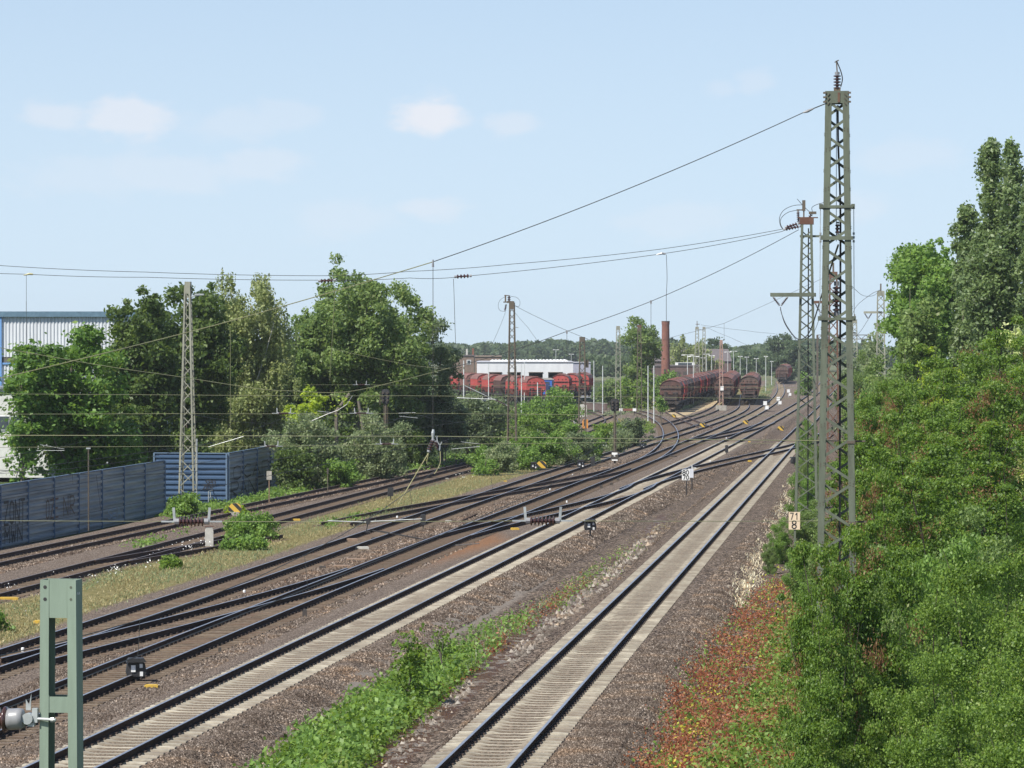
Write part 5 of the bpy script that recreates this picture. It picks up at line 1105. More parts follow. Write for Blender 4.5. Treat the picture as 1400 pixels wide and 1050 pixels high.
def stone_mat(name, stops):
    m = bpy.data.materials.new(name); m.use_nodes = True; nt = m.node_tree; b = nt.nodes['Principled BSDF']; b.inputs['Roughness'].default_value = .95; b.inputs['Specular IOR Level'].default_value = .1; g = nt.nodes.new('ShaderNodeNewGeometry'); r = nt.nodes.new('ShaderNodeValToRGB'); e = r.color_ramp.elements
    while len(e) < len(stops): e.new(.5)
    for q, (p, c) in zip(e, stops): q.position = p; q.color = (*c, 1)
    nt.links.new(g.outputs['Random Per Island'], r.inputs[0]); nz = nt.nodes.new('ShaderNodeTexNoise'); nz.inputs['Scale'].default_value = .55; nz.inputs['Detail'].default_value = 5; nt.links.new(g.outputs['Position'], nz.inputs[0])
    r2 = nt.nodes.new('ShaderNodeValToRGB'); q2 = r2.color_ramp.elements; q2[0].position = .32; q2[0].color = (.62, .58, .56, 1); q2[1].position = .5; q2[1].color = (1, 1, 1, 1); w2 = q2.new(.7); w2.color = (1.28, 1.10, .92, 1); nt.links.new(nz.outputs[0], r2.inputs[0])
    mx = nt.nodes.new('ShaderNodeMix'); mx.data_type = 'RGBA'; mx.blend_type = 'MULTIPLY'; mx.inputs[0].default_value = 1; nt.links.new(r.outputs[0], mx.inputs[6]); nt.links.new(r2.outputs[0], mx.inputs[7]); nt.links.new(mx.outputs[2], b.inputs['Base Color']); return m
SM = stone_mat('stone_grey_mauve', [(0, (.040, .031, .025)), (.35, (.076, .060, .047)), (.7, (.128, .101, .080)), (.92, (.20, .165, .135)), (1, (.34, .29, .245))])
SY = stone_mat('stone_brown', [(0, (.041, .030, .023)), (.35, (.078, .059, .046)), (.7, (.127, .098, .077)), (.93, (.195, .155, .125)), (1, (.36, .31, .26))])
stones('gravel_stones', 'grey-mauve ballast stones on the shoulders of the two concrete tracks', [([(700, 1075), (800, 965), (900, 865), (985, 775), (1060, 690), (1085, 655), (1092, 622), (1098, 622), (1090, 655), (1070, 700), (1030, 770), (985, 850), (930, 950), (880, 1075)], .34), ([(560, 1075), (632, 998), (722, 905), (814, 815), (908, 714), (1000, 640), (1055, 585), (1020, 632), (940, 690), (850, 775), (760, 860), (660, 950), (560, 1075)], .14), ([(130, 1075), (320, 965), (480, 880), (640, 800), (780, 730), (900, 672), (985, 632), (1060, 590), (1040, 602), (960, 660), (880, 700), (740, 785), (560, 885), (400, 985), (300, 1075)], .34), ([(-20, 1020), (100, 960), (300, 862), (520, 762), (700, 680), (880, 615), (960, 580), (1040, 560), (1000, 585), (900, 632), (760, 690), (560, 785), (330, 895), (120, 1000), (-20, 1075)], .18)], 170000, .066, SM, 201)
stones('gravel_stones', 'brown ballast stones between the timber tracks', [([(-20, 960), (100, 905), (260, 830), (420, 770), (560, 715), (720, 668), (830, 640), (900, 610), (890, 640), (720, 700), (560, 765), (380, 830), (200, 905), (-20, 1000)], .6), ([(-20, 790), (150, 745), (330, 705), (520, 665), (600, 650), (600, 640), (420, 672), (250, 716), (-20, 770)], .2), ([(-20, 905), (120, 850), (300, 800), (480, 735), (600, 695), (620, 700), (480, 755), (300, 825), (100, 890), (-20, 925)], .2)], 90000, .066, SY, 202)
stones('loose_rocks', 'pale flat rocks along the brown puddle', [([(690, 880), (790, 800), (905, 705), (890, 738), (790, 822), (700, 895)], .6), ([(480, 1060), (580, 960), (640, 912), (650, 920), (590, 985), (510, 1065)], .25)], 1100, .15, stone_mat('rock_pale', [(0, (.10, .085, .07)), (.6, (.18, .155, .13)), (1, (.33, .30, .26))]), 203)
# ------------------------------------------------------------------ noise barrier (blue trapezoid-sheet fence)
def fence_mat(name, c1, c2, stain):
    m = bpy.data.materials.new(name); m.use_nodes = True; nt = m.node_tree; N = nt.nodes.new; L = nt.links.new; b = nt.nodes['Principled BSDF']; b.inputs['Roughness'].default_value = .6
    tc = N('ShaderNodeTexCoord'); mp = N('ShaderNodeMapping'); mp.inputs['Scale'].default_value = (.16, .16, 2.6); L(tc.outputs['Object'], mp.inputs[0])  # weather streaks stretched level, their contrast imitates shading on the ribs
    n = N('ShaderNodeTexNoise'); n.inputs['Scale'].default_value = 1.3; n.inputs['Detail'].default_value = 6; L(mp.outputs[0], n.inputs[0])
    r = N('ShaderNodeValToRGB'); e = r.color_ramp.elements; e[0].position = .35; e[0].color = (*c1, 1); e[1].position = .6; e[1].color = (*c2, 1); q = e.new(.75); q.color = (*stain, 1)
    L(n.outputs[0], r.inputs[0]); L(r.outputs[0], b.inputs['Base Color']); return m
M_FB = fence_mat('fence_blue', (.175, .205, .235), (.315, .335, .345), (.44, .42, .38)); M_FBL = fence_mat('fence_blue_clean_shade', (.026, .060, .120), (.036, .074, .140), (.05, .08, .12)); M_FPOST = mat('fence_post', (.13, .19, .27), (.10, .15, .22), rough=.55)  # clean section's blue is darkened to hold the shade of the trees
M_SPRAY = mat('spray_black', (.018, .018, .022), (.03, .03, .035), rough=.6); M_SPRAYB = mat('spray_pale', (.32, .40, .50), (.25, .33, .44), rough=.6); M_SPRAYR = mat('spray_rust', (.16, .09, .065), (.12, .10, .08), rough=.7)
GLY = {'Z': [[(0, 1), (1, 1), (0, 0), (1, 0)]], 'O': [[(.1, .1), (0, .5), (.1, .9), (.5, 1), (.9, .9), (1, .5), (.9, .1), (.5, 0), (.1, .1)]], 'N': [[(0, 0), (0, 1), (1, 0), (1, 1)]], 'T': [[(0, 1), (1, 1)], [(.5, 1), (.5, 0)]],
       'S': [[(1, .9), (.5, 1), (0, .75), (.5, .5), (1, .25), (.5, 0), (0, .1)]], 'P': [[(0, 0), (0, 1), (.8, 1), (1, .75), (.8, .5), (0, .5)]], 'A': [[(0, 0), (.5, 1), (1, 0)], [(.2, .4), (.8, .4)]], 'E': [[(1, 0), (0, 0), (0, 1), (1, 1)], [(0, .5), (.8, .5)]],
       'R': [[(0, 0), (0, 1), (.8, 1), (1, .75), (.8, .5), (0, .5), (1, 0)]], 'M': [[(0, 0), (0, 1), (.5, .4), (1, 1), (1, 0)]], 'W': [[(0, 1), (.25, 0), (.5, .6), (.75, 0), (1, 1)]], 'L': [[(0, 1), (0, 0), (1, 0)]], 'C': [[(1, .9), (.5, 1), (0, .6), (0, .4), (.5, 0), (1, .1)]],
       '0': [[(.5, 0), (.1, .15), (0, .5), (.1, .85), (.5, 1), (.9, .85), (1, .5), (.9, .15), (.5, 0)]], '1': [[(.1, .75), (.55, 1), (.55, 0)]], '7': [[(0, 1), (1, 1), (.4, 0)]], '9': [[(.05, .1), (.5, 0), (.95, .3), (1, .7), (.7, 1), (.3, 1), (0, .75), (.3, .45), (.95, .55)]],
       '8': [[(.5, .53), (.1, .65), (.05, .85), (.3, 1), (.7, 1), (.95, .85), (.9, .65), (.5, .53), (.05, .38), (0, .18), (.25, 0), (.75, 0), (1, .18), (.95, .38), (.5, .53)]]}
def writing(mb, text, o, ex, ez, n, w, h, gap, stroke, mi=0, off=.006):
    """letters as flat painted strokes on a plane: o lower left, ex along, ez up, n the outward normal"""
    x = 0
    for ch in text:
        for pl in GLY.get(ch, []):
            for (a, b) in zip(pl[:-1], pl[1:]):
                p = o + ex * (x + a[0] * w) + ez * (a[1] * h) + n * off; q = o + ex * (x + b[0] * w) + ez * (b[1] * h) + n * off
                d = (q - p); 
                if d.length > 1e-6: d = d.normalized() * stroke * .4; mb.bar(p - d, q + d, stroke, .004, mi, tuple(n))
        x += w + gap
def fence_run(name, label, pa, pb, h, panel, m, writings=(), group=None):
    """a wall of corrugated sheet between two ground points with visible posts"""
    a = Vector((pa.x, pa.y, -.75)); b = Vector((pb.x, pb.y, -.75)); t = thing(name, label, 'fence', a, 0, group)
    ex = (b - a); Ln = ex.length; ex.normalize(); n = Vector((ex.y, -ex.x, 0)); 
    if n.dot(Vector((0, -1, 0))) + n.dot(Vector((1, 0, 0))) * .6 < 0: n = -n
    mb = MB(); prof = []; z = .12
    while z < h - .02: prof += [(0.0, z), (0.0, z + .13), (.075, z + .17), (.075, z + .28)]; z += .32
    prof = [(d, min(zz, h)) for d, zz in prof] + [(0, h), (-.05, h), (-.05, 0), (0.02, 0)]
    mb.prism(prof, n, (0, 0, 1), a, ex * Ln); mb.build('sheet_panel', m, t, a)
    k = int(Ln / panel)
    for i in range(k + 1):
        p = a + ex * min(Ln, i * Ln / k); mb = MB(); mb.box(p + n * .06 + Vector((0, 0, h / 2)), (.10, .10, h + .06)); mb.build('post', M_FPOST, t, a)
    mb = MB(); mb.bar(a + Vector((0, 0, h + .03)) + n * .01, b + Vector((0, 0, h + .03)) + n * .01, .12, .05); mb.build('top_rail', M_FPOST, t, a)
    for txt, s0, z0, w, hh, gp, st, mt in writings:
        mb = MB(); writing(mb, txt, a + ex * s0 + Vector((0, 0, z0)), ex, Vector((0, 0, 1)), n, w, hh, gp, st, 0, .082); mb.build('graffiti', mt, t, a)
    return t
fA = G(-130, 781, -.6); fA0 = G(0, 751, -.6); fB = G(224, 703, -.6)
fd = (fB - fA0).normalized()
s0 = (fA0 - fA).length
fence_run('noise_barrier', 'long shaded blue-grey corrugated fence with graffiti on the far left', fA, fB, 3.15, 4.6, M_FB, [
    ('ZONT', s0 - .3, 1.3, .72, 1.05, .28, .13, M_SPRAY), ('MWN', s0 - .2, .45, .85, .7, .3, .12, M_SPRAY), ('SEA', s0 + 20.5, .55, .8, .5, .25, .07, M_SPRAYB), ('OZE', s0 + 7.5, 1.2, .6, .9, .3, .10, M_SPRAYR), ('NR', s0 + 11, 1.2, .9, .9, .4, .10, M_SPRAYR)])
fC = G(211, 686, -.6); fD = G(306, 689, -.6); fD.y = fC.y - .8
fence_run('noise_barrier', 'clean blue fence section, tree shade put into its colour, facing the camera behind the pale mast', fC, fD, 3.1, 3.0, M_FBL, [('SPO', 3.25, 1.2, .16, .30, .06, .05, M_SPRAY), ('ZER', 3.1, .95, .16, .26, .06, .05, M_SPRAY)])
fE = Vector((fD.x + .05, fD.y + .06, 0)); fF = G(386, 668, -.6)
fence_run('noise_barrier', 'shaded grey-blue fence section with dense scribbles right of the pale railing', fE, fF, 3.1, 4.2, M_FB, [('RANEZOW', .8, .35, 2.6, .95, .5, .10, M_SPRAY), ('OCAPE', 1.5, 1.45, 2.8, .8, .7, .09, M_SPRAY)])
# ------------------------------------------------------------------ buildings
M_CORR = mat('corrugated_white', (.62, .64, .66), (.50, .52, .54), rough=.5, scale=1.2, streak=(1, 1, .15)); M_TRIMB = mat('trim_blue_grey', (.12, .20, .26), (.09, .15, .20), rough=.5); M_STRIPB = mat('strip_blue', (.16, .32, .58), (.14, .28, .52), rough=.5)
M_GLASS = mat('window_glass', (.035, .045, .055), (.06, .075, .085), rough=.12, spec=.8); M_BAND = mat('dark_window_band', (.16, .15, .12), (.10, .09, .075), rough=.4, streak=(3, 1, .2)); M_RENDERW = mat('pale_render', (.62, .62, .57), (.52, .52, .48), rough=.8)
def corr_wall(mb, x0, x1, y, z0, z1, pitch, d=.06, mi=0):
    poly = []; x = x0
    while x < x1: poly += [(x, 0), (x + pitch * .35, 0), (x + pitch * .5, -d), (x + pitch * .85, -d)]; x += pitch
    poly = [(min(px, x1), q) for px, q in poly] + [(x1, 0), (x1, .2), (x0, .2)]
    mb.prism(poly, (1, 0, 0), (0, 1, 0), (0, y, z0), (0, 0, z1 - z0), mi)
YB = 275.0; bx = lambda u, Y=YB: P(u, 500, Y).x; bz = lambda v, Y=YB: P(700, v, Y).z
o = Vector((bx(60), YB, -.6)); hall = thing('corrugated_hall', 'big white corrugated hall with a blue roof edge behind the locust tree', 'industrial hall', o)
mb = MB(); corr_wall(mb, bx(-260), bx(196), YB, bz(488), bz(433), .27); corr_wall(mb, bx(-260), bx(196), YB, -.6, bz(497), .27); mb.box(((bx(-260) + bx(196)) / 2, YB + 12.2, bz(433) / 2), (bx(196) - bx(-260) - .02, 24, bz(433) - .1)); mb.build('wall', M_CORR, hall, o)
mb = MB(); mb.box(((bx(-260) + bx(196)) / 2, YB + 12, bz(429.5)), (bx(196) - bx(-260) + .3, 24.6, .42)); mb.build('roof', M_TRIMB, hall, o)
mb = MB(); mb.box(((bx(-260) + bx(196)) / 2, YB + .03, bz(492.5)), (bx(196) - bx(-260), .1, bz(488) - bz(497) - .01)); mb.build('window', M_BAND, hall, o)
mb = MB(); mb.box(((bx(-260) + bx(196)) / 2, YB - .06, bz(497)), (bx(196) - bx(-260), .12, .14)); mb.build('sill', M_STRIPB, hall, o)
mb = MB(); mb.box((bx(-.5), YB - .12, bz(433) / 2), (.36, .14, bz(433))); mb.build('corner_strip', M_STRIPB, hall, o)
mb = MB(); mb.tube([(bx(36), YB, bz(428)), (bx(36), YB, bz(412))], .03, 6); mb.build('roof_rod', M_GALV, hall, o)
YB2 = 245.0; o = Vector((bx(-20, YB2), YB2, -.6)); ann = thing('low_annex', 'low pale rendered building with windows before the corrugated hall, far left', 'building', o)
mb = MB(); zt = P(0, 538, YB2).z; mb.box(((bx(-180, YB2) + bx(66, YB2)) / 2, YB2 + 4, zt / 2), (bx(66, YB2) - bx(-180, YB2), 8, zt + .6)); mb.build('wall', M_RENDERW, ann, o)
mb = MB(); mb.box(((bx(-180, YB2) + bx(66, YB2)) / 2, YB2 + 4, zt + .38), (bx(66, YB2) - bx(-180, YB2) + .4, 8.5, .14)); mb.build('roof', mat('roof_grey_sheet', (.22, .24, .26), (.17, .18, .2), rough=.5), ann, o)
for u in (4, 22, 48, -30):
    mb = MB(); x = bx(u, YB2); mb.box((x, YB2 - .02, P(0, 578, YB2).z), (.95, .08, 1.05)); f = mb.build('window', M_WHITE, ann, o); mb = MB(); mb.box((x, YB2 - .07, P(0, 578, YB2).z), (.78, .04, .88)); mb.build('pane', M_GLASS, f, (0, 0, 0)).location = -o
# white engine shed
M_SHED = mat('shed_white', (.66, .67, .67), (.56, .57, .58), rough=.6, scale=.6, streak=(1, 1, .3)); M_SHADE = mat('shed_dark_fill', (.02, .022, .02), (.035, .035, .03), rough=.9); M_SHEDSIDE = mat('shed_shade_grey', (.44, .44, .47), (.38, .38, .41), rough=.6)  # side grey holds the shade on the white walls; roofs share it
YS = 600.0; sx_ = lambda u: P(u, 500, YS).x; sz = lambda v: P(700, v, YS).z
o = Vector((sx_(716), YS, -.6)); shed = thing('engine_shed', 'white flat-roofed engine shed with dark gateways behind the red wagons', 'engine shed', o)
mb = MB(); x0, x1 = sx_(652), sx_(783.5); zt, zo = sz(495), sz(509.5); gates = [(669, 686), (694, 712), (723, 742), (749.5, 769)]
mb.box(((x0 + x1) / 2, YS, (zt + zo) / 2), (x1 - x0, .3, zt - zo)); edges = [652] + [q for g in gates for q in g] + [783.5]
for i in range(0, len(edges), 2): a, b = sx_(edges[i]), sx_(edges[i + 1]); mb.box(((a + b) / 2, YS, (zo - .6) / 2 - .002), (b - a, .3, zo + .6))
mb.build('wall', M_SHED, shed, o)
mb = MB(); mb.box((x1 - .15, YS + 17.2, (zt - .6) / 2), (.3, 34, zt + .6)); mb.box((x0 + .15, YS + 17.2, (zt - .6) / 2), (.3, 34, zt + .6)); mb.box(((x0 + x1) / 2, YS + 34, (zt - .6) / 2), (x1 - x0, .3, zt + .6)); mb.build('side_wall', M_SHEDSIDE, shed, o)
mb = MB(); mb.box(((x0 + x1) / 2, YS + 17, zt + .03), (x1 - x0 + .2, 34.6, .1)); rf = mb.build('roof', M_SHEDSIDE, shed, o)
for i in range(22):
    mb = MB(); x = x0 + 2.2 + (x1 - x0 - 3) * i / 22; mb.prism([(0, 0), (.62, 0), (.62, .12), (.31, .30), (0, .12)], (1, 0, 0), (0, 0, 1), (x, YS + 2, zt + .08), (0, 28, 0)); r2 = mb.build('roof_light', M_WHITE, rf, (0, 0, 0)); r2.location = -o
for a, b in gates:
    mb = MB(); xa, xb = sx_(a), sx_(b); mb.box(((xa + xb) / 2, YS + 6, (zo - .6) / 2), (xb - xa - .02, .2, zo + .58)); mb.build('gateway', M_SHADE, shed, o)  # near-black sheet stands in for the unlit inside of the shed
    mb = MB(); mb.box(((xa + xb) / 2, YS - .2, zo + .05), (xb - xa + .1, .12, .12)); mb.build('gate_rail', M_MAST_DARK, shed, o)
M_SHED2 = mat('shed_shaded_side', (.36, .36, .42), (.30, .30, .36), rough=.7)  # shade on the shed's right side painted as grey, built as a block
YS2 = 640; x0b, x1b = P(784.2, 0, YS2).x, P(807.5, 0, YS2).x; o = Vector(((x0b + x1b) / 2, YS2, -.6)); t = thing('shed_right_side', 'right side of the white engine shed, its shade painted as grey', 'building', o); zt = P(0, 496, YS2).z
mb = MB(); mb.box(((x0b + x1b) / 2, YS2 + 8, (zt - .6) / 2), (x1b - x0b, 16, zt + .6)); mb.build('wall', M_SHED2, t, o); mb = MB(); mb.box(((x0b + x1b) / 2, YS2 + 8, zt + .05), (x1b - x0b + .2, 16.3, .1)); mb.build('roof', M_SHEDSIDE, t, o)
# brick buildings
def brick_mat(name, c1, c2, mortar):
    m = bpy.data.materials.new(name); m.use_nodes = True; nt = m.node_tree; N = nt.nodes.new; L = nt.links.new; b = nt.nodes['Principled BSDF']; b.inputs['Roughness'].default_value = .9
    tc = N('ShaderNodeTexCoord'); mp = N('ShaderNodeMapping'); mp.inputs['Rotation'].default_value = (math.pi / 2, 0, 0); L(tc.outputs['Object'], mp.inputs[0]); br = N('ShaderNodeTexBrick'); br.inputs['Scale'].default_value = 3.2; br.inputs['Color1'].default_value = (*c1, 1); br.inputs['Color2'].default_value = (*c2, 1); br.inputs['Mortar'].default_value = (*mortar, 1); br.inputs['Mortar Size'].default_value = .012
    nz = N('ShaderNodeTexNoise'); nz.inputs['Scale'].default_value = .7; nz.inputs['Detail'].default_value = 5; L(tc.outputs['Object'], nz.inputs[0]); L(mp.outputs[0], br.inputs['Vector'])
    mx = N('ShaderNodeMix'); mx.data_type = 'RGBA'; mx.blend_type = 'MULTIPLY'; mx.inputs[0].default_value = .7; r = N('ShaderNodeValToRGB'); r.color_ramp.elements[0].position = .3; r.color_ramp.elements[0].color = (.6, .58, .56, 1); r.color_ramp.elements[1].position = .65; r.color_ramp.elements[1].color = (1.1, 1.05, 1, 1)
    L(nz.outputs[0], r.inputs[0]); L(br.outputs[0], mx.inputs[6]); L(r.outputs[0], mx.inputs[7]); L(mx.outputs[2], b.inputs['Base Color']); return m
M_BRICKR = brick_mat('brick_red', (.215, .085, .058), (.17, .070, .050), (.22, .15, .12)); M_BRICKB = brick_mat('brick_brown', (.21, .15, .115), (.17, .12, .095), (.22, .19, .16)); M_BRICKD = brick_mat('brick_dark', (.14, .095, .082), (.11, .075, .068), (.15, .12, .11)); M_ROOFD = mat('roof_dark', (.10, .085, .085), (.14, .12, .115), rough=.85)
YC = 620.0; cx = P(910, 500, YC); zt = P(0, 440, YC).z; o = Vector((cx.x, YC, -.6)); ch = thing('brick_chimney', 'tall round red brick chimney beside the leafy yard tree', 'chimney', o)
mb = MB(); mb.tube([(0, 0, 0), (0, 0, zt + .6 - .5), (0, 0, zt + .6 - .49), (0, 0, zt + .6)], [.86, .66, .71, .71], 20); mb.build('shaft', M_BRICKR, ch, smooth=False)
mb = MB(); mb.tube([(0, 0, zt + .6), (0, 0, zt + .75)], [.73, .73], 20); mb.build('crown_band', M_BRICKD, ch)
mb = MB(); mb.tube([(.1, -.1, zt + .7), (.1, -.1, zt + 1.6)], .02, 5); mb.build('lightning_rod', M_GALV, ch)
for z, w in ((4.1, .35), (5.0, .3)): mb = MB(); mb.box((-.2, -.83, z), (w, .16, .7)); mb.build('flue_door', M_DARKBOX, ch)
def plain_building(name, label, u0, u1, vt, Y, depth, mw, mr, wins=(), zf=-.6, ridge=0, cat='building', chim=()):
    xa, xb = P(u0, 0, Y).x, P(u1, 0, Y).x; zt = P(0, vt, Y).z; o = Vector(((xa + xb) / 2, Y, zf)); t = thing(name, label, cat, o)
    mb = MB(); mb.box(((xa + xb) / 2, Y + depth / 2, (zt + zf) / 2), (xb - xa, depth, zt - zf)); mb.build('wall', mw, t, o)
    mb = MB()
    if ridge: mb.prism([(-.3, 0), (depth + .3, 0), (depth / 2, ridge)], (0, 1, 0), (0, 0, 1), (xa - .2, Y, zt + .02), (xb - xa + .4, 0, 0))
    else: mb.box(((xa + xb) / 2, Y + depth / 2, zt + .14), (xb - xa + .3, depth + .3, .26))
    mb.build('roof', mr, t, o)
    for (ua, va, ub, vb, mt) in wins:
        a, b = P(ua, va, Y), P(ub, vb, Y); mb = MB(); mb.box(((a.x + b.x) / 2, Y - .03, (a.z + b.z) / 2), (abs(b.x - a.x), .12, abs(b.z - a.z))); f = mb.build('window', mt, t, o)
        if mt is M_WHITE: mb = MB(); mb.box(((a.x + b.x) / 2, Y - .09, (a.z + b.z) / 2), (abs(b.x - a.x) * .7, .06, abs(b.z - a.z) * .75)); mb.build('pane', M_GLASS, f, (0, 0, 0)).location = -o
    for (ua, va, ub, vb, mt) in chim:
        a, b = P(ua, va, Y + 2), P(ub, vb, Y + 2); mb = MB(); mb.box(((a.x + b.x) / 2, Y + 2, (a.z + b.z) / 2), (abs(b.x - a.x), .8, abs(b.z - a.z))); mb.build('chimney_stack', mt, t, o)
    return t
plain_building('brick_house', 'brown brick house with a small white window left of the white shed', 620, 648, 487, 690, 9, M_BRICKB, M_ROOFD, [(638, 492, 644, 498, M_WHITE)], chim=[(637, 477, 639.5, 488, M_CONC_W), (645.5, 476, 648, 488, M_BRICKR)])
plain_building('brick_hall', 'long low brown brick hall behind the white shed roof', 649, 685, 488, 720, 14, M_BRICKB, mat('roof_brownish', (.25, .19, .15), (.2, .16, .13), rough=.9))
plain_building('brick_workshop', 'low dark brick workshop with a white window band right of the chimney', 896, 958, 501, 700, 16, M_BRICKD, M_ROOFD, [(923, 495.5, 950, 500, M_WHITE), (925, 508, 930, 518, M_DARKBOX), (944, 508, 950, 518, M_DARKBOX), (934, 508, 939, 518, M_DARKBOX)])
plain_building('workshop_roofs', 'hazy dark roofed sheds far behind the chimney', 894, 1000, 494, 860, 30, M_BRICKD, M_ROOFD, ridge=3)
# ------------------------------------------------------------------ hopper wagons
def wmat(n, a, b): return mat(n, a, b, rough=.7, scale=1.6, detail=6, streak=(1, 1, .5), lo=.38, hi=.68)
M_WR = wmat('wagon_red', (.44, .075, .065), (.30, .055, .045)); M_WBR = wmat('wagon_brown', (.110, .050, .038), (.060, .036, .030)); M_WDK = wmat('wagon_grimy', (.075, .050, .042), (.115, .082, .062)); M_WDU = wmat('wagon_dusty', (.21, .085, .068), (.14, .085, .068)); M_CHAS = mat('wagon_chassis', (.030, .026, .025), (.06, .048, .04), rough=.85)
def hopper(name, label, m, group, loc, rot, roof=None, grime=None):
    t = thing(name, label, 'freight wagon', loc, rot, group); g = grime or m
    # body: three stations along the wagon, the end walls slope in towards the chutes
    mb = MB(); cs_top = [(-1.42, 3.35), (-1.15, 3.85), (-.6, 4.12), (0, 4.2), (.6, 4.12), (1.15, 3.85), (1.42, 3.35)]
    ring = lambda y, b: [(-1.05, y + b, 1.35), (-1.45, y, 2.2)] + [(x, y, z) for x, z in cs_top] + [(1.45, y, 2.2), (1.05, y + b, 1.35)]
    r0, r1 = ring(-4.9, 1.9), ring(4.9, -1.9); n = len(r0); mb.v += r0 + r1
    for i in range(n): j = (i + 1) % n; mb.f.append((i, j, n + j, n + i)); mb.m.append(0)
    mb.f += [tuple(reversed(range(n))), tuple(range(n, 2 * n))]; mb.m += [0, 0]
    for k in range(9):
        y = -4.6 + k * 1.15
        for sx in (-1, 1): mb.bar((sx * 1.47, y, 2.2), (sx * 1.44, y, 3.35), .10, .08, 0, (1, 0, 0))
    mb.build('body', m, t)
    mb = MB(); mb.prism([(x * 1.02, z + .03) for x, z in cs_top] + [(x * 1.02, z - .02) for x, z in reversed(cs_top)], (1, 0, 0), (0, 0, 1), (0, -5.0, 0), (0, 10.0, 0))
    for k in range(4): mb.box((0, -3.6 + k * 2.4, 4.24), (1.0, .5, .10))
    mb.build('roof', roof or m, t)
    mb = MB()
    for sx in (-1, 1): mb.box((sx * 1.1, 0, 1.12), (.16, 12.4, .26))
    for y in (-6.1, 6.1, -4, 4, 0): mb.box((0, y, 1.12), (2.04, .2, .24))
    for y in (-5.7, 5.7): mb.box((0, y, 1.28), (2.5, 1.1, .05))
    for sx in (-.55, .55): mb.prism([(-1.9, 1.35), (1.9, 1.35), (.5, .55), (-.5, .55)], (0, 1, 0), (0, 0, 1), (sx - .35, 0, 0), (.7, 0, 0))
    mb.build('chassis', M_CHAS, t)
    for sy in (-1, 1):
        mb = MB()
        for sx in (-1, 1): mb.bar((sx * 1.35, sy * 6.05, 1.3), (sx * 1.35, sy * 6.05, 3.2), .05, .05); mb.bar((sx * .75, sy * 6.05, 1.3), (sx * .75, sy * 5.75, 3.6), .05, .05)
        for z in (2.0, 2.7, 3.2): mb.bar((-1.35, sy * 6.05, z), (1.35, sy * 6.05, z), .05, .05)
        for z in (1.6, 2.3, 3.0, 3.5): mb.bar((-.75, sy * 5.9, z), (.75, sy * 5.9, z), .04, .04)
        mb.build('end_ladder', g, t)
        mb = MB(); mb.box((0, sy * 5.45, 1.75), (2.0, .5, .7)); mb.box((-.6, sy * 5.3, 2.3), (.5, .4, .5)); mb.tube([(.3, sy * 5.35, 2.3), (1.0, sy * 5.35, 2.3)], .22, 8)
        for x in (-.9, -.3, .3, .9): mb.bar((x, sy * 4.3, 1.9), (x, sy * 4.95, 3.5), .10, .10)
        mb.bar((-1.35, sy * 4.96, 3.0), (1.35, sy * 4.96, 3.0), .10, .12); mb.build('brake_gear', M_CHAS, t)
        for sx in (-.87, .87): mb = MB(); mb.tube([(sx, sy * 6.2, 1.06), (sx, sy * 6.65, 1.06), (sx, sy * 6.66, 1.06), (sx, sy * 6.72, 1.06)], [.10, .10, .24, .24], 12); mb.build('buffer', M_CHAS, t)
        mb = MB(); mb.box((0, sy * 4.0, .62), (1.7, 2.3, .28))
        for sx in (-1, 1): mb.box((sx * 1.0, sy * 4.0, .55), (.12, 2.4, .34))
        bg = mb.build('bogie', M_CHAS, t)
        for dy in (-.9, .9): 
            mb = MB(); mb.tube([(-.82, sy * 4.0 + dy, .46), (.82, sy * 4.0 + dy, .46)], .07, 6)
            for sx in (-.75, .75): mb.tube([(sx - .06, sy * 4.0 + dy, .46), (sx + .06, sy * 4.0 + dy, .46)], .46, 16)
            mb.build('wheelset', M_CHAS, bg)
    return t
def flat_rail_z(): return 0.0
def train(line_pt, slope, n, cols, labels, group, first, pitch=13.5, curve=0.0):
    """wagons coupled one behind the other from a front point; each gets its own paint"""
    out = []; x, y = line_pt.x, line_pt.y; s = slope
    for i in range(n):
        a = math.atan(s); cx_, cy_ = x + math.sin(a) * pitch / 2, y + math.cos(a) * pitch / 2
        key = cols[i % len(cols)]
        if key in PROTOW and not (i == 0 and first is None): t = copy_tree(PROTOW[key]); t.location = (cx_, cy_, 0); t.rotation_euler = (0, 0, -a)
        else: t = hopper('hopper_wagon', 'x', *{'red': (M_WR, group, (cx_, cy_, 0), -a, M_WDU), 'brown': (M_WBR, group, (cx_, cy_, 0), -a, M_WDU, M_WDK), 'grimy': (M_WDK, group, (cx_, cy_, 0), -a, M_WDK, M_WDU), 'dusty': (M_WDU, group, (cx_, cy_, 0), -a, M_WDU)}[key]); PROTOW[key] = t
        relabel(t, labels[i] if i < len(labels) else labels[-1], group); out.append(t)
        x += math.sin(a) * pitch; y += math.cos(a) * pitch; s += curve
    return out
PROTOW = {}
f1 = T_W1.at(478, GA / 2); train(f1, .085, 15, ['brown', 'red', 'brown', 'grimy', 'dusty', 'brown', 'red'], ['rusty brown hopper wagon at the head of the leftmost parked row', 'red-sided hopper wagon coupled behind the rusty brown one', 'hopper wagon farther back in the leftmost parked row'], 'wagons parked in the leftmost row', 1, curve=.0012)
f2 = Vector((P(990, 553, 530).x, 530, 0)); train(f2, .070, 9, ['brown', 'red', 'dusty', 'brown', 'grimy'], ['dark brown hopper wagon heading the middle row behind the reddish mast', 'red hopper wagon second in the middle row', 'hopper wagon farther back in the middle parked row'], 'wagons parked in the middle row', 1, curve=.001)
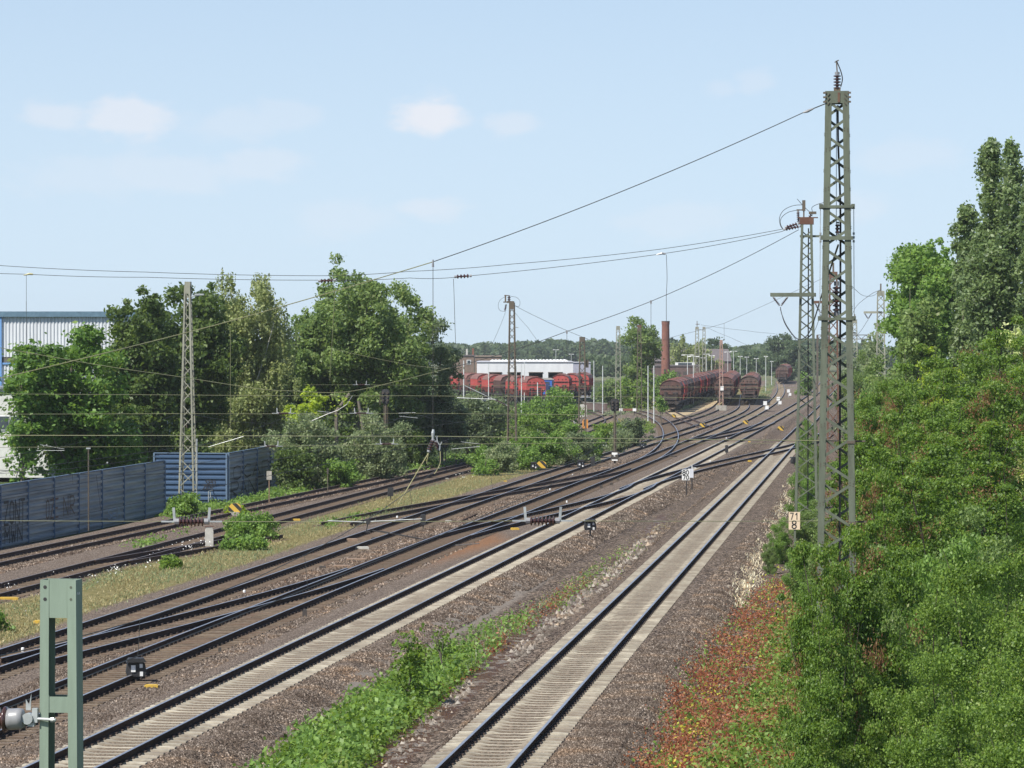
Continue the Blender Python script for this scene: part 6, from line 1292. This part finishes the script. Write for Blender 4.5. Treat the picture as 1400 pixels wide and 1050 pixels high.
f3 = Vector((P(1024, 552, 536).x, 536, 0)); train(f3, .076, 6, ['grimy', 'red', 'brown', 'dusty'], ['grey-brown grimy hopper wagon heading the right-hand parked row', 'reddish hopper wagon second in the right-hand row', 'hopper wagon at the far end of the right-hand row'], 'wagons parked in the right-hand row', 1)
f4 = Vector((P(1069, 524, 822).x, 822, 0)); train(f4, .086, 5, ['grimy', 'red', 'red', 'dusty', 'red'], ['dark-fronted wagon leading the distant red row on the main track', 'red wagon in the distant row on the main track'], 'distant red wagons on the main track', 1, curve=.004)
for (u, v, Y, w_, m_, nm, lab) in ((920, 546, 475.5, .45, mat('tail_plate', (.62, .25, .22), (.5, .2, .18), rough=.5), 'tail_plate', 'small pinkish tail plate hung on the front of the leftmost brown wagon'), (979, 541, 527.5, .40, M_WHITE, 'tail_plate', 'small white tail plate on the front of the middle-row wagon'), (1015, 531, 533.5, .22, M_WHITE, 'tail_plate', 'tiny white plate on the grimy front of the right-row wagon')):
    p = P(u, v, Y); mb = MB(); mb.box((0, 0, 0), (w_, .05, w_ * 1.15)); mb.bar((0, .03, .1), (0, .5, .15), .05, .05); tag(mb.build(nm, m_, None, p), lab, 'tail plate')
# the row in front of the white shed: seen from the side, turning toward the camera on the right
y = 634.0; x = P(616, 0, 634).x; lab5 = ['leftmost red hopper wagon half hidden by the willow', 'red hopper wagon before the brick house', 'dusty red hopper wagon at the left corner of the white shed', 'bright red hopper wagon in front of the first gateway', 'bright red hopper wagon beside the slim dark mast, on its left', 'dull brown hopper wagon behind the slim dark mast', 'bright red hopper wagon just right of the slim dark mast', 'red hopper wagon nearest the blue locomotive']
for i, key in enumerate(['dusty', 'red', 'dusty', 'red', 'red', 'brown', 'red', 'red']):
    t = copy_tree(PROTOW[key]); a = math.atan2(3.05, -12.6); t.location = (x + i * 2.02, y - i * 13.35, -.1); t.rotation_euler = (0, 0, math.atan2(2.02, 13.35) + math.pi); t.scale = (1, .80, 1); relabel(t, lab5[i], 'wagons in front of the white shed')
y = 560.0
for i, (u, vb, key, lab) in enumerate(((768, 0, 'red', 'red wagon between the bush and the white shed gate'), (782, 0, 'red', 'red wagon at the right corner of the white shed'), (797, 0, 'red', 'red wagon beside the thick white lamp pole'))):
    t = copy_tree(PROTOW[key]); yy = 575 + i * 13; t.location = (P(u, 0, yy).x, yy, 0); t.rotation_euler = (0, 0, -.06 - .02 * i); relabel(t, lab, 'wagons right of the white shed')
# blue locomotive at the shed gate
yl = 552; xl = P(742, 0, yl).x; lo = thing('shunting_locomotive', 'small blue shunting locomotive in front of the white shed gateways', 'locomotive', (xl, yl, 0), R_(-8)); M_LB = mat('loco_blue', (.045, .13, .42), (.04, .11, .34), rough=.4)
mb = MB(); mb.box((0, -1.6, 1.95), (2.0, 5.0, 1.5)); mb.box((0, -1.6, 2.75), (1.6, 4.8, .14)); mb.build('hood', M_LB, lo); mb = MB(); mb.box((0, 2.2, 2.35), (2.7, 2.4, 2.3)); cb = mb.build('cab', M_LB, lo)
mb = MB(); mb.prism([(-1.42, 3.5), (-.9, 3.78), (.9, 3.78), (1.42, 3.5)], (1, 0, 0), (0, 0, 1), (0, .9, 0), (0, 2.6, 0)); mb.build('cab_roof', M_CONC, lo)
for q in ((-1.36, 2.2, 2.9, .06, 1.5, .7), (1.36, 2.2, 2.9, .06, 1.5, .7), (0, .98, 2.9, 1.9, .06, .6)): mb = MB(); mb.box(q[:3], q[3:]); mb.build('window', M_GLASS, lo)
mb = MB(); mb.box((0, 0, 1.0), (2.6, 8.4, .4)); mb.box((0, -4.25, 1.0), (2.6, .2, .6)); mb.build('frame', M_CHAS, lo)
for dy in (-2.2, 2.2): mb = MB(); mb.tube([(-.85, dy, .5), (-.7, dy, .5)], .5, 16); mb.tube([(.7, dy, .5), (.85, dy, .5)], .5, 16); mb.tube([(-.8, dy, .5), (.8, dy, .5)], .08, 6); mb.build('wheelset', M_CHAS, lo)
# ------------------------------------------------------------------ poles and lamps of the yard
def tee_lamp(u, vt, Y, label, arm=1.6, group='lamp posts of the yard', ub=None):
    b = P(ub or u, vt, Y); z0 = -.5; H = b.z - z0; t = thing('lamp_post', label, 'lamp post', (b.x, Y, z0), 0, group); mb = MB(); arm = arm / 4.5; mb.tube([(0, 0, 0), (0, 0, H)], [.075, .05], 8); mb.build('pole', M_LAMP, t)
    if arm:
        mb = MB(); mb.bar((-arm / 2, 0, H), (arm / 2, 0, H), .10, .07); mb.build('cross_arm', M_LAMP, t)
        for s in (-1, 1): mb = MB(); mb.box((s * arm * .42, 0, H - .05), (arm * .35, .28, .12)); mb.build('lamp_head', M_WHITE, t)
    return t
LP = [(634, 493, 330, 'plain white pole left of the white shed above the bushes', 0), (668, 497, 520, 'thin white pole in front of the left end of the white shed', 0), (706, 500, 470, 'white pole beside the slim dark mast on its right', 0), (713, 497, 480, 'second white pole right of the slim dark mast', 0), (735, 523, 360, 'short white pole standing in the bushes below the blue locomotive', 0), (717, 495, 540, 'thin pole in front of the third gateway', 0),
      (812, 493, 500, 'thick white pole among the yard wagons right of the shed', 0), (824, 500, 470, 'grey-white pole right of the thick white one', 0), (886, 500, 420, 'white pole before the tall yard tree', 0), (894, 500, 410, 'slightly leaning white pole left of the chimney', 0),
      (940, 485, 560, 'tee-headed lamp post right of the chimney', 7.5), (948, 487, 540, 'second tee-headed lamp post right of the chimney', 7.0), (961, 489, 640, 'lamp post behind the leftmost wagon row', 5), (966, 484, 700, 'taller lamp post behind the leftmost wagon row', 5), (973, 486, 720, 'lamp post left of the reddish mast', 5), (995, 481, 760, 'lamp post just right of the reddish mast', 6), (1003, 480, 800, 'far lamp post over the middle wagon row', 6), (1012, 487, 780, 'far lamp post over the right wagon row', 4), (1021, 488, 820, 'lamp post behind the right wagon row', 4), (1034, 490, 760, 'lamp post right of the parked rows', 4), (1047, 487, 690, 'lamp post beside the distant red wagons', 3), (1055, 494, 800, 'thin far lamp post left of the distant red wagons', 3), (760, 478, 900, 'far lamp post above the white shed roof', 6), (781, 484, 900, 'far lamp post left of the mast with the orange board', 5)]
for u, v, Y, lab, arm in LP: tee_lamp(u, v, Y, lab, arm)
# ------------------------------------------------------------------ signals
def light_signal(label, u, vb, v_head0, v_head1, wpx, zb=-.25, box=None, Y=None):
    b = G(u, vb, zb); Y = b.y; t = thing('light_signal', label, 'railway signal', b, -T_4.head(Y), 'light signals at the tracks'); s = Y / F_PX
    z0, z1 = P(u, v_head1, Y).z - zb, P(u, v_head0, Y).z - zb; w = wpx * s
    mb = MB(); mb.tube([(0, .1, 0), (0, .1, z0 + .2)], .085, 8); mb.bar((.14, .12, .2), (.14, .12, z0), .03, .03); mb.bar((-.14, .12, .2), (-.14, .12, z0), .03, .03)
    for k in range(int(z0 / .35)): mb.bar((-.14, .12, .3 + k * .35), (.14, .12, .3 + k * .35), .025, .025)
    mb.build('post', M_MAST_DARK, t)
    mb = MB(); mb.prism([(-w / 2, z0 + .12), (-w / 2 + .12, z0), (w / 2 - .12, z0), (w / 2, z0 + .12), (w / 2, z1 - .12), (w / 2 - .12, z1), (-w / 2 + .12, z1), (-w / 2, z1 - .12)], (1, 0, 0), (0, 0, 1), (0, 0, 0), (0, .05, 0)); hd = mb.build('signal_head', M_BLACK, t)
    mb = MB(); mb.box((0, .22, (z0 + z1) / 2), (w * .6, .3, (z1 - z0) * .8)); mb.build('housing', M_MAST_DARK, t)
    for dx in (-.16, .16):
        for q in (.25, .5, .75): mb = MB(); mb.tube([(dx, 0, z0 + (z1 - z0) * q), (dx, -.16, z0 + (z1 - z0) * q - .01)], .085, 10); mb.build('lamp_hood', M_DARKBOX, t)
    mb = MB(); mb.bar((-w / 2 - .1, .05, z0 + (z1 - z0) * .75), (-w / 2 - .1, .05, z0 - .1), .04, .12); mb.build('back_plate', M_MAST_DARK, t)
    if box: 
        v0, v1, bw = box; za, zb2 = P(u, v1, Y).z - zb, P(u, v0, Y).z - zb; mb = MB(); mb.box((0, -.05, (za + zb2) / 2), (bw * s, .35, zb2 - za)); mb.box((0, -.05, zb2 + .02), (bw * s + .05, .4, .04)); mb.build('relay_box', mat('relay_box_rust', (.15, .07, .055), (.11, .055, .045), rough=.8) if u < 600 else M_DARKBOX, t)
        mb = MB(); mb.box((.0, -.235, za + (zb2 - za) * .6), (.12, .012, .14)); 
        if u > 600: mb.box((.02, -.235, zb2 - .12), (bw * s * .8, .012, .18)); mb.box((.02, -.235, za + .06), (bw * s * .8, .012, .10))
        mb.build('number_plate', M_WHITE, t)
    return t
light_signal('tall light signal with a red-brown box at its foot before the dark bushes', 527, 655, 532, 552, 11, box=(641, 653, 13))
light_signal('tall black light signal with a white-marked box beside the shiny rails', 840.5, 634, 545, 562, 12, box=(618, 630, 10))
def post_board(name, label, u, vb, vt, w, h, m, mp=None, zb=-.25, cat='sign', double=False, ph=None):
    b = G(u, vb, zb); s = b.y / F_PX; H = P(u, vt, b.y).z - zb; t = thing(name, label, cat, b, -R_(4)); mb = MB(); mb.tube([(0, .03, 0), (0, .03, H)], .035 if ph is None else ph, 6); mb.build('post', mp or M_MAST_DARK, t)
    mb = MB(); mb.box((0, 0, H - h * s / 2), (w * s, .03, h * s)); mb.build('board', m, t); return t, H, s
post_board('marker_post', 'slim post with a narrow grey board beside the fence-side track', 368, 689, 644, 7, 12, M_CONC, M_WOODP)
post_board('marker_post', 'thin rusty post with two small clamps in front of the long fence', 121, 726, 612, 6, 2, M_GALV, M_MAST_DARK, cat='post', ph=.035)
post_board('marker_post', 'grey slender post right of the pale mast at the blue fence', 269, 690, 600, 2, 3, M_GALV, M_GALV, cat='post', ph=.05)
post_board('marker_post', 'thin dark stake beside the track under the dark bushes', 448, 675, 640, 2.5, 8, M_DARKBOX, cat='post')
post_board('marker_post', 'dark post with a brown board under the hanging insulators', 609, 637, 597, 8, 15, M_DARKBOX, M_DARKBOX)
# boards at the crossover
b = G(938, 677, -.5); s = b.y / F_PX; sg = thing('speed_board', 'white board with black figures in front of the crossover rails', 'railway sign', b, -R_(5)); H = P(938, 642, b.y).z + .5; w, h = 10.5 * s, 14.5 * s
mb = MB(); mb.tube([(.03, .03, 0), (.03, .03, H)], .04, 6); mb.build('post', M_BLACK, sg); mb = MB(); mb.box((-.02, 0, H - h / 2), (w, .03, h)); bd = mb.build('board', M_WHITE, sg)
mb = MB(); e, z_, n_ = Vector((1, 0, 0)), Vector((0, 0, 1)), Vector((0, -1, 0)); writing(mb, '80', Vector((-.02 - w * .40, -.015, H - h * .46)), e, z_, n_, w * .33, h * .38, w * .12, .05); writing(mb, '70', Vector((-.02 - w * .36, -.015, H - h * .93)), e, z_, n_, w * .30, h * .38, w * .14, .05); mb.build('figures', M_BLACK, bd)
b = G(946, 670, -.5); s = b.y / F_PX; sg = thing('blank_board', 'plain white board on a dark post right behind the figure board', 'railway sign', b, -R_(5)); H = P(946, 641, b.y).z + .5
mb = MB(); mb.tube([(0, .03, 0), (0, .03, H - .1)], .045, 6); mb.build('post', M_BLACK, sg); mb = MB(); mb.box((-.08, 0, H - 6 * s), (7.6 * s, .03, 12.5 * s)); mb.build('board', mat('board_grey_white', (.58, .59, .62), (.5, .51, .54), rough=.5), sg); mb = MB(); mb.bar((0, .02, H), (0, .02, H + 4.8 * s), .05, .05); mb.bar((0, .02, H + 1.2 * s), (.28, .02, H + 1.2 * s), .04, .04); mb.build('top_pin', M_WHITE, sg)
for (u, v, ww, dd, hh, rz, lab) in ((922, 681, .62, .9, .38, -25, 'pale concrete trough corner before the figure board'), (932, 668, .9, 1.6, .30, -35, 'concrete trough slab behind the figure board')):
    b = G(u, v, -.45); b.z = on_terrain(b.x, b.y) + .02; mb = MB(); rm = Matrix.Rotation(R_(rz), 3, 'Z'); mb.box((0, 0, hh / 2 - .1), (ww, .12, hh + .2), 0, rm); mb.box(rm @ Vector((ww / 2, dd / 2, hh / 2 - .1)), (.12, dd, hh + .2), 0, rm); o = mb.build('cable_trough', M_CONC_W, None, b); tag(o, lab, 'concrete trough', 'concrete troughs at the crossover')
# hectometre board
b = G(1086, 777, -.55); s = b.y / F_PX; sg = thing('hectometre_board', 'cream hectometre board with figure eight half covered by leaves', 'railway sign', b, -R_(6)); H = P(1086, 700, b.y).z + .55; w = 15.5 * s
mb = MB(); mb.box((0, 0, .0), (.78, .45, .22)); mb.build('concrete_foot', M_CONC, sg); mb = MB(); mb.bar((.02, .05, .1), (.02, .05, H - .05), .09, .06); mb.build('post', M_MAST, sg)
mb = MB(); hz = (724 - 700) * s; mb.box((0, 0, H - hz / 2), (w, .03, hz)); bd = mb.build('board', M_CREAM, sg)
mb = MB(); writing(mb, '8', Vector((-w * .20, -.015, H - hz * .93)), e, z_, n_, w * .36, hz * .42, 0, .045); writing(mb, '71', Vector((-w * .36, -.015, H - hz * .42)), e, z_, n_, w * .26, hz * .36, w * .18, .035); mb.build('figures', M_BLACK, bd)
# dwarf signals
def dwarf(label, u, v, sc, rz, Y=None, zb=-.3, drop=0.0):
    b = G(u, v, zb); b.z -= drop; t = thing('dwarf_signal', label, 'dwarf signal', b, R_(rz), 'dwarf signals between the tracks'); t.scale = (sc, sc, sc)
    mb = MB(); mb.bar((0, 0, 0), (0, 0, .45), .07, .07); mb.box((0, 0, .02), (.26, .2, .06)); mb.build('post', M_BLACK, t)
    mb = MB(); mb.prism([(-.26, .42), (.26, .42), (.30, .55), (.26, .80), (.14, .92), (-.14, .92), (-.26, .80), (-.30, .55)], (1, 0, 0), (0, 0, 1), (0, -.12, 0), (0, .30, 0)); mb.build('casing', M_BLACK, t)
    for (x, z, w2, h2) in ((-.09, .66, .13, .20), (.14, .74, .09, .12), (.15, .50, .09, .13)): mb = MB(); mb.box((x, -.135, z), (w2, .03, h2)); mb.build('white_panel', M_WHITE, t)
    mb = MB(); mb.prism([(-.30, .85), (.30, .85), (.22, .97), (-.22, .97)], (1, 0, 0), (0, 0, 1), (0, -.26, 0), (0, .4, 0)); mb.build('hood', M_BLACK, t)
    return t
dwarf('black dwarf signal with three white panels near the green frame mast', 186, 937, .92, 10, drop=.14)
dwarf('black dwarf signal with white panels beside the concrete track', 807, 736, .95, 8, zb=-.35)
dwarf('small dark dwarf signal seen from behind beside the right track', 1086, 641, .95, -150, zb=-.5)
dwarf('tiny dwarf signal next to the yellow striped weight on the grass', 730, 647, .85, 0)
dwarf('dwarf signal with a white face between the timber tracks', 794, 646, .95, 0)
dwarf('dwarf signal on the verge near the second light signal', 826.5, 617, .9, 0)
dwarf('white-faced dwarf signal beside the curve', 878, 616, .7, 20)
for (u, v, lab) in ((1046, 562, 'white signal lamp cluster beside the far timber track'), (1064, 555, 'small white lamp post between the far tracks'), (1078, 543, 'white lamp with a dark shade under the distant red wagons')):
    b = G(u, v, -.25); t = thing('ground_lamp', lab, 'signal lamp', b, 0, 'white lamps between the far tracks'); mb = MB(); mb.tube([(0, 0, 0), (0, 0, 1.1)], .07, 6); mb.build('post', M_GALV, t); mb = MB(); mb.box((0, -.1, 1.1), (.5, .3, .55)); mb.box((.25, -.1, .5), (.45, .3, .5)); mb.build('lamp_case', M_WHITE, t)
# striped point weights (yellow and black)
M_STRIPE = bpy.data.materials.new('hazard_stripes'); M_STRIPE.use_nodes = True; nt = M_STRIPE.node_tree; tc = nt.nodes.new('ShaderNodeTexCoord'); wv = nt.nodes.new('ShaderNodeTexWave'); wv.bands_direction = 'DIAGONAL'; wv.inputs['Scale'].default_value = 1.05; r = nt.nodes.new('ShaderNodeValToRGB'); r.color_ramp.interpolation = 'CONSTANT'; r.color_ramp.elements[0].color = (.03, .028, .022, 1); r.color_ramp.elements[1].color = (.58, .37, .05, 1); r.color_ramp.elements[1].position = .42
nt.links.new(tc.outputs['Object'], wv.inputs[0]); nt.links.new(wv.outputs[0], r.inputs[0]); nt.links.new(r.outputs[0], nt.nodes['Principled BSDF'].inputs['Base Color'])
def weight(label, u, v, sc, rz, foot=True):
    b = G(u, v, -.25); t = thing('point_weight', label, 'point lever', b, R_(rz), 'striped point levers'); t.scale = (sc, sc, sc)
    if foot: mb = MB(); mb.prism([(-.30, -.1), (.30, -.1), (.24, .30), (-.24, .30)], (1, 0, 0), (0, 0, 1), (0, -.25, 0), (0, .5, 0)); mb.build('foot', M_CONC, t)
    mb = MB(); mb.prism([(-.36, .34), (.30, .26), (.40, .44), (.32, .68), (.10, .80), (-.18, .76), (-.34, .58)], (1, 0, 0), (0, 0, 1), (0, -.16, 0), (0, .3, 0)); mb.build('weight', M_STRIPE, t)
    mb = MB(); mb.bar((0, 0, .25), (.05, 0, .42), .08, .08); mb.bar((-.45, 0, .42), (-.75, .1, .30), .05, .05); mb.build('lever', M_MAST_DARK, t); return t
weight('yellow and black striped point weight on a concrete foot by the blue fence', 321, 707, .95, 0)
weight('bright yellow striped point weight beside the bushes on the grass strip', 740, 645, 1.0, 0, False)
weight('striped point weight at the end of the parked rows near the joining rails', 960, 587, .9, 0, False)
weight('striped point weight beside the far crossover', 1019, 583, .9, 0, False)
weight('striped point weight lying right of the concrete track crossover', 1067, 592, .95, 0, False)
weight('striped point weight in front of the leftmost brown wagon', 921, 573, .8, 0, False)
# boxes, posts and small track furniture
def small_box(name, label, cat, u, v, d, m, rz=0, zb=-.24, lid=None, group=None, legs=0):
    b = G(u, v, zb); t = thing(name, label, cat, b, R_(rz), group); mb = MB(); x, y_, z = d
    if legs: mb.prism([(-x / 2, legs), (x / 2, legs), (x / 2, legs + z - .03), (x / 2 - .03, legs + z), (-x / 2 + .03, legs + z), (-x / 2, legs + z - .03)], (1, 0, 0), (0, 0, 1), (0, -y_ / 2, 0), (0, y_, 0))
    else: mb.prism([(-x / 2, -.1), (x / 2, -.1), (x / 2, z * .8), (x / 2 - min(.05, x * .2), z), (-x / 2 + min(.05, x * .2), z), (-x / 2, z * .8)], (1, 0, 0), (0, 0, 1), (0, -y_ / 2, 0), (0, y_, 0))
    mb.build('case', m, t)
    if legs:
        mb = MB(); mb.bar((0, 0, -.1), (0, 0, legs + .02), .06, .06); mb.build('leg', M_MAST_DARK, t)
    if lid: mb = MB(); mb.box((0, 0, (legs or 0) + z + .02), (x * 1.08, y_ * 1.08, .035)); mb.build('lid', lid, t)
    return t
small_box('concrete_post', 'square weathered concrete post with a rusty cap beside the white flowers', 'post', 286, 748, (.36, .36, .92), M_CONC_W, 8, lid=M_MAST_RUST)
small_box('timber_post', 'square brown timber post at the end of the grass strip bushes', 'post', 686, 640, (.36, .3, 1.15), M_WOODP, 5)
small_box('track_box', 'dark upright box on the gravel beside the diverging rails', 'track box', 416.5, 844, (.15, .14, .27), M_DARKBOX, 0, group='dark track-side boxes')
small_box('track_box', 'small dark stump box left of the upright one on the gravel', 'track box', 300.5, 893, (.09, .09, .17), M_DARKBOX, 0, group='dark track-side boxes')
small_box('track_box', 'black double box on a leg in the dry grass below the signal post', 'track box', 534, 685, (.34, .2, .52), M_BLACK, 0, legs=.28, group='dark track-side boxes')
small_box('track_box', 'black double box on a leg between the timber tracks', 'track box', 578.5, 726, (.26, .2, .52), M_BLACK, 0, legs=.30, group='dark track-side boxes')
small_box('track_box', 'black box on a leg near the second light signal', 'track box', 810.5, 641, (.30, .2, .62), M_BLACK, 0, legs=.25, group='dark track-side boxes')
small_box('track_box', 'black box on a leg beside the concrete track behind the boards', 'track box', 993.5, 622, (.26, .2, .62), M_BLACK, 0, legs=.2, group='dark track-side boxes')
small_box('yellow_case', 'orange-yellow flat case beside the nearest dwarf signal', 'cable case', 207, 941, (.36, .22, .10), M_YELLOW, 0, group='yellow cable cases')
small_box('yellow_case', 'yellow case in the dry grass left of the green frame mast', 'cable case', 52, 853, (.30, .22, .12), M_YELLOW, 0, group='yellow cable cases')
small_box('yellow_case', 'yellow case between the timber and concrete tracks', 'cable case', 704, 725, (.42, .24, .13), M_YELLOW, 5, group='yellow cable cases')
small_box('yellow_case', 'yellow and brown case behind the lone bush', 'cable case', 403, 713, (.60, .26, .14), M_YELLOW, 0, group='yellow cable cases')
small_box('yellow_case', 'small yellow case on the grass near the curved siding', 'cable case', 691, 659, (.22, .2, .1), M_YELLOW, 0, group='yellow cable cases')
small_box('yellow_case', 'yellow case beside the crossover rails at the right track', 'cable case', 1025, 632, (.30, .24, .16), M_YELLOW, 0, group='yellow cable cases')
small_box('yellow_case', 'small yellow case near the far end of the right gravel', 'cable case', 1024.5, 605, (.2, .2, .14), M_YELLOW, 0, group='yellow cable cases')
small_box('yellow_board', 'yellowish plank at the left edge beyond the grass', 'plank', 8, 821, (.9, .3, .12), M_YELLOW, 0)
for u, v, lab in ((334, 812, 'white peg between the grass-side and diverging tracks'), (31, 892, 'white peg between the rails at the left edge'), (543, 709, 'white peg beside the overgrown siding'), (752, 671, 'white peg below the crossing siding'), (783, 651, 'white peg near the white-faced dwarf signal'), (775, 688, 'white peg between the timber and concrete tracks'), (993, 600, 'white peg beside the far crossover'), (971, 632, 'white peg at the crossover into the right track')):
    b = G(u, v, -.24); t = thing('marker_peg', lab, 'peg', b, 0, 'white marker pegs'); mb = MB(); mb.tube([(0, 0, -.1), (0, 0, .13), (0, 0, .15)], [.05, .05, .03], 8); mb.build('stake', M_WHITE, t); mb = MB(); mb.box((0, 0, 0), (.12, .12, .04)); mb.build('foot', M_DARKBOX, t)
for u, v, d, rz, m, lab in ((481, 741, (.55, .5, .16), 5, M_WOODP, 'dark lid box of the point motor between the rails'), (495, 752, (.62, .4, .15), 4, M_CONC_W, 'pale concrete slab beside the point motor'), (512, 739, (.3, .4, .15), 0, M_DARKBOX, 'dark point motor gear case'), (487, 767, (.85, .5, .10), 3, M_WOODP, 'timber plank stack left of the shiny rails'), (467, 776, (.62, .5, .10), 3, M_WOODP, 'second timber plank left of the shiny rails'), (546, 740, (.16, .3, .1), 0, M_DARKBOX, 'small black bracket near the point motor'), (613, 715, (.34, .4, .14), 0, M_CONC, 'grey lid on the gravel left of the crossover rails'), (441, 778, (.28, .3, .12), 0, M_DARKBOX, 'dark lump beside the timber planks'), (610, 656, (.35, .4, .12), 0, M_CONC, 'small concrete lid by the far left track'), (826, 641, (.5, .8, .10), 0, M_WOODP, 'rusty lid beside the second signal'), (918, 625, (.6, .8, .12), 25, M_DARKBOX, 'dark rod gear left of the boards'), (822, 668, (.2, .3, .2), 0, M_DARKBOX, 'dark bracket on the gravel right of the shiny rails'), (836, 664, (.2, .3, .2), 0, M_DARKBOX, 'second dark bracket on the gravel'), (845, 658, (.2, .3, .2), 0, M_DARKBOX, 'third dark bracket, nearest the crossover')):
    small_box('track_fitting', lab, 'track fitting', u, v, d, m, rz, group='fittings lying between the tracks')
# rods and an old rail lying on the gravel
for (a, b_, r, m, nm, lab, cat) in (((632, 712), (652, 703), .045, M_RAILSIDE, 'loose_rail', 'short loose rail lying on the brown gravel', 'loose rail'), ((520, 726), (583, 738), .022, M_BLACK, 'point_rod', 'dark point rod reaching across to the shiny rails', 'rod'), ((605, 747), (655, 743), .018, M_CONC_W, 'cable_duct', 'pale cable duct between timber and concrete tracks', 'cable duct'), ((1046, 563), (1060, 562), .03, M_BLACK, 'point_rod', 'black rod right of the white lamp cluster', 'rod')):
    p, q = G(a[0], a[1], -.16), G(b_[0], b_[1], -.16); mb = MB(); mb.bar(p, q, r * 2, r * 2); mb.bar(p, p + Vector((0, 0, -.08)), .06, .06); o = mb.build(nm, m, None, p); tag(o, lab, cat)
# railing at the blue fence, low wall and barrier in the yard
p0, p1 = G(285, 686, -.5), G(307, 680, -.5); t = thing('railing', 'small pale steel railing in front of the blue fence corner', 'railing', p0); 
mb = MB(); hh = P(285, 672, p0.y).z + .5; ex = p1 - p0
for z in (hh, hh * .35): mb.bar(p0 + Vector((0, 0, z)), p1 + Vector((0, 0, z)), .045, .045)
mb.build('handrail', M_GALV, t, p0)
for k in (0, .12, .5, .9, 1.0): mb = MB(); q = p0 + ex * k; mb.bar(q, q + Vector((0, 0, hh)), .045, .045); mb.build('upright', M_GALV, t, p0)
p0 = G(767, 592, -.3); t = thing('gate_frame', 'pale gate frame with a white box left of the orange board', 'gate', p0); sc_ = p0.y / F_PX
mb = MB(); mb.box((0, 0, 1.15), (.42, .15, .34)); mb.build('box', M_WHITE, t); mb = MB(); mb.bar((0, 0, -.1), (0, 0, 1.0), .10, .10); mb.bar((1.5, 0, -.1), (1.5, 0, 1.35), .16, .16); mb.bar((0, 0, 1.15), (1.5, 0, 1.2), .10, .10); mb.build('frame', M_GALV, t)
p0 = G(800, 603, -.3); t = thing('warning_board', 'orange board with a dark bar on the post beside the curve', 'sign', p0); sc_ = p0.y / F_PX; mb = MB(); mb.tube([(0, .05, -.1), (0, .05, 2.1)], .05, 6); mb.build('post', M_MAST_DARK, t); mb = MB(); mb.box((0, 0, 1.65), (.55, .04, .85)); bd = mb.build('board', M_ORANGE, t); mb = MB(); mb.box((-.06, -.025, 1.75), (.12, .012, .6)); mb.build('bar_mark', M_BLACK, bd)
p0 = G(797, 570, -.3); t = thing('relay_cabinet', 'pale grey cabinet between the legs of the mast with the orange board', 'cabinet', p0); mb = MB(); mb.prism([(-.5, 0), (.5, 0), (.5, 1.5), (.35, 1.62), (-.35, 1.62), (-.5, 1.5)], (1, 0, 0), (0, 0, 1), (0, -.3, 0), (0, .6, 0)); mb.build('case', M_CONC_W, t); mb = MB(); mb.box((0, -.31, .8), (.03, .02, 1.3)); mb.build('door_gap', M_DARKBOX, t)
p0 = G(808, 561, -.3); t = thing('low_wall', 'low brown retaining wall behind the curving track', 'wall', p0); mb = MB(); a, b_ = G(798, 558, -.3), G(829, 560, -.3); mb.bar(a + Vector((0, 0, .35)), b_ + Vector((0, 0, .35)), .3, 1.0); mb.build('face', M_BRICKD, t, p0); mb = MB(); mb.bar(a + Vector((0, 0, .89)), b_ + Vector((0, 0, .89)), .4, .07); mb.build('coping', M_CONC, t, p0)
p0 = G(858, 568, -.3); t = thing('buffer_stop', 'low red and white buffer stop behind the bright verge', 'buffer stop', p0); mb = MB(); mb.box((0, 0, .75), (2.6, .3, .3)); mb.build('beam', M_BRICKR, t); 
for sx in (-1, 1): mb = MB(); mb.box((sx * .9, -.2, .75), (.45, .12, .36)); mb.build('plate', M_WHITE, t); mb = MB(); mb.bar((sx * .9, 0, -.1), (sx * .9, 0, .7), .12, .2); mb.bar((sx * .9, .1, .7), (sx * .9, 1.4, -.1), .1, .12); mb.build('strut', M_MAST_DARK, t)
# ------------------------------------------------------------------ summer haze
mb = MB(); mb.box((0, 1130, 16.5), (3040, 2600, 39)); hz_ = mb.build('haze', MATS['wire_dark'])
m = bpy.data.materials.new('haze_air'); m.use_nodes = True; nt = m.node_tree; nt.nodes.clear(); ou = nt.nodes.new('ShaderNodeOutputMaterial'); pv = nt.nodes.new('ShaderNodeVolumePrincipled')
pv.inputs['Color'].default_value = (.90, .95, 1.0, 1); pv.inputs['Density'].default_value = .00011; pv.inputs['Anisotropy'].default_value = .2
nt.links.new(pv.outputs[0], ou.inputs['Volume']); hz_.data.materials.clear(); hz_.data.materials.append(m); tag(hz_, kind='stuff')
